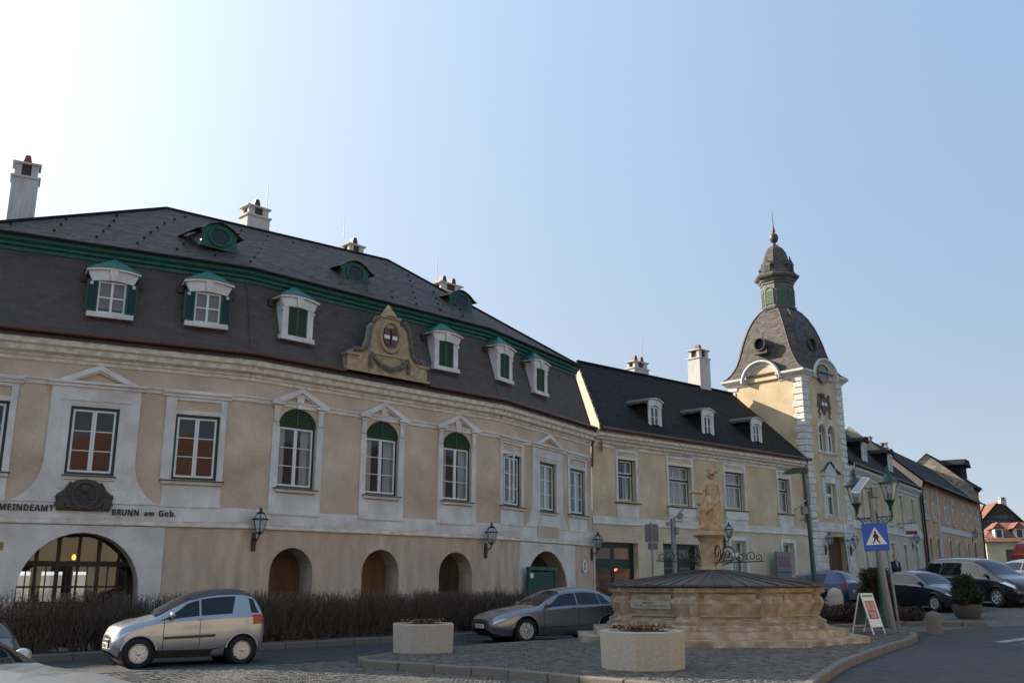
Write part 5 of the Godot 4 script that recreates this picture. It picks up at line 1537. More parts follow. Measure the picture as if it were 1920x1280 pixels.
	wall(m2, 0, 9.0, 1.5, 10.4, [[1.2, 2.4, 2.5, 4.6], [4.0, 5.2, 2.5, 4.6]], 0.3)
	m2.prism(PackedVector2Array([Vector2(0, 1.5), Vector2(7, 1.5), Vector2(7, 9.5), Vector2(3.5, 13.0), Vector2(0, 10.4)]), -0.12, 0.0, Transform3D(Basis(Vector3.UP, PI / 2), Vector3.ZERO))
	part(t2, "wall", m2, mats["brownwall"], E)
	for k in 14:
		var bd := Mb.new()
		bd.bx(0.2 + k * 0.6, 0.7 + k * 0.6, 5.4, 9.2, 0.0, 0.06)
		part(t2, "board", bd, mat("board_grey", Color(0.16, 0.14, 0.125), 0.9), E)
	var r2 := Mb.new()
	r2.quad(Vector3(-0.3, 10.3, 0.4), Vector3(9.2, 10.3, 0.4), Vector3(9.2, 13.1, -3.5), Vector3(-0.3, 13.1, -3.5))
	r2.quad(Vector3(-0.3, 13.1, -3.5), Vector3(9.2, 13.1, -3.5), Vector3(9.2, 9.6, -7), Vector3(-0.3, 9.6, -7))
	part(t2, "roof", r2, mats["roof_dark"], E)

func far_houses() -> void:
	# big barn roof with a dark lettered gable
	var at := Vector3(70.3, 2.9, -140.0)
	var th := thing("gabled_hall", "far red-tiled hall with dark lettered gable above the pale house", "hall", at)
	var f := Transform3D(Basis(Vector3.UP, deg_to_rad(-12)), at)
	var g := Mb.new()
	g.prism(PackedVector2Array([Vector2(-6.5, 0), Vector2(6.5, 0), Vector2(6.5, 3.0), Vector2(0.4, 9.6), Vector2(-0.4, 9.6), Vector2(-6.5, 3.0)]), -0.3, 0.0)
	var go := part(th, "gable_wall", g, mat("dark_gable", Color(0.045, 0.038, 0.036), 0.8), f)
	var pale := mat("pale_letter", Color(0.17, 0.17, 0.18), 0.7)
	marks(go, f, -1.5, 1.8, 7.5, 7.95, 0.0, pale, 0.36); marks(go, f, -2.2, 0.9, 6.9, 7.2, 0.0, pale, 0.27); marks(go, f, -2.4, 0.8, 6.3, 6.6, 0.0, pale, 0.25)
	for s: float in [-1.0, 1.0]:
		var r := Mb.new()
		r.quad(Vector3(s * 7.0, 2.6, 0.5), Vector3(s * 0.3, 9.85, 0.5), Vector3(s * 0.3, 9.85, -22), Vector3(s * 7.0, 2.6, -22))
		part(th, "roof_slope", r, mats["red_tile"], f)
	var w := Mb.new()
	w.quad(Vector3(-6.5, 0, -22), Vector3(-6.5, 0, 0), Vector3(-6.5, 3.0, 0), Vector3(-6.5, 3.0, -22))
	part(th, "side_wall", w, mats["cream"], f)
	chimney(th, f * Vector3(0.7, 9.2, -0.8), 0, 0.8, 0.7, 0.9, 0, false)
	# pale house with a row of dormers
	var a2 := Vector3(64.0, 2.9, -112.0)
	var t2 := thing("dormered_house", "sunlit pale yellow house with red tiled roof and row of white dormers", "house", a2)
	var f2 := Transform3D(Basis(Vector3.UP, deg_to_rad(-14)), a2)
	var m := Mb.new()
	var hs := []
	for k in 7: hs.append([-7.0 + k * 2.6, -6.0 + k * 2.6, 0.9, 2.3])
	wall(m, -9, 12, 0, 3.6, hs, 0.2)
	m.quad(Vector3(-9, 0, -9), Vector3(-9, 0, 0), Vector3(-9, 3.6, 0), Vector3(-9, 3.6, -9))
	part(t2, "wall", m, mat("pale_wall", Color(0.72, 0.64, 0.42), 0.9, noise_tex("plaster", 0.8, 1.0), 0.2), f2)
	for h: Array in hs:
		var p := Mb.new()
		p.bx(h[0], h[1], h[2], h[3], -0.2, -0.17)
		part(t2, "window", p, mats["car_glass"], f2)
	var r2 := Mb.new()
	r2.quad(Vector3(-9.5, 3.2, 0.6), Vector3(12.5, 3.2, 0.6), Vector3(12.5, 5.6, -4.6), Vector3(-7.0, 5.6, -4.6))
	r2.tri(Vector3(-9.5, 3.2, -9.6), Vector3(-9.5, 3.2, 0.6), Vector3(-7.0, 5.6, -4.6))
	r2.quad(Vector3(-7.0, 5.6, -4.6), Vector3(12.5, 5.6, -4.6), Vector3(12.5, 3.2, -9.6), Vector3(-9.5, 3.2, -9.6))
	part(t2, "roof", r2, mats["red_tile"], f2)
	for k in 9:
		var x := -7.4 + k * 2.2
		var d := Mb.new()
		d.bx(x - 0.45, x + 0.45, 3.5, 4.75, -1.6, -0.35)
		var o := part(t2, "dormer", d, mats["white"], f2)
		var dr := Mb.new()
		dr.prism(PackedVector2Array([Vector2(x - 0.7, 4.7), Vector2(x + 0.7, 4.7), Vector2(x, 5.45)]), -3.6, -0.2)
		part(o, "dormer_roof", dr, mats["red_tile"], f2)
		var dw := Mb.new()
		dw.bx(x - 0.28, x + 0.28, 3.7, 4.55, -0.35, -0.33)
		part(o, "window", dw, mats["car_glass"], f2)
	# houses across the street, whose sunlit fronts the windows mirror
	for q: Array in [[4.7, -1.0, 134.5, 16.0, 6.0, "cream", "cream house with red tiled roof facing the carriage gate across the street"], [17.3, -13.8, 134.5, 17.0, 6.6, "yellow", "yellow house with brown slate roof facing the fountain across the street"], [30.6, -27.4, 134.5, 17.0, 6.2, "white", "white house with brown slate roof across the street from the clock tower"]]:
		var hx := thing("street_house", q[6], "house", Vector3(q[0], gh(q[0], q[1]), q[1]))
		var hf := Transform3D(Basis(Vector3.UP, deg_to_rad(-q[2] + 0.0)), hx.position)
		var wd: float = q[3] / 2; var hh: float = q[4]
		var wm := Mb.new()
		var ho := []
		for k in 4:
			ho.append([-wd + 1.5 + k * (q[3] - 2.4) / 4.0, -wd + 2.6 + k * (q[3] - 2.4) / 4.0, 1.0, 2.5]); ho.append([-wd + 1.5 + k * (q[3] - 2.4) / 4.0, -wd + 2.6 + k * (q[3] - 2.4) / 4.0, 3.9, 5.3])
		wall(wm, -wd, wd, -0.5, hh, ho, 0.2)
		for s: float in [-wd, wd]:
			wm.quad(Vector3(s, -0.5, 0), Vector3(s, -0.5, -8), Vector3(s, hh, -8), Vector3(s, hh, 0))
			wm.tri(Vector3(s, hh, 0), Vector3(s, hh, -8), Vector3(s, hh + 3.6, -4))
		part(hx, "wall", wm, mats[q[5]], hf)
		for h: Array in ho:
			var p := Mb.new()
			p.bx(h[0], h[1], h[2], h[3], -0.2, -0.17)
			part(hx, "window", p, mats["car_glass"], hf)
		var rm := Mb.new()
		rm.quad(Vector3(-wd - 0.4, hh - 0.3, 0.5), Vector3(wd + 0.4, hh - 0.3, 0.5), Vector3(wd + 0.4, hh + 3.8, -4), Vector3(-wd - 0.4, hh + 3.8, -4))
		rm.quad(Vector3(-wd - 0.4, hh + 3.8, -4), Vector3(wd + 0.4, hh + 3.8, -4), Vector3(wd + 0.4, hh - 0.3, -8.5), Vector3(-wd - 0.4, hh - 0.3, -8.5))
		part(hx, "roof", rm, mats["red_tile"] if q[5] == "cream" else mats["roof"], hf)
		chimney(hx, hf * Vector3(wd * 0.4, hh + 3.0, -4.0), hf.basis.get_euler().y, 0.7, 0.6, 1.4, 0, false)

# ------------------------------------------------------------ figures: joined tapered bones meshed as surface nets
func sdf(m: Mb, bones: Array, cell: float, k: float, f := Transform3D()) -> void:   # bone: [a, b, ra, rb]
	var lo := Vector3(1e9, 1e9, 1e9); var hi := -lo
	for q: Array in bones:
		var r := maxf(q[2], q[3]) + cell * 2
		for p: Vector3 in [q[0], q[1]]:
			lo = lo.min(p - Vector3(r, r, r)); hi = hi.max(p + Vector3(r, r, r))
	var n := Vector3i(((hi - lo) / cell).ceil()) + Vector3i.ONE
	var nx := n.x; var ny := n.y; var nz := n.z
	var fld := PackedFloat32Array()
	fld.resize(nx * ny * nz); fld.fill(1.0)
	for q: Array in bones:
		var a: Vector3 = q[0]; var b: Vector3 = q[1]; var ra: float = q[2]; var rb: float = q[3]
		var r := maxf(ra, rb) + k * 1.5 + cell * 2
		var s := Vector3i(((a.min(b) - Vector3(r, r, r) - lo) / cell).floor()).clamp(Vector3i.ZERO, n - Vector3i.ONE)
		var e := Vector3i(((a.max(b) + Vector3(r, r, r) - lo) / cell).ceil()).clamp(Vector3i.ZERO, n - Vector3i.ONE)
		var ab := b - a
		var l2 := maxf(ab.length_squared(), 1e-8)
		for x in range(s.x, e.x + 1):
			for y in range(s.y, e.y + 1):
				for z in range(s.z, e.z + 1):
					var p := lo + Vector3(x, y, z) * cell
					var t := clampf((p - a).dot(ab) / l2, 0, 1)
					var d := p.distance_to(a + ab * t) - lerpf(ra, rb, t)
					var i := (x * ny + y) * nz + z
					var o := fld[i]
					var h := clampf(0.5 + 0.5 * (o - d) / k, 0, 1)
					fld[i] = lerpf(o, d, h) - k * h * (1 - h)
	var vid := {}
	var vs := PackedVector3Array()
	var off := [0, nz, ny * nz, ny * nz + nz, 1, nz + 1, ny * nz + 1, ny * nz + nz + 1]
	var op := [Vector3(0, 0, 0), Vector3(0, 1, 0), Vector3(1, 0, 0), Vector3(1, 1, 0), Vector3(0, 0, 1), Vector3(0, 1, 1), Vector3(1, 0, 1), Vector3(1, 1, 1)]
	var ed := [[0, 1], [0, 2], [0, 4], [3, 1], [3, 2], [3, 7], [5, 1], [5, 4], [5, 7], [6, 2], [6, 4], [6, 7]]
	for x in nx - 1:
		for y in ny - 1:
			for z in nz - 1:
				var i := (x * ny + y) * nz + z
				var c := 0
				for j in 8:
					if fld[i + off[j]] < 0: c += 1
				if c == 0 or c == 8: continue
				var sm := Vector3.ZERO; var cnt := 0
				for q: Array in ed:
					var va := fld[i + off[q[0]]]; var vb := fld[i + off[q[1]]]
					if (va < 0) != (vb < 0):
						sm += (op[q[0]] as Vector3).lerp(op[q[1]], va / (va - vb)); cnt += 1
				vid[i] = vs.size()
				vs.append(lo + (Vector3(x, y, z) + sm / cnt) * cell)
	var ns := PackedVector3Array()
	ns.resize(vs.size())
	var quads := []
	for i: int in vid:
		var z := i % nz; var y := (i / nz) % ny; var x := i / (ny * nz)
		for ax in 3:
			var st: int = [ny * nz, nz, 1][ax]
			var u: int = [nz, 1, ny * nz][ax]; var w: int = [1, ny * nz, nz][ax]
			if [y, z, x][ax] == 0 or [z, x, y][ax] == 0: continue
			var va := fld[i]; var vb := fld[i + st]
			if (va < 0) == (vb < 0): continue
			if not (vid.has(i - u) and vid.has(i - w) and vid.has(i - u - w)): continue
			var q := [vid[i], vid[i - u], vid[i - u - w], vid[i - w]]
			if va > 0: q.reverse()
			quads.append(q)
			var nn := (vs[q[1]] - vs[q[0]]).cross(vs[q[2]] - vs[q[0]])
			for j: int in q: ns[j] += nn
	for q: Array in quads:
		var P := []; var N := []
		for j: int in q:
			P.append(f * vs[j]); N.append((f.basis * ns[j]).normalized())
		m.stri(P[0], P[1], P[2], N[0], N[1], N[2]); m.stri(P[0], P[2], P[3], N[0], N[2], N[3])

func chain(b: Array, pts: Array, r: Array) -> void:
	for k in pts.size() - 1: b.append([pts[k], pts[k + 1], r[k], r[k + 1]])

# ------------------------------------------------------------ ground
func pts(a: Array) -> PackedVector2Array:
	var p := PackedVector2Array()
	for q: Array in a: p.append(Vector2(q[0], q[1]))
	return p

var ISLAND: PackedVector2Array

func streets() -> void:
	var g := Mb.new()
	drape(g, pts([[-500, -600], [600, -600], [600, 260], [-500, 260]]), -0.02)
	setting("ground", g, mats["asphalt"])
	# pavement between kerb and town hall, and along the houses
	var d := Vector2(0.7009, -0.7133); var n := Vector2(0.7133, 0.7009); var o := Vector2(-7.547, -27.0)
	var kerb_a := o + n * 2.70 - d * 26.0; var kerb_b := o + n * 2.70 + d * 14.2
	var pv := Mb.new()
	var walk := PackedVector2Array([kerb_a, kerb_b, Vector2(6.2, -40.2), Vector2(19.0, -51.2), Vector2(48.5, -93.0), Vector2(40.0, -96.0), Vector2(14.0, -60.0), Vector2(-2.0, -46.0), Vector2(-30, -20), kerb_a - n * 8.0])
	drape(pv, walk, 0.10, 0.14)
	setting("pavement", pv, mats["pave"])
	kerb("kerb", [kerb_a, kerb_b, Vector2(6.2, -40.2), Vector2(19.0, -51.2)], 0.10, 1.0)
	# fountain island
	var q := []
	for e: Array in [[-3.02, -20.25], [-2.9, -19.6], [-2.35, -19.1], [-1.2, -18.35], [0.0, -17.4], [1.0, -16.35], [2.2, -15.2], [3.4, -14.5], [4.3, -14.9], [5.4, -17.4], [6.4, -19.5], [8.0, -22.4], [9.7, -25.3], [11.3, -27.8], [11.1, -28.4], [9.6, -30.6], [7.6, -32.6], [5.4, -32.0], [3.2, -29.0], [1.6, -26.6], [-0.6, -24.2], [-2.3, -22.0]]: q.append(e)
	ISLAND = pts(q)
	var im := Mb.new()
	drape(im, ISLAND, 0.105, 0.14)
	setting("island_bed", im, mats["sett_bed"])
	var loop := Array(ISLAND)
	loop.append(ISLAND[0])
	kerb("island_kerb", loop, 0.105, 0.85)
	setts("setts", ISLAND, 0.105, 0.16)
	# cobbled strip in front of the parked cars, level with the lane
	var cob := pts([[-9.6, -16.6], [-7.4, -18.35], [-5.2, -19.6], [-3.4, -20.9], [-3.1, -20.2], [-2.9, -19.3], [-2.3, -18.7], [-1.2, -18.0], [0.0, -17.1], [1.0, -16.0], [1.2, -13.0], [-3.0, -10.5], [-9.6, -12.0]])
	var cm := Mb.new()
	drape(cm, cob, -0.014)
	setting("cobble_bed", cm, mats["sett_bed"])
	setts("setts", cob, -0.014, 0.16)
	# lot where the cars stand on the right, with its own kerb
	var lot := Mb.new()
	drape(lot, pts([[9.9, -31.6], [12.1, -29.4], [14.5, -30.0], [20.5, -29.0], [34.0, -46.0], [30.0, -62.0], [20.6, -50.0], [14.0, -43.5]]), -0.012)
	setting("parking_lot", lot, mats["pave"])
	kerb("bed_kerb", [Vector2(9.8, -31.0), Vector2(11.6, -31.4), Vector2(13.0, -31.0), Vector2(14.35, -30.1)], 0.10, 0.9)
	for e: Array in [[[12.6, -26.3], [12.8, -26.05], [15.6, -27.6], [15.4, -27.9]], [[13.1, -25.8], [13.3, -25.5], [16.2, -27.1], [16.0, -27.4]], [[13.5, -25.2], [13.7, -24.9], [16.6, -26.5], [16.4, -26.8]]]:
		var mk := Mb.new()
		drape(mk, pts(e), -0.016)
		setting("road_marking", mk, mats["paint"])

func kerb(called: String, line: Array, top: float, ln: float) -> void:
	var o := Node3D.new()
	o.name = uniq(called); add_child(o, true); o.set_meta("kind", "structure")
	world[o] = Transform3D()
	var c := Curve3D.new()
	for p: Vector2 in line: c.add_point(Vector3(p.x, 0, p.y))
	var L := c.get_baked_length()
	var s := 0.0
	while s < L - 0.3:
		var w := minf(ln * rng.randf_range(0.8, 1.2), L - s)
		var a := c.sample_baked(s); var b := c.sample_baked(s + w)
		a.y = gh(a.x, a.z) + top; b.y = gh(b.x, b.z) + top
		var d := b - a
		if d.length() > 0.12:
			var m := Mb.new()
			var bs := Basis.looking_at(d.normalized(), Vector3.UP)
			m.cbx(Transform3D(bs, (a + b) * 0.5 + Vector3(0, -0.07 + rng.randf_range(-0.006, 0.010), 0)), Vector3(0.16, 0.20, d.length() - 0.012), 0.02)
			part(o, "kerb_stone", m, mats["granite"])
		s += w

func setts(called: String, area: PackedVector2Array, top: float, size: float) -> void:   # worn cube setts in curved courses
	var m := Mb.new()
	m.cbx(Transform3D(), Vector3(0.145, 0.05, 0.105), 0.018)
	var mm := MultiMesh.new()
	mm.transform_format = MultiMesh.TRANSFORM_3D
	mm.use_colors = true
	mm.mesh = m.mesh()
	var xf := []; var cl := []
	var bb := Rect2(area[0], Vector2.ZERO)
	for p in area: bb = bb.expand(p)
	var v := bb.position.y
	var row := 0
	while v < bb.end.y:
		var u := bb.position.x + (0.08 if row % 2 else 0.0)
		while u < bb.end.x:
			var p := Vector2(u, v + 0.16 * sin(u * 1.9) + rng.randf_range(-0.01, 0.01))
			if Geometry2D.is_point_in_polygon(p, area):
				var b := Basis.from_euler(Vector3(rng.randf_range(-0.05, 0.05), 0.3 * cos(u * 1.9) + rng.randf_range(-0.10, 0.10), rng.randf_range(-0.05, 0.05)))
				b = b.scaled(Vector3(rng.randf_range(0.85, 1.02), 1, rng.randf_range(0.85, 1.0)))
				xf.append(Transform3D(b, Vector3(p.x, gh(p.x, p.y) + top - 0.003 + rng.randf_range(-0.006, 0.006), p.y)))
				var t := rng.randf_range(0.55, 1.2)
				cl.append(Color(t, t * rng.randf_range(0.95, 1.0), t * rng.randf_range(0.88, 1.0)))
			u += size
		v += 0.12; row += 1
	mm.instance_count = xf.size()
	for k in xf.size():
		mm.set_instance_transform(k, xf[k]); mm.set_instance_color(k, cl[k])
	var o := MultiMeshInstance3D.new()
	o.multimesh = mm; o.material_override = mats["sett"]; o.name = uniq(called)
	add_child(o, true)
	o.set_meta("kind", "stuff"); o.set_meta("label", "grey stone setts paving the ground" if top < 0 else "grey stone setts paving the fountain island"); o.set_meta("category", "setts")

# ------------------------------------------------------------ planting
func twigs(th: Node3D, called: String, place: Callable, count: int, per: int, h: float, spread: float, mt: String, leaf := 0.0) -> void:
	var m := Mb.new()
	for k in per:
		var a := Vector3(rng.randf_range(-0.1, 0.1), 0, rng.randf_range(-0.1, 0.1))
		var p := [a]
		var d := Vector3(rng.randf_range(-1, 1) * spread, 1, rng.randf_range(-1, 1) * spread).normalized()
		for j in 3:
			d = (d + Vector3(rng.randf_range(-0.5, 0.5), rng.randf_range(-0.1, 0.25), rng.randf_range(-0.5, 0.5))).normalized()
			p.append(p[-1] + d * h / 3.0)
		for j in 3:
			var r := 0.006 * (1.0 - j * 0.28)
			var s: Vector3 = d.cross(Vector3(0.3, 0.2, 1)).normalized() * r
			var s2: Vector3 = d.cross(s).normalized() * r
			m.quad(p[j] - s, p[j] + s, p[j + 1] + s * 0.7, p[j + 1] - s * 0.7)
			m.quad(p[j] - s2, p[j] + s2, p[j + 1] + s2 * 0.7, p[j + 1] - s2 * 0.7)
			if leaf > 0:
				for w in 3:
					var c: Vector3 = (p[j] as Vector3).lerp(p[j + 1], rng.randf())
					var e := Vector3(rng.randf_range(-1, 1), rng.randf_range(-0.3, 0.8), rng.randf_range(-1, 1)).normalized() * leaf
					var e2 := e.cross(Vector3(rng.randf(), 1, rng.randf())).normalized() * leaf * 0.4
					m.quad(c, c + e * 0.5 + e2, c + e, c + e * 0.5 - e2)
	var mm := MultiMesh.new()
	mm.transform_format = MultiMesh.TRANSFORM_3D
	mm.mesh = m.mesh()
	mm.instance_count = count
	for k in count: mm.set_instance_transform(k, place.call(k))
	var o := MultiMeshInstance3D.new()
	o.multimesh = mm; o.material_override = mats[mt]; o.name = called
	o.set_meta("kind", "stuff")
	th.add_child(o, true)

func hedge() -> void:
	var M: Transform3D = PL["M"]
	var th := thing("hedge", "long clipped leafless hedge behind the kerb in front of the town hall", "hedge", M * Vector3(-2, 0.1, 2.0))
	th.transform.basis = M.basis
	world[th] = th.transform
	var f := func(_k: int) -> Transform3D:
		return Transform3D(Basis(Vector3.UP, rng.randf() * TAU).scaled(Vector3(1, rng.randf_range(0.85, 1.12), 1)), Vector3(rng.randf_range(-12.5, 13.6), rng.randf_range(0.0, 0.74) - 0.05, rng.randf_range(-0.38, 0.38)))
	twigs(th, "twigs", f, 2200, 16, 0.62, 0.55, "twig", 0.03)
	for k in 60:
		var m := Mb.new()
		var x := -12.4 + k * 0.435
		m.tube([Vector3(x, -0.1, rng.randf_range(-0.1, 0.1)), Vector3(x + rng.randf_range(-0.1, 0.1), 0.5, rng.randf_range(-0.15, 0.15)), Vector3(x + rng.randf_range(-0.2, 0.2), 1.1, rng.randf_range(-0.25, 0.25))], 0.022, 5, 0.008)
		part(th, "stem", m, mats["twig"])

func shrubs() -> void:
	var th := thing("shrub_bed", "low dark brown shrubs behind the sandwich board", "shrubs", Vector3(11.4, gh(11.4, -33.0), -33.0))
	var f := func(_k: int) -> Transform3D:
		var a := rng.randf() * TAU; var r := sqrt(rng.randf())
		return Transform3D(Basis(Vector3.UP, rng.randf() * TAU).scaled(Vector3.ONE * rng.randf_range(0.7, 1.1)), Vector3(2.1 * r * cos(a), rng.randf_range(0.0, 0.35) * (1.0 - r * 0.6) - 0.05, 1.3 * r * sin(a)))
	twigs(th, "twigs", f, 420, 14, 0.42, 0.9, "leaf_brown", 0.06)
	var s := Mb.new()
	s.lathe([[2.3, -0.1], [2.1, 0.05], [0.0, 0.09]], 20, Transform3D(Basis().scaled(Vector3(1, 1, 0.65)), Vector3.ZERO))
	part(th, "soil", s, mats["soil"])
	# tall shrub by the lamp post
	var t2 := thing("evergreen_shrub", "tall narrow dark shrub beside the ornate lamp post", "shrub", Vector3(13.4, gh(13.4, -36.5), -36.5))
	var f2 := func(_k: int) -> Transform3D:
		return Transform3D(Basis(Vector3.UP, rng.randf() * TAU), Vector3(rng.randf_range(-0.35, 0.35), rng.randf_range(0.0, 1.25), rng.randf_range(-0.35, 0.35)))
	twigs(t2, "foliage", f2, 130, 12, 0.45, 0.6, "leaf_brown", 0.07)
	var st := Mb.new()
	st.tube([Vector3(0, -0.1, 0), Vector3(0.03, 0.8, 0), Vector3(0, 1.4, 0.03)], 0.04, 6, 0.015)
	part(t2, "trunk", st, mats["twig"])

func planters() -> void:
	for q: Array in [[-1.93, -21.7, 0.65, 0.62, "octagonal concrete planter beside the cobbled lane with dry soil"], [2.30, -17.72, 0.70, 0.66, "octagonal concrete planter in front of the fountain steps"]]:
		var at := Vector3(q[0], 0.105, q[1])
		var th := thing("concrete_planter", q[4], "planter", at, 0.0, "concrete planters on the island")
		var r: float = q[2]; var h: float = q[3]
		var m := Mb.new()
		var k := 1.0 / cos(PI / 8)
		m.lathe([[r * 0.94 * k, 0.0], [r * 0.97 * k, 0.03], [r * k, h - 0.02], [r * k - 0.015, h], [(r - 0.10) * k, h], [(r - 0.12) * k, h - 0.02], [(r - 0.13) * k, h - 0.1]], 8, Transform3D(Basis(Vector3.UP, PI / 8 + 0.12), Vector3.ZERO), true)
		part(th, "tub", m, mats["concrete"])
		var s := Mb.new()
		var g := []
		for i in 7:
			var row := PackedVector3Array()
			for j in 24:
				var rr := (r - 0.12) * i / 6.0
				row.append(Vector3(rr * cos(TAU * j / 24), h - 0.05 + 0.07 * cos(i / 6.0 * 1.5) + rng.randf_range(-0.02, 0.02), -rr * sin(TAU * j / 24)))
			g.append(row)
		s.grid(g, true)
		part(th, "soil", s, mats["soil"])
		var lf := Mb.new()   # withered leaves on the soil
		for i in 260:
			var a := rng.randf() * TAU; var rr := (r - 0.16) * sqrt(rng.randf())
			var c := Vector3(rr * cos(a), h + 0.02 + 0.03 * rng.randf(), rr * sin(a))
			var e := Vector3(rng.randf_range(-1, 1), rng.randf_range(0.1, 0.8), rng.randf_range(-1, 1)).normalized() * 0.06
			var e2 := e.cross(Vector3.UP).normalized() * 0.02
			lf.quad(c - e2, c + e2, c + e + e2, c + e - e2)
		var lo := part(th, "withered_leaves", lf, mat("dry_leaf", Color(0.16, 0.075, 0.035), 0.9))
		lo.set_meta("kind", "stuff")
	# stone bowl with a shrub, by the dark saloon
	var at2 := Vector3(15.05, gh(15.05, -32.9) - 0.02, -32.9)
	var t2 := thing("stone_bowl_planter", "rough stone trough planted with dark evergreen in front of the dark saloon", "planter", at2)
	var b := Mb.new()
	b.lathe([[0.30, 0.0], [0.38, 0.06], [0.46, 0.25], [0.47, 0.42], [0.44, 0.46], [0.36, 0.46], [0.34, 0.38]], 10, Transform3D(Basis(Vector3.UP, 0.2).scaled(Vector3(1.0, 1, 0.9)), Vector3.ZERO))
	part(t2, "bowl", b, mats["grey_stone"])
	var s2 := Mb.new()
	s2.lathe([[0.40, 0.40], [0.2, 0.43], [0.0, 0.44]], 10)
	part(t2, "soil", s2, mats["soil"])
	var f := func(_k: int) -> Transform3D:
		var h := rng.randf()
		var w := 0.40 * (1.0 - h * 0.75)
		return Transform3D(Basis(Vector3.UP, rng.randf() * TAU), Vector3(rng.randf_range(-w, w), 0.38 + h * 0.75, rng.randf_range(-w, w)))
	twigs(t2, "foliage", f, 120, 12, 0.34, 0.8, "leaf_dark", 0.06)
	var bo := thing("stone_bollard", "squat round-topped stone bollard on the pavement near the crossing", "bollard", Vector3(12.15, gh(12.15, -28.75), -28.75))
	var m := Mb.new()
	m.lathe([[0.22, -0.05], [0.22, 0.0], [0.205, 0.3], [0.20, 0.42], [0.185, 0.50], [0.14, 0.57], [0.07, 0.605], [0.0, 0.61]], 20)
	part(bo, "stone", m, mats["granite"])

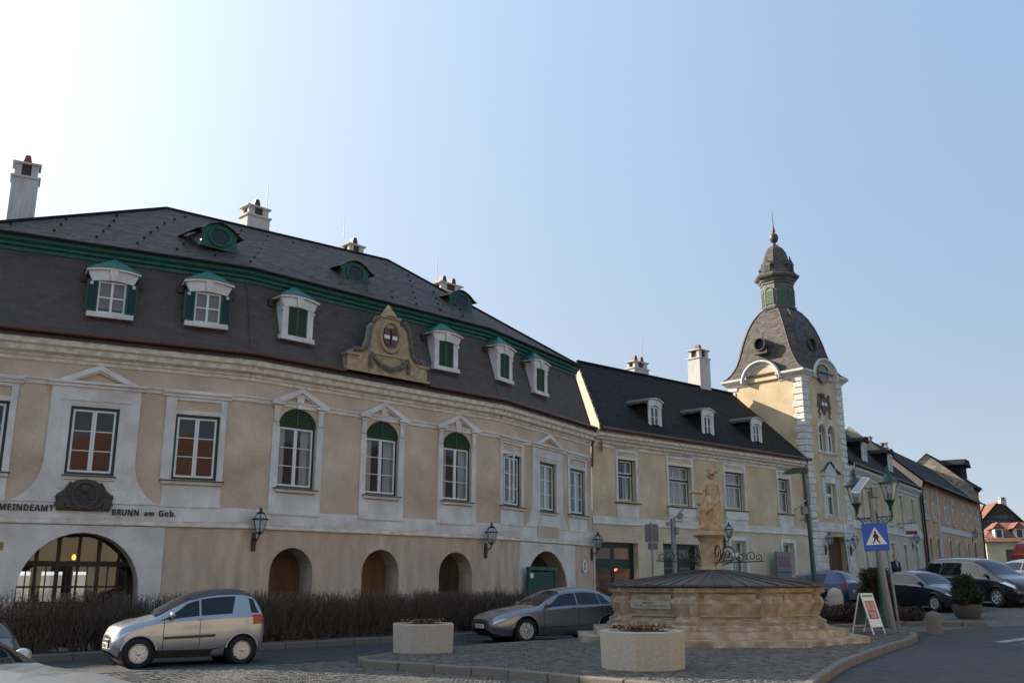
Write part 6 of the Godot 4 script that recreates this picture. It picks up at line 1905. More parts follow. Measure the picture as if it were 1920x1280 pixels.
# ------------------------------------------------------------ fountain
func fountain() -> void:
	var c := Vector3(5.40, 0.105, -26.7)
	var th := thing("fountain", "octagonal sandstone fountain with stepped base, metal cover and iron scrolls", "fountain", c)
	var k := 1.0 / cos(PI / 8)
	var turn := Transform3D(Basis(Vector3.UP, deg_to_rad(-90.0 - 25.0 + 22.5) + PI / 8), Vector3.ZERO)
	var st := [[3.62, 0.0, 0.17], [3.18, 0.17, 0.34]]
	for s: Array in st:
		for j in 8:
			var m := Mb.new()
			var a0 := TAU * j / 8; var a1 := TAU * (j + 1) / 8
			var r0: float = s[0] * k; var r1: float = (s[0] - 0.6) * k
			var P := [Vector2(r0 * cos(a0), -r0 * sin(a0)), Vector2(r0 * cos(a1), -r0 * sin(a1)), Vector2(r1 * cos(a1), -r1 * sin(a1)), Vector2(r1 * cos(a0), -r1 * sin(a0))]
			var sh: Vector2 = (P[1] - P[0]).normalized() * 0.006
			var poly := PackedVector2Array([P[0] + sh, P[1] - sh, P[2] - sh, P[3] + sh])
			m.prism(poly, -s[2] + 0.004, -s[1], turn * Transform3D(Basis(Vector3.RIGHT, PI / 2), Vector3.ZERO))
			part(th, "step", m, mats["basin"])
	var prof := [[2.66, 0.34], [2.66, 0.42], [2.60, 0.46], [2.62, 0.54], [2.50, 0.60], [2.46, 0.66], [2.52, 0.80], [2.60, 0.98], [2.56, 1.08], [2.50, 1.14], [2.52, 1.20], [2.62, 1.24], [2.62, 1.34], [2.45, 1.36]]
	for e: Array in prof: e[0] = e[0] * k
	var b := Mb.new()
	b.lathe(prof, 8, turn, true)
	part(th, "basin_wall", b, mats["basin"])
	for j in 8:
		var a := TAU * j / 8
		var pf := turn * Transform3D(Basis(Vector3.UP, a), Vector3.ZERO)
		var p := Mb.new()
		# corner pier: same bulge, proud of the wall
		var pp := []
		for e: Array in prof: pp.append([e[0] + 0.05, e[1]])
		var g := []
		for e: Array in pp:
			var row := PackedVector3Array()
			for w: Array in [[-0.30, -0.14], [-0.26, 0.01], [-0.1, 0.03], [0.1, 0.03], [0.26, 0.01], [0.30, -0.14]]: row.append(pf * Vector3(e[0] - 0.02 + w[1], e[1], -w[0]))
			g.append(row)
		for i in g.size() - 1:
			for w in 5: p.quad(g[i][w], g[i][w + 1], g[i + 1][w + 1], g[i + 1][w])
		part(th, "corner_pier", p, mats["basin"])
		var pn := Mb.new()
		var mid := turn * Transform3D(Basis(Vector3.UP, a + PI / 8), Vector3.ZERO)
		pn.hexa(mid, 2.53, 2.585, 1.06, 1.17, -0.62, 0.62)
		pn.hexa(mid, 2.45, 2.56, 0.66, 0.69, -0.72, 0.72)
		part(th, "moulding", pn, mats["basin"])
	# inscribed tablet on the front-left face
	var best := 0; var bd := -1e9
	for j in 8:
		var v := turn.basis * Basis(Vector3.UP, TAU * j / 8 + PI / 8) * Vector3.RIGHT
		var sc := v.dot(Vector3(-0.66, 0, 0.75))
		if sc > bd:
			bd = sc; best = j
	var tf := Transform3D(Basis(), c) * turn * Transform3D(Basis(Vector3.UP, TAU * best / 8 + PI / 8), Vector3.ZERO) * Transform3D(Basis(Vector3.UP, PI / 2), Vector3(2.605, 0, 0))
	var tb := Mb.new()
	tb.bx(-0.66, 0.62, 0.84, 1.03, -0.05, 0.0)
	var to := part(th, "inscribed_tablet", tb, mat("tablet", Color(0.42, 0.38, 0.31), 0.85, noise_tex("conc", 0.66, 1.0), 1.0), tf)
	marks(to, tf, -0.26, 0.16, 0.955, 1.0, 0.0, mat("carved", Color(0.10, 0.09, 0.075), 0.9), 0.03)
	marks(to, tf, -0.58, 0.54, 0.875, 0.93, 0.0, mats["carved"], 0.035)
	# pitched cover of boards in sectors
	for j in 8:
		var a0 := TAU * j / 8; var a1 := TAU * (j + 1) / 8
		var R := 2.78 * k
		var p0 := Vector3(R * cos(a0), 1.36, -R * sin(a0)); var p1 := Vector3(R * cos(a1), 1.36, -R * sin(a1))
		var top := Vector3(0.0, 1.80, 0)
		for w in 6:
			var m := Mb.new()
			var e0 := p0.lerp(p1, w / 6.0 + 0.004); var e1 := p0.lerp(p1, (w + 1) / 6.0 - 0.004)
			var i0 := top.lerp(e0, 0.10); var i1 := top.lerp(e1, 0.10)
			var up := Vector3(0, 0.045, 0)
			e0 = turn * e0; e1 = turn * e1; i0 = turn * i0; i1 = turn * i1
			var wob := Vector3(0, rng.randf_range(-0.008, 0.012), 0)
			m.quad(e0 + up + wob, e1 + up + wob, i1 + up, i0 + up); m.quad(e0 + wob, e1 + wob, e1 + up + wob, e0 + up + wob)
			m.quad(i0, i1, e1 + wob, e0 + wob)
			m.tube([e0 + up + wob + Vector3(0, 0.008, 0), i0 + up + Vector3(0, 0.008, 0)], 0.018, 5)
			part(th, "cover_sheet", m, mat("cover", Color(0.085, 0.068, 0.06), 0.6, noise_tex("weathered", 0.5, 1.0), 0.8))
	var pl := Mb.new()
	pl.lathe([[0.42, 1.72], [0.40, 1.80], [0.30, 1.86], [0.285, 1.92], [0.275, 2.5], [0.28, 2.56]], 8, Transform3D(Basis(Vector3.UP, 0.3), Vector3.ZERO), true)
	part(th, "pillar", pl, mats["sandstone"])
	var cp := Mb.new()
	cp.lathe([[0.28, 2.54], [0.31, 2.58], [0.31, 2.62], [0.40, 2.68], [0.45, 2.70], [0.45, 2.74], [0.42, 2.76], [0.43, 2.80], [0.38, 2.82], [0.0, 2.83]], 24)
	part(th, "capital", cp, mats["sandstone"])
	# wrought-iron scrolls on four sides
	for j in 4:
		var m := Mb.new()
		var f := Transform3D(Basis(Vector3.UP, TAU * j / 4 + 0.18), Vector3(0, 0, 0))
		var spiral := func(cx: float, cy: float, r0: float, r1: float, a0: float, a1: float) -> Array:
			var o := []
			for i in 23:
				var t := i / 22.0
				o.append(f * Vector3(cx + lerpf(r0, r1, t) * cos(lerpf(a0, a1, t)), cy + lerpf(r0, r1, t) * sin(lerpf(a0, a1, t)), 0))
			return o
		m.tube([f * Vector3(0.24, 1.98, 0), f * Vector3(1.55, 2.04, 0)], 0.017, 6)
		m.tube([f * Vector3(0.28, 1.90, 0), f * Vector3(0.55, 2.0, 0)], 0.014, 6)
		m.tube(spiral.call(0.50, 2.24, 0.24, 0.05, -PI / 2, TAU * 1.1), 0.015, 6)
		m.tube(spiral.call(0.50, 2.24, 0.20, 0.20, 0.0, PI * 1.7), 0.010, 5)
		m.tube(spiral.call(0.85, 2.15, 0.13, 0.03, PI, PI + TAU * 1.3), 0.013, 6)
		m.tube(spiral.call(1.18, 2.16, 0.15, 0.03, PI * 1.2, PI * 1.2 - TAU * 1.2), 0.013, 6)
		m.tube(spiral.call(1.38, 2.13, 0.11, 0.03, -PI / 2, TAU), 0.012, 6)
		m.tube([f * Vector3(0.70, 2.06, 0), f * Vector3(0.95, 2.26, 0), f * Vector3(1.1, 2.05, 0)], 0.011, 5)
		m.lathe([[0.0, -0.035], [0.035, 0.0], [0.0, 0.035]], 8, f * Transform3D(Basis(), Vector3(0.25, 1.98, 0)))
		part(th, "iron_scroll", m, mats["black_iron"])
	statue(c + Vector3(0, 2.83, 0))

func statue(at: Vector3) -> void:
	var th := thing("statue", "sandstone draped figure with curly hair and outstretched arm on the fountain pillar", "statue", at)
	var b := []
	# plinth rock
	chain(b, [Vector3(-0.22, 0.04, 0.05), Vector3(0.22, 0.05, 0.0)], [0.14, 0.15])
	chain(b, [Vector3(0.0, 0.04, -0.18), Vector3(0.05, 0.05, 0.2)], [0.13, 0.13])
	# legs: the weight on the right leg, the left knee pushed forward to picture-left
	chain(b, [Vector3(0.12, 0.80, -0.02), Vector3(0.14, 0.45, 0.02), Vector3(0.12, 0.12, 0.0)], [0.15, 0.11, 0.09])
	chain(b, [Vector3(-0.02, 0.78, 0.06), Vector3(-0.20, 0.56, 0.16), Vector3(-0.15, 0.22, 0.12), Vector3(-0.22, 0.10, 0.18)], [0.15, 0.105, 0.075, 0.06])
	# drapery folds down to the plinth
	for k in 7:
		var x := -0.10 + k * 0.055
		chain(b, [Vector3(x + 0.02, 0.78, 0.10 - absf(k - 3) * 0.02), Vector3(x + 0.05, 0.45, 0.12 - absf(k - 3) * 0.02), Vector3(x + 0.05 + 0.02 * sin(k * 2.0), 0.12, 0.10)], [0.05, 0.035, 0.045])
	for k in 5: chain(b, [Vector3(0.24, 0.95 - k * 0.03, -0.02 + k * 0.03), Vector3(0.05, 0.78 - k * 0.035, 0.17), Vector3(-0.20, 0.70 - k * 0.06, 0.16)], [0.04, 0.045, 0.035])
	chain(b, [Vector3(0.26, 1.05, -0.06), Vector3(0.30, 0.7, -0.08), Vector3(0.26, 0.15, -0.05)], [0.05, 0.07, 0.09])
	# torso leaning back, neck, head turned up
	chain(b, [Vector3(0.05, 0.80, 0.02), Vector3(0.08, 1.02, 0.02), Vector3(0.10, 1.22, 0.0)], [0.165, 0.145, 0.165])
	chain(b, [Vector3(-0.02, 1.26, 0.03), Vector3(0.22, 1.27, -0.03)], [0.10, 0.10])
	chain(b, [Vector3(0.10, 1.30, 0.0), Vector3(0.11, 1.42, 0.01)], [0.075, 0.065])
	chain(b, [Vector3(0.10, 1.50, 0.02), Vector3(0.08, 1.57, 0.03)], [0.10, 0.095])
	chain(b, [Vector3(0.03, 1.53, 0.07), Vector3(-0.005, 1.525, 0.09)], [0.05, 0.03])
	# outstretched arm with a hand, and the other behind
	chain(b, [Vector3(-0.06, 1.25, 0.04), Vector3(-0.20, 1.03, 0.10), Vector3(-0.40, 1.04, 0.14)], [0.075, 0.055, 0.04])
	chain(b, [Vector3(-0.40, 1.04, 0.14), Vector3(-0.47, 1.06, 0.15)], [0.04, 0.035])
	for k in 4: chain(b, [Vector3(-0.46, 1.075 - k * 0.018, 0.15), Vector3(-0.54, 1.085 - k * 0.022, 0.155 - 0.005 * k)], [0.014, 0.011])
	chain(b, [Vector3(-0.44, 1.07, 0.16), Vector3(-0.48, 1.115, 0.17)], [0.015, 0.012])
	chain(b, [Vector3(0.24, 1.25, -0.04), Vector3(0.32, 1.02, -0.10), Vector3(0.22, 0.90, 0.0)], [0.07, 0.055, 0.045])
	# small companion's head at the knee
	chain(b, [Vector3(-0.27, 0.74, 0.16), Vector3(-0.25, 0.80, 0.15)], [0.085, 0.08])
	chain(b, [Vector3(-0.22, 0.62, 0.12), Vector3(-0.24, 0.40, 0.10), Vector3(-0.2, 0.15, 0.08)], [0.09, 0.10, 0.09])
	var m := Mb.new()
	sdf(m, b, 0.014, 0.022)
	part(th, "figure", m, mats["statue"])
	var h := []
	var r := RandomNumberGenerator.new()
	r.seed = 21
	for k in 46:   # curls
		var a := r.randf() * TAU; var e := r.randf_range(-0.5, 1.4)
		var d := Vector3(cos(a) * cos(e), sin(e), sin(a) * cos(e))
		if d.x < -0.5 and d.y < 0.5: continue
		var p := Vector3(0.11, 1.56, 0.01) + d * Vector3(0.12, 0.10, 0.12)
		h.append([p, p + d * 0.05 + Vector3(r.randf_range(-0.05, 0.08), r.randf_range(-0.05, 0.02), r.randf_range(-0.05, 0.05)), 0.03, 0.022])
	for k in 10: h.append([Vector3(-0.27, 0.80, 0.15), Vector3(-0.27, 0.80, 0.15) + Vector3(r.randf_range(-0.08, 0.08), r.randf_range(0.02, 0.09), r.randf_range(-0.08, 0.06)), 0.04, 0.03])
	var hm := Mb.new()
	sdf(hm, h, 0.014, 0.012)
	part(th, "hair", hm, mats["statue"])

# ------------------------------------------------------------ lamps, poles and signs
func lantern_head(m: Mb, g: Mb, s: float, f: Transform3D, six := 6) -> void:   # tapered glazed lantern, frame into m, panes into g
	var top := 0.17 * s; var bot := 0.09 * s; var h := 0.30 * s
	for k in six:
		var a := TAU * k / six; var b := TAU * (k + 1) / six
		var p := [Vector3(bot * cos(a), 0, bot * sin(a)), Vector3(bot * cos(b), 0, bot * sin(b)), Vector3(top * cos(b), h, top * sin(b)), Vector3(top * cos(a), h, top * sin(a))]
		g.quad(f * p[0], f * p[1], f * p[2], f * p[3])
		m.tube([f * p[0], f * p[3]], 0.010 * s, 4)
		m.tube([f * p[3], f * p[2]], 0.014 * s, 4)
		m.tube([f * p[0], f * p[1]], 0.012 * s, 4)
		var q := Vector3(0.09 * s * cos(a), h + 0.13 * s, 0.09 * s * sin(a)); var q2 := Vector3(0.09 * s * cos(b), h + 0.13 * s, 0.09 * s * sin(b))
		g.quad(f * p[3], f * p[2], f * q2, f * q)
		m.tube([f * p[3], f * q], 0.010 * s, 4)
	m.lathe([[0.19 * s, h - 0.012 * s], [0.19 * s, h + 0.012 * s], [0.15 * s, h + 0.02 * s]], six * 2, f)
	m.lathe([[0.10 * s, h + 0.12 * s], [0.10 * s, h + 0.145 * s], [0.05 * s, h + 0.17 * s], [0.025 * s, h + 0.2 * s], [0.045 * s, h + 0.225 * s], [0.02 * s, h + 0.25 * s], [0.0, h + 0.30 * s]], 8, f)
	m.lathe([[0.0, -0.06 * s], [0.03 * s, -0.05 * s], [0.05 * s, -0.01 * s], [0.10 * s, 0.0]], 8, f)
	m.lathe([[0.022 * s, 0.0], [0.03 * s, 0.10 * s], [0.0, 0.13 * s]], 6, f)

func wall_lamps() -> void:
	var th := thing("wall_lantern", "black six-sided wall lantern between gate bay and first arcade arch", "lantern", A("M", 0.45, 2.72, 0.02), PL["M"].basis.get_euler().y, "black wall lanterns")
	var m := Mb.new(); var g := Mb.new()
	m.prism(PackedVector2Array([Vector2(-0.055, -0.30), Vector2(0.055, -0.30), Vector2(0.07, 0.0), Vector2(0.055, 0.16), Vector2(0.0, 0.22), Vector2(-0.055, 0.16), Vector2(-0.07, 0.0)]), 0.0, 0.035)
	m.tube([Vector3(0, 0.02, 0.03), Vector3(0, 0.0, 0.16), Vector3(0, 0.05, 0.27), Vector3(0, 0.16, 0.30)], 0.018, 6)
	m.tube([Vector3(0, -0.12, 0.03), Vector3(0, -0.08, 0.12), Vector3(0, 0.0, 0.2)], 0.012, 5)
	part(th, "bracket", m, mats["black_iron"])
	var lm := Mb.new()
	lantern_head(lm, g, 1.2, Transform3D(Basis(), Vector3(0, 0.20, 0.30)))
	var lo := part(th, "lantern_frame", lm, mats["black_iron"])
	part(lo, "glass_panes", g, mats["lamp_glass"])
	copy(th, A("M", 9.45, 2.68, 0.02), PL["M"].basis.get_euler().y, "black six-sided wall lantern beside the third arcade arch")
	copy(th, A("R", 7.45, 2.72, 0.02), PL["R"].basis.get_euler().y, "black six-sided wall lantern beside the green shop doors")
	copy(th, A("B", 9.0, 3.45, 0.02), PL["B"].basis.get_euler().y, "black six-sided wall lantern half hidden behind the statue")
	copy(th, A("T", 0.95, 3.3, 0.1), PL["T"].basis.get_euler().y, "black wall lantern on the near side of the tower doorway")
	copy(th, A("T", 3.55, 3.3, 0.1), PL["T"].basis.get_euler().y, "black wall lantern on the far side of the tower doorway")
	copy(th, A("C", 15.0, 4.0, 0.02), PL["C"].basis.get_euler().y, "black wall lantern on the house beyond the tower")
	copy(th, A("D", 21.4, 5.3, 0.02), PL["D"].basis.get_euler().y, "black wall lantern above the arched door of the orange house")
	# small lit lanterns in the arcade and the gate passage
	for q: Array in [["M", 7.55, 2.05, -1.6, "small lit lantern hanging inside the third arcade arch"], ["L", -3.92, 2.25, -2.6, "small lit lantern hanging in the carriage gate passage"]]:
		var gl := Mb.new()
		gl.lathe([[0.0, -0.07], [0.05, -0.05], [0.06, 0.02], [0.03, 0.08], [0.0, 0.09]], 8)
		lamp_thing("hanging_lantern", q[4], "lantern", A(q[0], q[1], q[2], q[3]), gl, "warm_glow", Color(1.0, 0.65, 0.3), 0.002)

func post_lamp(m: Mb, g: Mb, dark: Mb, f: Transform3D) -> void:
	# big lantern with bell hood
	g.lathe([[0.14, 0.0], [0.265, 0.55]], 8, f, true)
	m.lathe([[0.15, -0.03], [0.17, 0.0], [0.15, 0.02]], 16, f)
	for k in 8:
		var a := TAU * k / 8
		m.tube([f * Vector3(0.142 * cos(a), 0, 0.142 * sin(a)), f * Vector3(0.267 * cos(a), 0.55, 0.267 * sin(a))], 0.008, 4)
	m.lathe([[0.33, 0.54], [0.34, 0.56], [0.27, 0.60], [0.22, 0.68], [0.13, 0.78], [0.07, 0.84], [0.06, 0.90], [0.09, 0.93], [0.05, 0.96], [0.05, 1.02], [0.07, 1.04], [0.02, 1.08], [0.0, 1.15]], 16, f)
	m.lathe([[0.02, -0.34], [0.05, -0.30], [0.06, -0.2], [0.10, -0.1], [0.14, -0.02]], 8, f)
	dark.lathe([[0.09, 0.01], [0.09, 0.2], [0.07, 0.22], [0.0, 0.22]], 10, f)

func street_things() -> void:
	# ornate two-armed lamp post
	var z := -31.0
	var th := thing("ornate_lamp_post", "green cast-iron lamp post with two bell-hooded lanterns behind the crossing sign", "lamp post", Vector3(11.55, gh(11.55, z), z), deg_to_rad(8))
	var m := Mb.new(); var g := Mb.new(); var dk := Mb.new()
	m.lathe([[0.16, 0.0], [0.16, 0.3], [0.11, 0.4], [0.085, 0.5], [0.07, 0.9], [0.06, 3.1], [0.12, 3.14], [0.12, 3.45], [0.06, 3.5], [0.03, 3.6]], 10)
	part(th, "post", m, mats["green_iron"])
	var ar := Mb.new()
	ar.tube([Vector3(-0.65, 3.30, 0), Vector3(0.65, 3.40, 0)], 0.022, 6)
	for s: float in [-1.0, 1.0]:
		for q: Array in [[0.22, 3.22, 0.10], [0.42, 3.26, 0.08], [0.56, 3.30, 0.06]]:
			var sp := []
			for i in 19: sp.append(Vector3(s * q[0] + q[2] * (1 - i / 24.0) * cos(i * 0.5), q[1] + q[2] * (1 - i / 24.0) * sin(i * 0.5), 0))
			ar.tube(sp, 0.012, 5)
		ar.tube([Vector3(s * 0.62, 3.36, 0), Vector3(s * 0.60, 3.55, 0), Vector3(s * 0.58, 3.62, 0)], 0.03, 6)
		ar.tube([Vector3(s * 0.12, 3.1, 0), Vector3(s * 0.35, 3.12, 0), Vector3(s * 0.60, 3.34, 0)], 0.014, 5)
	part(th, "arm", ar, mats["green_iron"])
	for s: float in [-1.0, 1.0]:
		var lm := Mb.new(); var lg := Mb.new(); var ld := Mb.new()
		post_lamp(lm, lg, ld, Transform3D(Basis(), Vector3(s * 0.58, 3.90 if s > 0 else 3.78, 0)))
		var lo := part(th, "lantern_frame", lm, mats["green_iron"])
		part(lo, "glass_panes", lg, mats["lamp_glass"])
		part(lo, "lamp_holder", ld, mats["dark"])
	# galvanised post with solar panel and traffic sensor
	var x0 := 11.15
	var sp := thing("sensor_post", "thick galvanised post with tilted solar panel in front of ornate lamp", "post", Vector3(x0, gh(x0, -30.0), -30.0))
	var pm := Mb.new()
	pm.tube([Vector3(0.28, 0, 0), Vector3(0.02, 2.6, 0), Vector3(-0.05, 4.15, 0)], 0.105, 12, 0.07)
	part(sp, "post", pm, mat("galvanised", Color(0.24, 0.24, 0.235), 0.5, noise_tex("conc", 0.66, 1.0), 1.0, null, 0, {"metallic": 0.3}))
	var so := Mb.new()
	var sf := Transform3D(Basis(Vector3(0, 0, 1), deg_to_rad(50)) * Basis(Vector3.RIGHT, 0.25), Vector3(-0.36, 4.32, 0.1))
	so.cbx(sf, Vector3(0.62, 0.035, 0.42), 0.01)
	var soo := part(sp, "solar_panel", so, mats["frame_white"])
	var sc := Mb.new()
	sc.hexa(sf, -0.28, 0.28, 0.018, 0.021, -0.18, 0.18)
	part(soo, "solar_cells", sc, mat("solar", Color(0.22, 0.24, 0.27), 0.15))
	var sb := Mb.new()
	sb.cbx(Transform3D(Basis(), Vector3(0.06, 4.1, 0.12)), Vector3(0.22, 0.34, 0.2), 0.02)
	sb.tube([Vector3(-0.3, 4.25, 0.05), Vector3(0.0, 4.2, 0.05)], 0.025, 6)
	part(sp, "sensor_box", sb, mats["metal_grey"])
	# pedestrian crossing sign
	var cs := thing("crossing_sign", "square blue pedestrian crossing sign on a grey pole", "traffic sign", Vector3(11.15, gh(11.15, -29.0), -29.0), deg_to_rad(-4))
	var pp := Mb.new()
	pp.tube([Vector3(0.10, 0, -0.05), Vector3(-0.02, 2.2, -0.05), Vector3(-0.08, 3.2, -0.05)], 0.038, 8)
	part(cs, "pole", pp, mats["metal_grey"])
	var f := Transform3D(Basis(Vector3(0, 0, 1), deg_to_rad(3.0)), Vector3(-0.36, 2.75, 0))
	var bp := Mb.new()
	bp.cbx(f, Vector3(0.74, 0.80, 0.03), 0.008)
	var bo := part(cs, "blue_plate", bp, mats["sign_blue"])
	var tr := Mb.new()
	tr.prism(PackedVector2Array([Vector2(-0.31, -0.22), Vector2(0.31, -0.22), Vector2(0.0, 0.29)]), 0.015, 0.019, f)
	part(bo, "white_triangle", tr, mats["sign_white"])
	var mn := Mb.new()
	mn.prism(arc(-0.005, 0.135, 0.035, 0.04, 0, TAU * 11 / 12, 11), 0.019, 0.023, f)
	for poly: Array in [[[-0.05, 0.09], [0.05, 0.09], [0.055, -0.03], [-0.04, -0.03]], [[-0.045, 0.09], [-0.10, -0.01], [-0.075, -0.025], [-0.03, 0.05]], [[0.04, 0.09], [0.09, 0.02], [0.075, -0.04], [0.05, -0.03], [0.06, 0.015], [0.03, 0.05]], [[-0.04, -0.03], [0.01, -0.03], [-0.03, -0.12], [-0.09, -0.19], [-0.12, -0.17], [-0.07, -0.11]], [[0.0, -0.03], [0.055, -0.03], [0.075, -0.11], [0.12, -0.18], [0.09, -0.195], [0.03, -0.12]]]:
		mn.prism(pts(poly), 0.019, 0.023, f)
	part(bo, "walking_figure", mn, mats["black"])
	# sandwich boards
	sandwich(Vector3(10.05, gh(10.05, -28.2) + 0.10, -28.2), deg_to_rad(40), "white sandwich board with red and pink poster at the kerb", true)
	sandwich(Vector3(14.0, gh(14.0, -43.0), -43.0), deg_to_rad(30), "small white sandwich board standing before the tower door", false)
	# green street lamp with flat head
	var gl := thing("street_lamp", "dark green street lamp with flat sickle head in front of yellow house", "street lamp", Vector3(11.0, gh(11.0, -36.0), -36.0))
	var gm := Mb.new()
	gm.tube([Vector3(0.05, 0, 0), Vector3(-0.02, 3.0, 0), Vector3(-0.10, 5.15, 0)], 0.10, 10, 0.05)
	part(gl, "pole", gm, mats["green_iron"])
	var hm := Mb.new()
	hm.prism(PackedVector2Array([Vector2(0.03, 5.12), Vector2(0.03, 5.30), Vector2(-0.25, 5.33), Vector2(-0.55, 5.32), Vector2(-0.78, 5.20), Vector2(-0.86, 5.10), Vector2(-0.5, 5.10), Vector2(-0.2, 5.14)]), -0.12, 0.12)
	part(gl, "lamp_head", hm, mats["green_iron"])
	var ho := Mb.new()
	ho.cbx(Transform3D(Basis(Vector3(0, 0, 1), 0.7), Vector3(-0.32, 3.95, 0.05)), Vector3(0.55, 0.03, 0.34), 0.008)
	ho.cbx(Transform3D(Basis(), Vector3(-0.18, 3.75, 0.05)), Vector3(0.22, 0.3, 0.2), 0.02)
	ho.tube([Vector3(-0.4, 3.4, 0.05), Vector3(0.25, 3.45, 0.05)], 0.02, 5)
	part(gl, "sensor_unit", ho, mats["metal_grey"])
	# grey sensor mast and the back of a road sign by the yellow house
	var sm := thing("sensor_mast", "grey mast with small solar panel standing before the shop window", "mast", Vector3(5.45, gh(5.45, -33.0), -33.0))
	var sm1 := Mb.new()
	sm1.tube([Vector3(0, 0, 0), Vector3(0, 3.6, 0)], 0.085, 10)
	part(sm, "pole", sm1, mats["metal_grey"])
	var sm2 := Mb.new()
	sm2.cbx(Transform3D(Basis(Vector3(0, 0, 1), 0.8), Vector3(0.22, 3.78, 0)), Vector3(0.5, 0.03, 0.35), 0.008)
	sm2.cbx(Transform3D(Basis(Vector3(0, 0, 1), 0.8), Vector3(0.26, 3.68, 0)), Vector3(0.2, 0.12, 0.16), 0.01)
	sm2.tube([Vector3(-0.02, 3.5, 0.05), Vector3(0.3, 3.5, 0.05), Vector3(0.3, 3.65, 0.05)], 0.02, 5)
	sm2.cbx(Transform3D(Basis(), Vector3(-0.16, 3.42, 0.05)), Vector3(0.16, 0.12, 0.12), 0.01)
	sm2.cbx(Transform3D(Basis(), Vector3(0.12, 3.2, 0.05)), Vector3(0.12, 0.26, 0.16), 0.02)
	part(sm, "solar_unit", sm2, mats["metal_grey"])
	var rs := thing("road_sign", "grey back of a square road sign with small plate below", "traffic sign", Vector3(4.70, gh(4.7, -33.0), -33.0))
	var rp := Mb.new()
	rp.tube([Vector3(0.02, 0, 0.05), Vector3(0.0, 3.5, 0.05)], 0.032, 8)
	part(rs, "pole", rp, mats["metal_grey"])
	var r1 := Mb.new()
	r1.cbx(Transform3D(), Vector3(0.46, 0.60, 0.02), 0.008)
	inst(rs, "sign_plate", r1.mesh(), mats["sign_back"], Transform3D(Basis(), Vector3(0.02, 3.15, 0)))
	var r2 := Mb.new()
	r2.cbx(Transform3D(), Vector3(0.33, 0.22, 0.02), 0.008)
	inst(rs, "lower_plate", r2.mesh(), mats["sign_back"], Transform3D(Basis(), Vector3(0.04, 2.72, 0)))
	# bank board, flagpoles, small wall plates
	var sb2 := thing("board_sign", "grey advertising board with red brush lettering beside the yellow house window", "sign", A("B", 13.1, 0.0, 0.5))
	var bf: Transform3D = PL["B"] * Transform3D(Basis(), Vector3(13.1, 0.0, 0.5))
	var b1 := Mb.new()
	b1.bx(-0.62, 0.62, 0.9, 3.05, -0.06, 0.06)
	var b1o := part(sb2, "board", b1, mat("board_face", Color(0.17, 0.17, 0.18), 0.5), bf)
	var b2 := Mb.new()
	b2.bx(-0.62, 0.62, 2.02, 2.06, 0.06, 0.065)
	part(b1o, "divider", b2, mats["black"], bf)
	text(b1o, "lettering", "SIIB", mats["red_letter"], bf, -0.46, 0.42, 2.32, 2.80, 0.06, 0.008)
	for q: Array in [[1.25, "flagpole rising left of the tower doorway"], [2.30, "flagpole rising in front of the tower doorway"], [3.35, "flagpole rising right of the tower doorway"]]:
		var p0: Vector3 = A("T", q[0], 0, 1.3)
		var fp := thing("flagpole", "slim white leaning " + q[1], "flagpole", Vector3(p0.x, gh(p0.x, p0.z), p0.z), 0.0, "flagpoles before the tower")
		var fm := Mb.new()
		fm.tube([Vector3(0, 0, 0), Vector3(-0.30, 6.6, -0.35)], 0.04, 7, 0.022)
		part(fp, "pole", fm, mats["steel"])
		var ft := Mb.new()
		ft.lathe([[0.0, 0.0], [0.035, 0.02], [0.035, 0.05], [0.0, 0.07]], 8)
		inst(fp, "finial", ft.mesh(), mats["steel"], Transform3D(Basis(), Vector3(-0.30, 6.6, -0.35)))
	var ov := thing("oval_emblem", "oval metal emblem sign on the wall by the arch", "sign", A("R", 6.75, 2.2, 0.02), PL["R"].basis.get_euler().y)
	var o1 := Mb.new()
	o1.prism(arc(0, 0, 0.20, 0.26, 0, TAU * 23 / 24, 23), 0.0, 0.03)
	var o1o := part(ov, "plate", o1, mats["frame_white"])
	var o2 := Mb.new()
	o2.prism(PackedVector2Array([Vector2(-0.09, 0.14), Vector2(0.09, 0.14), Vector2(0.03, 0.0), Vector2(0.09, -0.14), Vector2(-0.09, -0.14), Vector2(-0.03, 0.0)]), 0.03, 0.035)
	part(o1o, "emblem", o2, mats["sign_back"])
	var yp := thing("wall_plate", "small yellow plate on the white wall left of the carriage gate", "sign", A("L", -5.82, 2.45, 0.045), PL["L"].basis.get_euler().y)
	var y1 := Mb.new()
	y1.bx(-0.08, 0.08, -0.1, 0.1, 0, 0.012)
	var y1o := part(yp, "plate", y1, mat("yellow_plate", Color(0.36, 0.23, 0.03), 0.5))
	var y2 := Mb.new()
	y2.bx(-0.05, 0.05, 0.04, 0.055, 0.012, 0.014); y2.bx(-0.03, 0.03, -0.04, 0.0, 0.012, 0.014)
	part(y1o, "print", y2, mats["black"])
	# wrought-iron shop sign that hangs out from the house beyond the tower
	var ps := thing("hanging_sign", "wrought-iron bracket sign with small red and white board on the house beyond the tower", "sign", A("C", 11.0, 4.9, 0.0), PL["C"].basis.get_euler().y)
	var p1 := Mb.new()
	p1.tube([Vector3(0, 0.35, 0), Vector3(0, 0.40, 1.3)], 0.02, 5); p1.tube([Vector3(0, 0.0, 0), Vector3(0, 0.36, 0.9)], 0.015, 5)
	var sp2 := []
	for i in 17: sp2.append(Vector3(0, 0.5 + 0.12 * (1 - i / 22.0) * sin(i * 0.5), 0.9 + 0.12 * (1 - i / 22.0) * cos(i * 0.5)))
	p1.tube(sp2, 0.012, 5)
	var p1o := part(ps, "bracket", p1, mats["black_iron"])
	var p2 := Mb.new()
	p2.bx(-0.03, 0.03, -0.35, 0.32, 0.45, 1.25)
	var p2o := part(p1o, "sign_board", p2, mats["sign_white"])
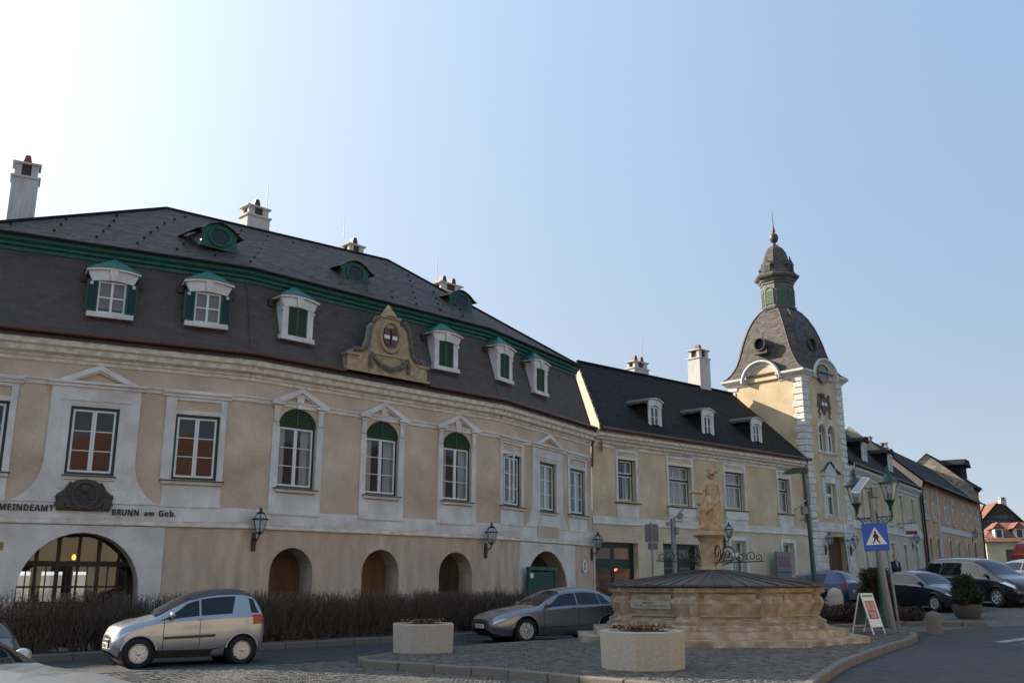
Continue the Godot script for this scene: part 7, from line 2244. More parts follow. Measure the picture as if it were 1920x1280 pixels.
	var p3 := Mb.new()
	p3.bx(-0.035, 0.035, -0.33, -0.12, 0.5, 1.2)
	part(ps, "red_band", p3, mats["red_letter"])
	# green notice board in the far arch
	var nb := thing("notice_board", "dark green notice board with white note inside the wide arch", "notice board", A("R", 2.3, 0.0, 0.3), PL["R"].basis.get_euler().y)
	var n1 := Mb.new()
	n1.bx(-0.75, -0.65, 0, 2.05, -0.05, 0.05); n1.bx(1.25, 1.35, 0, 2.05, -0.05, 0.05); n1.bx(-0.75, 1.5, 2.0, 2.12, -0.07, 0.07)
	var n1o := part(nb, "frame", n1, mats["green_trim"])
	var n2 := Mb.new()
	n2.bx(-0.65, 1.25, 0.6, 1.95, -0.02, 0.02)
	part(n1o, "panel", n2, mats["shutter_blue"])
	var n3 := Mb.new()
	n3.bx(-0.6, -0.36, 1.72, 1.9, 0.02, 0.024)
	part(n1o, "paper_note", n3, mats["sign_white"])
	# steel litter bin by the blue car
	var lb := thing("litter_bin", "round-topped grey litter bin behind the fountain", "bin", Vector3(11.4, gh(11.4, -35.0), -35.0))
	var l1 := Mb.new()
	l1.lathe([[0.26, 0.0], [0.27, 0.05], [0.27, 0.75], [0.22, 0.92], [0.1, 1.0], [0.0, 1.02]], 16)
	part(lb, "body", l1, mats["concrete"])

func marks(parent: Node3D, xf: Transform3D, x0: float, x1: float, y0: float, y1: float, z: float, mt: Material, step: float) -> void:   # a line of lettering too worn or too far off to read
	var m := Mb.new()
	var r := RandomNumberGenerator.new()
	r.seed = int(x0 * 1000 + y0 * 77)
	var x := x0
	while x < x1 - step * 0.5:
		var w := step * r.randf_range(0.5, 0.75)
		var t := step * 0.16
		m.bx(x, x + t, y0, y1, z, z + 0.004)
		if r.randf() < 0.7: m.bx(x + t, x + w, y1 - t, y1, z, z + 0.004)
		if r.randf() < 0.6: m.bx(x + w - t, x + w, y0, y1 - t, z, z + 0.004)
		if r.randf() < 0.5: m.bx(x + t, x + w - t, y0, y0 + t, z, z + 0.004)
		x += step * (2.0 if r.randf() < 0.1 else 1.0)
	part(parent, "worn_lettering", m, mt, xf)

func sandwich(at: Vector3, turn: float, label: String, poster: bool) -> void:
	var th := thing("sandwich_board", label, "sandwich board", at, turn)
	var s := 1.0 if poster else 0.85
	for k: float in [1.0, -1.0]:
		var f := Transform3D(Basis(Vector3.RIGHT, -0.27 * k), Vector3(0, 1.12 * s, 0.02 * k))
		var w := Transform3D(Basis(Vector3.UP, turn), at) * f
		var m := Mb.new()
		for x: float in [-0.30, 0.30]: m.hexa(Transform3D(), x * s - 0.02, x * s + 0.02, -1.15 * s, 0.0, -0.012, 0.012)
		m.bx(-0.30 * s, 0.30 * s, -0.04, 0.0, -0.012, 0.012); m.bx(-0.30 * s, 0.30 * s, -0.95 * s, -0.90 * s, -0.012, 0.012)
		var o := part(th, "leaf_frame", m, mats["frame_white"], w)
		var p := Mb.new()
		p.bx(-0.28 * s, 0.28 * s, -0.90 * s, -0.04, -0.006, 0.006)
		part(o, "panel", p, mats["sign_white"] if poster and k > 0 else mats["sign_back"], w)
		if poster and k > 0:
			for q: Array in [[-0.27, 0.27, -0.11, -0.05, Color(0.16, 0.32, 0.05), "green_strip"], [-0.24, 0.25, -0.52, -0.21, Color(0.42, 0.16, 0.11), "poster_photo"], [-0.20, -0.02, -0.47, -0.25, Color(0.55, 0.27, 0.19), "poster_patch"], [0.06, 0.2, -0.5, -0.26, Color(0.50, 0.30, 0.2), "poster_patch"], [-0.24, 0.25, -0.72, -0.52, Color(0.28, 0.03, 0.03), "red_strip"], [-0.19, 0.2, -0.565, -0.545, Color(0.7, 0.68, 0.65), "white_line"], [-0.12, 0.2, -0.62, -0.60, Color(0.7, 0.68, 0.65), "white_line"], [-0.12, 0.2, -0.675, -0.655, Color(0.7, 0.68, 0.65), "white_line"]]:
				var b := Mb.new()
				var z: float = {"green_strip": 0.008, "poster_photo": 0.008, "poster_patch": 0.010, "red_strip": 0.008, "white_line": 0.010}[q[5]]
				b.bx(q[0], q[1], q[2], q[3], 0.006, z)
				part(o, q[5], b, mat(q[5] + str(q[4]), q[4], 0.6), w)

# ------------------------------------------------------------ vehicles
# stations from front to rear: x, underside, beltline, top, half widths at sill, waist and top edge
const SALOON := [[2.34, .34, .50, .60, .50, .56, .46], [2.24, .25, .56, .69, .66, .74, .60], [1.95, .20, .66, .79, .78, .84, .68], [1.45, .19, .80, .895, .80, .88, .74], [.98, .19, .87, .965, .80, .89, .745], [.60, .19, .90, 1.17, .80, .89, .67], [.18, .19, .92, 1.36, .80, .89, .60], [-.3, .19, .935, 1.43, .80, .89, .575], [-.8, .19, .95, 1.43, .80, .89, .57], [-1.25, .20, .97, 1.345, .80, .88, .575], [-1.62, .21, .99, 1.17, .79, .87, .63], [-1.85, .23, 1.0, 1.07, .78, .85, .67], [-2.18, .27, .97, 1.03, .74, .81, .66], [-2.34, .36, .88, .95, .60, .70, .56]]
const HATCH := [[1.47, .30, .48, .58, .45, .52, .42], [1.37, .22, .58, .74, .60, .66, .54], [1.1, .2, .74, .86, .66, .71, .60], [.78, .2, .83, .93, .68, .73, .62], [.45, .2, .87, 1.10, .68, .73, .57], [.1, .2, .89, 1.29, .68, .73, .54], [-.25, .2, .91, 1.40, .68, .73, .52], [-.7, .2, .93, 1.445, .68, .73, .51], [-1.08, .2, .95, 1.42, .68, .73, .52], [-1.27, .21, .96, 1.30, .67, .72, .55], [-1.40, .25, .96, 1.06, .65, .70, .57], [-1.47, .34, .88, .96, .56, .62, .50]]
const MPV := [[2.31, .34, .56, .70, .56, .64, .52], [2.2, .24, .66, .82, .70, .80, .66], [1.85, .20, .80, .98, .82, .88, .74], [1.45, .19, .92, 1.08, .84, .91, .78], [1.1, .19, .98, 1.25, .84, .92, .72], [.6, .19, 1.0, 1.55, .84, .92, .66], [.2, .19, 1.01, 1.68, .84, .92, .64], [-.5, .19, 1.02, 1.73, .84, .92, .63], [-1.4, .2, 1.03, 1.71, .84, .92, .63], [-1.95, .2, 1.04, 1.62, .83, .91, .64], [-2.15, .24, 1.04, 1.34, .8, .88, .68], [-2.31, .36, .98, 1.06, .7, .8, .66]]

class Shell:
	var tb: Array
	var sx := 1.0
	var sy := 1.0
	var sz := 1.0
	var wheels: Array
	var ra := 0.36
	var wr := 0.32
	func col(x: float, c: int) -> float:
		var n := tb.size()
		x /= sx
		if x >= tb[0][0]: return tb[0][c]
		if x <= tb[n - 1][0]: return tb[n - 1][c]
		var i := 0
		while tb[i + 1][0] > x: i += 1
		var x0: float = tb[i][0]; var x1: float = tb[i + 1][0]
		var h := x1 - x0
		var t := (x - x0) / h
		var m0: float = (tb[i + 1][c] - tb[maxi(i - 1, 0)][c]) / (tb[i + 1][0] - tb[maxi(i - 1, 0)][0])
		var m1: float = (tb[mini(i + 2, n - 1)][c] - tb[i][c]) / (tb[mini(i + 2, n - 1)][0] - tb[i][0])
		var t2 := t * t; var t3 := t2 * t
		return (2 * t3 - 3 * t2 + 1) * tb[i][c] + (t3 - 2 * t2 + t) * h * m0 + (-2 * t3 + 3 * t2) * tb[i + 1][c] + (t3 - t2) * h * m1
	func ring(x: float) -> Array:   # y, z pairs from sill to the middle of the roof
		var yb := col(x, 1); var ye := col(x, 2); var yt := col(x, 3)
		var wb := col(x, 4); var wm := col(x, 5); var wt := col(x, 6)
		var dy := yt - ye
		return [[yb, wb * 0.96], [yb + 0.10, wb * 1.03], [yb + (ye - yb) * 0.45, wm], [ye - 0.04, wm * 0.985], [ye, wm * 0.955], [yt - dy * 0.16 - 0.012, wt * 1.03], [yt - dy * 0.05, wt * 0.90], [yt + 0.012, wt * 0.5], [yt + 0.022, 0.0]]
	func at(x: float, q: float, s: float, out := 0.0) -> Vector3:
		var r := ring(x)
		var i := clampi(int(q), 0, 7)
		var t := clampf(q - i, 0, 1)
		var y: float = lerpf(r[i][0], r[i + 1][0], t); var z: float = lerpf(r[i][1], r[i + 1][1], t)
		if out != 0.0:
			var dn := Vector2(r[i + 1][1] - r[i][1], r[i + 1][0] - r[i][0])
			var nn := Vector2(dn.y, -dn.x).normalized()
			z += nn.x * out; y += nn.y * out
		y *= sy; z *= sz
		for w: float in wheels:
			var dx := x - w
			if absf(dx) < ra and q < 4.0: y = maxf(y, wr + sqrt(ra * ra - dx * dx))
		return Vector3(x, y, z * s)
	func patch(m: Mb, s: float, a: Array, out := 0.005) -> void:   # [x rear low, x front low, q low, x rear high, x front high, q high]
		var g := []
		var rows := maxi(2, int(absf(a[5] - a[2]) * 4) + 1)
		for i in rows + 1:
			var t := float(i) / rows
			var row := PackedVector3Array()
			for j in 9:
				var u := j / 8.0
				row.append(at(lerpf(lerpf(a[0], a[3], t), lerpf(a[1], a[4], t), u), lerpf(a[2], a[5], t), s, out))
			if s < 0: row.reverse()
			g.append(row)
		m.grid(g)

func car(called: String, label: String, at: Vector2, head: Vector2, tb: Array, size: Vector3, col: Material, o: Dictionary) -> Node3D:
	var sh := Shell.new()
	sh.tb = tb; sh.sx = size.x; sh.sy = size.y; sh.sz = size.z
	sh.wr = o.get("wr", 0.31); sh.ra = sh.wr * 1.17
	var xl: float = tb[0][0] * size.x
	sh.wheels = o.get("wheels", [xl - 0.93, -xl + 0.98])
	head = head.normalized()
	var wf: Vector2 = at + head * sh.wheels[0]; var wrr: Vector2 = at + head * sh.wheels[1]
	var lift: float = o.get("lift", 0.0)
	var pf := Vector3(wf.x, gh(wf.x, wf.y), wf.y); var pr := Vector3(wrr.x, gh(wrr.x, wrr.y), wrr.y)
	var fwd := (pf - pr).normalized()
	var rt := fwd.cross(Vector3.UP).normalized()
	var th := thing(called, label, "car", Vector3.ZERO)
	var org := pr.lerp(pf, -sh.wheels[1] / (sh.wheels[0] - sh.wheels[1])) + Vector3(0, lift - 0.018, 0)
	th.transform = Transform3D(Basis(fwd, rt.cross(fwd), rt), org)
	world[th] = th.transform
	# shell
	var m := Mb.new()
	var xs := []
	var k := xl
	while k > -xl:
		xs.append(k); k -= 0.045
	xs.append(-xl)
	for s: float in [1.0, -1.0]:
		var g := []
		for x: float in xs:
			var row := PackedVector3Array()
			for q: float in [0.0, 1.0, 1.5, 2.0, 2.5, 3.0, 3.5, 4.0, 4.5, 5.0, 5.5, 6.0, 7.0, 8.0]: row.append(sh.at(x, q, s))
			if s < 0: row.reverse()
			g.append(row)
		m.grid(g)
		for e: float in [xl, -xl]:
			for q in 8:
				m.quad(sh.at(e, q, s), sh.at(e, q + 1, s), sh.at(e, q + 1, 0.0), sh.at(e, q, 0.0))
	var body := part(th, "body", m, col)
	var ub := Mb.new()
	ub.bx(-xl + 0.2, xl - 0.2, 0.16, 0.55, -0.60 * size.z, 0.60 * size.z)
	for w: float in sh.wheels: ub.lathe([[0.0, -0.72 * size.z], [sh.ra, -0.72 * size.z], [sh.ra, 0.72 * size.z], [0.0, 0.72 * size.z]], 18, Transform3D(Basis(Vector3.RIGHT, PI / 2), Vector3(w, sh.wr, 0)))
	part(th, "underbody", ub, mats["black"])
	var gl: Material = mats["car_glass"]
	for s: float in [1.0, -1.0]:
		for p: Array in o.get("win", []):
			var wm := Mb.new()
			sh.patch(wm, s, p)
			part(body, "side_window", wm, gl)
		for p: Array in o.get("clad", []):
			var cm := Mb.new()
			sh.patch(cm, s, p, 0.006)
			part(body, "trim", cm, mat("trim_" + called, o.get("clad_col", Color(0.03, 0.03, 0.032)), 0.5))
		for x: float in o.get("seams", []):
			var sm := Mb.new()
			sh.patch(sm, s, [x - 0.006, x + 0.006, 1.0, x - 0.006, x + 0.006, 4.0], 0.003)
			part(body, "door_seam", sm, mats["black"])
		for q: Array in o.get("lines", [[-xl + 0.15, xl - 0.25, 1.55]]):
			var lm := Mb.new()
			sh.patch(lm, s, [q[0], q[1], q[2], q[0], q[1], q[2] + 0.05], 0.004)
			part(body, "rubbing_strip", lm, mats["dark"])
		for w: float in sh.wheels:
			var am := Mb.new()
			var lip := []
			for j in 15:
				var an := PI * (0.06 + 0.88 * j / 14.0)
				lip.append(Vector3(w + (sh.ra + 0.012) * cos(an), sh.wr + (sh.ra + 0.012) * sin(an), (sh.at(w + sh.ra * cos(an) * 1.02, 2.0, s).z) + s * 0.004))
			am.tube(lip, 0.018, 6)
			part(body, "wheel_arch_lip", am, col)
		for x: float in o.get("handles", []):
			var hm := Mb.new()
			hm.cbx(Transform3D(Basis(), sh.at(x, 3.4, s, 0.015)), Vector3(0.15, 0.03, 0.03), 0.01)
			part(body, "door_handle", hm, col)
		var hl := Mb.new()
		sh.patch(hl, s, o.get("head", [xl - 0.42, xl - 0.04, 3.1, xl - 0.30, xl - 0.08, 4.1]), 0.006)
		part(body, "headlight", hl, mats["headlamp"])
		var tl := Mb.new()
		sh.patch(tl, s, o.get("tail", [-xl + 0.02, -xl + 0.26, 2.6, -xl + 0.03, -xl + 0.30, 3.9]), 0.006)
		part(body, "tail_light", tl, o.get("tail_mat", mats["tail_red"]))
		if o.get("mirror", true):
			var mx: float = o.get("mx", xl * 0.33)
			var mm := Mb.new()
			var mp := sh.at(mx, 4.3, s, 0.09)
			mm.lathe([[0.0, -0.09], [0.05, -0.075], [0.065, 0.0], [0.05, 0.075], [0.0, 0.09]], 10, Transform3D(Basis(Vector3.RIGHT, PI / 2).scaled(Vector3(0.8, 1.0, 1.0)), mp))
			mm.tube([sh.at(mx, 4.1, s, -0.02), mp], 0.02, 5)
			part(body, "wing_mirror", mm, o.get("mirror_mat", col))
	var ws: Array = o["screen"]
	for i in 2:
		var sm := Mb.new()
		var a: float = ws[i * 2]; var b: float = ws[i * 2 + 1]
		for s: float in [1.0, -1.0]:
			var g := []
			for j in 9:
				var row := PackedVector3Array()
				for q: float in [5.35, 5.7, 6.0, 6.5, 7.0, 7.5, 8.0]: row.append(sh.at(lerpf(a, b, j / 8.0), q, s, 0.006))
				if s > 0: row.reverse()
				g.append(row)
			sm.grid(g)
		part(body, "windscreen" if i == 0 else "rear_window", sm, gl)
	if o.has("roof_mat"):
		var rm := Mb.new()
		for s: float in [1.0, -1.0]: sh.patch(rm, s, [-xl + 0.30, ws[1], 5.05, -xl + 0.36, ws[1], 8.0], 0.005)
		part(body, "roof_panel", rm, o["roof_mat"])
	# front: grille, plate, bumper opening
	var gm := Mb.new()
	gm.cbx(Transform3D(Basis(), Vector3(xl + 0.0, sh.col(xl, 2) * size.y + 0.0, 0)), Vector3(0.05, 0.10, 0.55 * size.z), 0.02)
	gm.cbx(Transform3D(Basis(), Vector3(xl - 0.01, sh.col(xl, 1) * size.y + 0.03, 0)), Vector3(0.05, 0.08, 0.8 * size.z), 0.02)
	part(body, "grille", gm, mats["black"])
	for e: float in [1.0, -1.0]:
		var pm := Mb.new()
		pm.cbx(Transform3D(Basis(), Vector3(e * (xl + 0.022), sh.col(e * xl, 1) * size.y + (0.10 if e > 0 else 0.30), 0)), Vector3(0.015, 0.11, 0.50), 0.004)
		var po := part(body, "number_plate", pm, mats["sign_white"])
		marks(po, world[po] * Transform3D(Basis(Vector3.UP, PI / 2 * e), Vector3(e * (xl + 0.030), sh.col(e * xl, 1) * size.y + (0.10 if e > 0 else 0.30), 0)), -0.2, 0.2, -0.035, 0.035, 0.0, mats["black"], 0.06)
	# wheels
	for w: float in sh.wheels:
		for s: float in [1.0, -1.0]:
			var zc := sh.col(w, 4) * size.z * s
			var f := (th.transform) * Transform3D(Basis(Vector3.RIGHT, PI / 2 * s) * Basis(Vector3.UP, 0.4), Vector3(w, sh.wr, zc - s * 0.02))
			var R := sh.wr
			var tm := Mb.new()
			tm.lathe([[R * 0.66, -0.09], [R * 0.9, -0.10], [R * 0.985, -0.075], [R, -0.04], [R, 0.05], [R * 0.985, 0.08], [R * 0.92, 0.10], [R * 0.68, 0.095], [R * 0.66, 0.07]], 28)
			var wo := part(th, "wheel", tm, mats["tyre"], f)
			var rm := Mb.new()
			rm.lathe([[R * 0.68, 0.085], [R * 0.62, 0.10], [R * 0.60, 0.07]], 28)
			rm.lathe([[0.0, 0.095], [R * 0.16, 0.09], [R * 0.2, 0.07]], 14)
			var ns: int = o.get("spokes", 7)
			for j in ns:
				var b := Basis(Vector3.UP, TAU * j / ns)
				var wd := R * (0.11 if ns < 8 else 0.16)
				if o.get("fan", false):
					var c := Basis(Vector3.UP, TAU * j / ns + 0.35)
					for q: Array in [[0.0, 0.42, 0.0], [0.42, 0.60, 0.30]]: rm.quad(b * Vector3(R * q[0], 0.086, 0), b * (Basis(Vector3.UP, q[2] * 0.5) * Vector3(R * q[1], 0.086, 0)), c * (Basis(Vector3.UP, 0.50) * Vector3(R * q[1], 0.086, 0)), c * (Basis(Vector3.UP, 0.55) * Vector3(R * q[0], 0.086, 0)))
					rm.quad(b * Vector3(R * 0.36, 0.086, 0), b * Vector3(R * 0.40, 0.086, -R * 0.12), b * Vector3(R * 0.62, 0.086, -R * 0.10), b * Vector3(R * 0.62, 0.086, 0))
				else: rm.hexa(Transform3D(b, Vector3.ZERO), R * 0.14, R * 0.63, 0.04, 0.088, -wd, wd)
			part(wo, "rim", rm, mats["alloy"], f)
			var bk := Mb.new()
			bk.lathe([[0.0, 0.02], [R * 0.62, 0.02]], 20)
			part(wo, "spoke_gap_disc", bk, mat("spoke_gap_shade", Color(0.07, 0.068, 0.066), 0.6, null, 1, null, 0, {"metallic": 0.4}), f)  # plate behind the spokes, shade of the gaps put into its dark colour
	return th

func cars() -> void:
	var silver := paint("silver_paint", Color(0.36, 0.375, 0.39), 0.6)
	var grey := paint("grey_paint", Color(0.205, 0.21, 0.225), 0.6)
	var navy := paint("navy_paint", Color(0.018, 0.024, 0.042), 0.3)
	var black := paint("night_paint", Color(0.010, 0.011, 0.018), 0.3)
	var blue := paint("blue_paint", Color(0.015, 0.045, 0.13), 0.3)
	var white := paint("white_paint", Color(0.62, 0.64, 0.66), 0.1)
	var red := paint("red_paint", Color(0.30, 0.012, 0.014), 0.1)
	var hwin := [[-.12, .66, 4.12, -.12, .12, 4.92], [-.78, -.16, 4.12, -.86, -.16, 4.92]]
	car("microcar", "small silver two-door microcar with dark roof driving past the hedge", Vector2(-6.74, -20.55), Vector2(-1.66, 1.03), HATCH, Vector3(1.0, 1.0, 1.0), silver, {"wr": 0.27, "wheels": [1.0, -1.0], "win": hwin + [[-1.33, -1.17, 4.12, -1.23, -1.13, 4.92]], "screen": [.72, .02, -1.12, -1.40], "clad": [[-1.40, 1.36, 0.0, -1.36, 1.30, 1.05], [-.45, .55, 2.05, -.45, .55, 2.2]], "seams": [.56, -.14], "handles": [-.16], "lines": [], "roof_mat": mat("roof_dark_paint", Color(0.035, 0.04, 0.05), 0.3), "spokes": 7, "fan": true, "mx": .42, "head": [1.16, 1.40, 3.0, 1.22, 1.36, 4.05]})
	var swin := [[-.28, .80, 4.12, -.28, .22, 4.92], [-1.05, -.33, 4.12, -1.02, -.33, 4.92], [-1.42, -1.09, 4.12, -1.20, -1.06, 4.9]]
	var so := {"wr": 0.325, "wheels": [1.36, -1.31], "win": swin, "screen": [.96, .20, -1.22, -1.74], "seams": [.82, -.31, -1.07], "handles": [-.15, -.95], "spokes": 8, "mx": .72}
	car("saloon_car", "grey metallic four-door saloon driving past the fountain with a passenger", Vector2(1.20, -28.55), Vector2(-2.36, 1.24), SALOON, Vector3.ONE, grey, so)
	car("saloon_car", "dark blue four-door saloon parked behind the stone trough", Vector2(15.35, -36.9), Vector2(0.94, 2.24), SALOON, Vector3(0.9, 0.97, 0.93), navy, {"wr": 0.29, "wheels": [1.22, -1.22], "win": [[-.25, .70, 4.12, -.25, .20, 4.92], [-1.05, -.30, 4.12, -1.0, -.30, 4.92]], "screen": [.88, .18, -1.12, -1.58], "seams": [.74, -.28], "handles": [-.12, -.9], "spokes": 9, "mx": .62, "mirror_mat": mats["black"]})
	car("people_carrier", "black people carrier with roof rails parked beside the dark blue saloon", Vector2(18.1, -38.1), Vector2(0.94, 2.24), MPV, Vector3.ONE, black, {"wr": 0.33, "wheels": [1.40, -1.38], "win": [[-.15, .95, 4.12, -.15, .42, 4.92], [-1.2, -.22, 4.12, -1.2, -.22, 4.92], [-2.0, -1.27, 4.12, -1.9, -1.27, 4.9]], "screen": [1.30, .30, -1.98, -2.2], "seams": [1.0, -.18, -1.23], "handles": [-.05, -1.1], "spokes": 7, "mx": 1.0, "head": [1.55, 2.2, 3.2, 1.75, 2.12, 4.4]})
	car("hatchback", "blue hatchback parked behind the fountain facing the yellow house", Vector2(11.9, -40.0), Vector2(-0.80, -0.60), HATCH, Vector3(1.30, 1.0, 1.12), blue, {"wr": 0.30, "wheels": [1.25, -1.2], "win": [[-.16, .86, 4.12, -.16, .16, 4.92], [-1.0, -.2, 4.12, -1.1, -.2, 4.92]], "screen": [.94, .03, -1.46, -1.82], "seams": [.74, -.18], "handles": [-.1], "mx": .56})
	car("saloon_car", "white car parked beyond the black people carrier", Vector2(22.6, -42.2), Vector2(0.94, 2.24), SALOON, Vector3(0.95, 1.0, 1.0), white, so.merged({"wheels": [1.29, -1.25]}, true))
	car("delivery_van", "red van roof showing behind the white parked car", Vector2(31.5, -57.0), Vector2(0.94, 2.24), MPV, Vector3(1.0, 1.12, 1.05), red, {"wr": 0.33, "win": [[-.15, .95, 4.12, -.15, .42, 4.92]], "screen": [1.30, .30, -1.98, -2.2]})
	car("silver_car", "bonnet of a pale silver car in the near parking row", Vector2(-4.85, -7.55), Vector2(1.0, 0.06), SALOON, Vector3(1.0, 1.02, 1.0), paint("pale_silver", Color(0.46, 0.47, 0.46), 0.5), so)
	car("dark_hatchback", "rear corner of a dark hatchback with orange lamp in the near parking row", Vector2(-6.95, -9.75), Vector2(-1.0, -0.05), HATCH, Vector3(1.30, 1.0, 1.12), paint("plum_paint", Color(0.012, 0.010, 0.022), 0.3), {"wr": 0.30, "wheels": [1.25, -1.2], "win": [[-.16, .86, 4.12, -.16, .16, 4.92]], "screen": [.94, .03, -1.46, -1.82], "tail_mat": mats["orange_lens"], "tail": [-1.90, -1.66, 3.0, -1.89, -1.62, 3.98], "mirror": false})

# ------------------------------------------------------------ people
func person() -> void:
	var at := Vector3(17.6, 0, -45.2)
	at.y = gh(at.x, at.z)
	var th := thing("person", "person in a dark suit and pale blue shirt standing behind the dark blue saloon", "person", at, deg_to_rad(15))
	var b := []
	chain(b, [Vector3(0.10, 0.92, 0), Vector3(0.11, 0.50, 0.01), Vector3(0.11, 0.09, -0.02)], [0.10, 0.068, 0.05])
	chain(b, [Vector3(-0.10, 0.92, 0), Vector3(-0.11, 0.50, 0.02), Vector3(-0.11, 0.09, 0)], [0.10, 0.068, 0.05])
	for s: float in [-1.0, 1.0]: chain(b, [Vector3(s * 0.11, 0.05, -0.04), Vector3(s * 0.13, 0.04, 0.14)], [0.05, 0.04])
	chain(b, [Vector3(0, 0.95, 0), Vector3(0, 1.15, 0), Vector3(0, 1.36, -0.01)], [0.145, 0.15, 0.155])
	chain(b, [Vector3(-0.16, 1.42, -0.01), Vector3(0.16, 1.42, -0.01)], [0.075, 0.075])
	chain(b, [Vector3(-0.07, 1.2, 0.02), Vector3(0.07, 1.2, 0.02)], [0.14, 0.14])
	for s: float in [-1.0, 1.0]:
		chain(b, [Vector3(s * 0.20, 1.41, -0.01), Vector3(s * 0.26, 1.12, -0.03), Vector3(s * 0.25, 0.87, 0.05)], [0.065, 0.052, 0.04])
	var m := Mb.new()
	sdf(m, b, 0.022, 0.04)
	var body := part(th, "suit", m, mat("suit", Color(0.012, 0.012, 0.014), 0.8))
	var h := []
	chain(h, [Vector3(0, 1.45, 0), Vector3(0, 1.55, 0.01)], [0.055, 0.052])
	chain(h, [Vector3(0, 1.60, 0.02), Vector3(0, 1.68, 0.005)], [0.074, 0.084])
	chain(h, [Vector3(0, 1.62, 0.09), Vector3(0, 1.605, 0.108)], [0.014, 0.014])
	chain(h, [Vector3(0, 1.555, 0.065), Vector3(0, 1.56, 0.06)], [0.04, 0.04])
	for s: float in [-1.0, 1.0]: h.append([Vector3(s * 0.082, 1.63, 0.0), Vector3(s * 0.086, 1.60, 0.0), 0.018, 0.014])
	for s: float in [-1.0, 1.0]:
		chain(h, [Vector3(s * 0.25, 0.86, 0.05), Vector3(s * 0.25, 0.79, 0.07)], [0.035, 0.036])
		for k in 4: chain(h, [Vector3(s * (0.235 + k * 0.012), 0.78, 0.055 + k * 0.012), Vector3(s * 0.243, 0.70 + absf(k - 1.5) * 0.01, 0.07 + k * 0.01)], [0.011, 0.009])
		chain(h, [Vector3(s * 0.225, 0.82, 0.09), Vector3(s * 0.215, 0.76, 0.11)], [0.013, 0.010])
	var hm := Mb.new()
	sdf(hm, h, 0.011, 0.018)
	part(th, "skin", hm, mat("skin", Color(0.40, 0.23, 0.16), 0.6))
	var hr := []
	for k in 22:
		var a := PI + PI * (k % 11) / 10.0
		var e := 0.35 + 0.5 * (k / 11)
		hr.append([Vector3(0.075 * cos(a), 1.70 + 0.03 * e, -0.005 + 0.075 * sin(a) * 0.9), Vector3(0.04 * cos(a), 1.755, 0.01 + 0.03 * sin(a)), 0.025, 0.022])
	var hrm := Mb.new()
	sdf(hrm, hr, 0.012, 0.02)
	part(th, "hair", hrm, mat("hair_dark", Color(0.03, 0.025, 0.02), 0.8))
	var st := Mb.new()
	st.prism(PackedVector2Array([Vector2(-0.055, 1.47), Vector2(0.055, 1.47), Vector2(0.0, 1.12)]), 0.12, 0.165)
	part(body, "shirt_front", st, mat("shirt", Color(0.36, 0.42, 0.52), 0.8))
	var ey := Mb.new()
	for s: float in [-1.0, 1.0]: ey.lathe([[0.0, -0.008], [0.009, 0.0], [0.0, 0.008]], 6, Transform3D(Basis(), Vector3(s * 0.032, 1.645, 0.084)))
	ey.bx(-0.025, 0.025, 1.575, 1.581, 0.098, 0.104)
	part(th, "face_detail", ey, mats["black"])

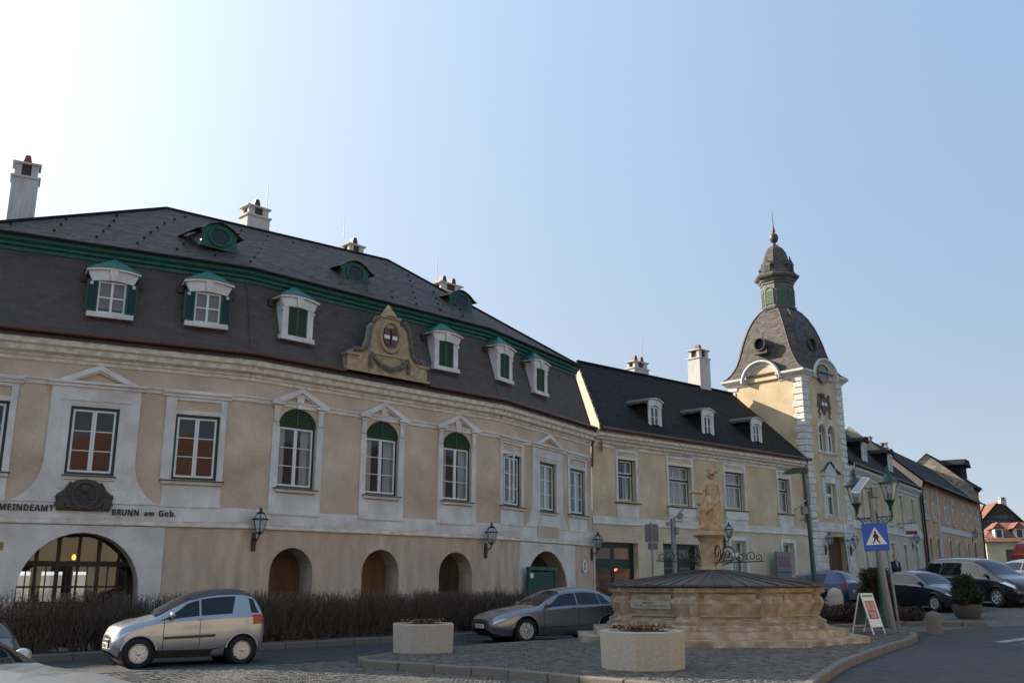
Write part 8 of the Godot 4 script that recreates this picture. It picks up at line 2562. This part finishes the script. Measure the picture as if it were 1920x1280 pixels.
# ------------------------------------------------------------ sky and start
func sky_image() -> Image:
	var w := 1024; var h := 512
	var im := Image.create(w, h, false, Image.FORMAT_RGBF)
	var az := deg_to_rad(SUN_AZ); var el := deg_to_rad(SUN_EL)
	var sun := Vector3(sin(az) * cos(el), sin(el), -cos(az) * cos(el))
	for y in h:
		var e := PI / 2 - PI * (y + 0.5) / h
		for x in w:
			var a := TAU * (x + 0.5) / w
			var d := Vector3(sin(a) * cos(e), sin(e), -cos(a) * cos(e))
			var g := rad_to_deg(d.angle_to(sun))
			var up := maxf(sin(e), 0.0)
			var c := Vector3(0.145, 0.305, 0.55)   # clear blue, paler towards the horizon
			c = c.lerp(Vector3(0.45, 0.52, 0.56), exp(-up / 0.20))
			c += Vector3(1.0, 0.985, 0.95) * (2.7 * exp(-g / 23.5) + 0.05)   # thin haze brightening towards the sun
			if e < 0: c = c.lerp(Vector3(0.16, 0.15, 0.14), clampf(-e * 6.0, 0, 1))
			c = Vector3(c.x * 1.03, c.y, c.z * 0.97) * 0.445
			im.set_pixel(x, y, Color(c.x, c.y, c.z))
	return im

func _ready() -> void:
	rng.seed = 20
	var cam := Camera3D.new()
	cam.name = "camera"
	add_child(cam)
	cam.position = Vector3(0, 1.6, 0)
	cam.rotation_degrees = Vector3(14.036, 0, 0)
	cam.fov = 39.15
	cam.near = 0.1; cam.far = 1500.0
	cam.current = true
	var we := WorldEnvironment.new()
	var env := Environment.new()
	env.background_mode = Environment.BG_SKY
	var sky := Sky.new()
	var sm := PanoramaSkyMaterial.new()
	sm.panorama = ImageTexture.create_from_image(sky_image())
	sky.sky_material = sm
	env.sky = sky
	env.tonemap_mode = Environment.TONE_MAPPER_LINEAR
	env.tonemap_exposure = 2.6
	env.sdfgi_enabled = true; env.ssao_enabled = true; env.ssil_enabled = true
	we.environment = env
	we.name = "world_environment"
	add_child(we)
	var sun := DirectionalLight3D.new()
	sun.name = "sun"
	add_child(sun)
	sun.light_energy = 1.2
	sun.light_color = Color(1.0, 0.95, 0.87)
	sun.light_angular_distance = 0.6
	sun.shadow_enabled = true
	var az := deg_to_rad(SUN_AZ); var el := deg_to_rad(SUN_EL)
	var to := Vector3(sin(az) * cos(el), sin(el), -cos(az) * cos(el))
	sun.look_at_from_position(to * 50.0, Vector3.ZERO)
	materials()
	PL = {"L": plane(-7.547, -27.0, 61.7), "M": plane(-7.547, -27.0, 44.5), "R": plane(-0.4725, -34.199, 30.2), "B": plane(3.38, -40.83, 48.6), "T": plane(16.01, -51.96, 48.6), "C": plane(19.10, -54.68, 33.8), "D": plane(29.68, -70.49, 33.7)}
	streets()
	town_hall()
	yellow_house()
	tower()
	row_house()
	orange_house()
	far_houses()
	hedge()
	fountain()
	planters()
	shrubs()
	wall_lamps()
	street_things()
	cars()
	person()
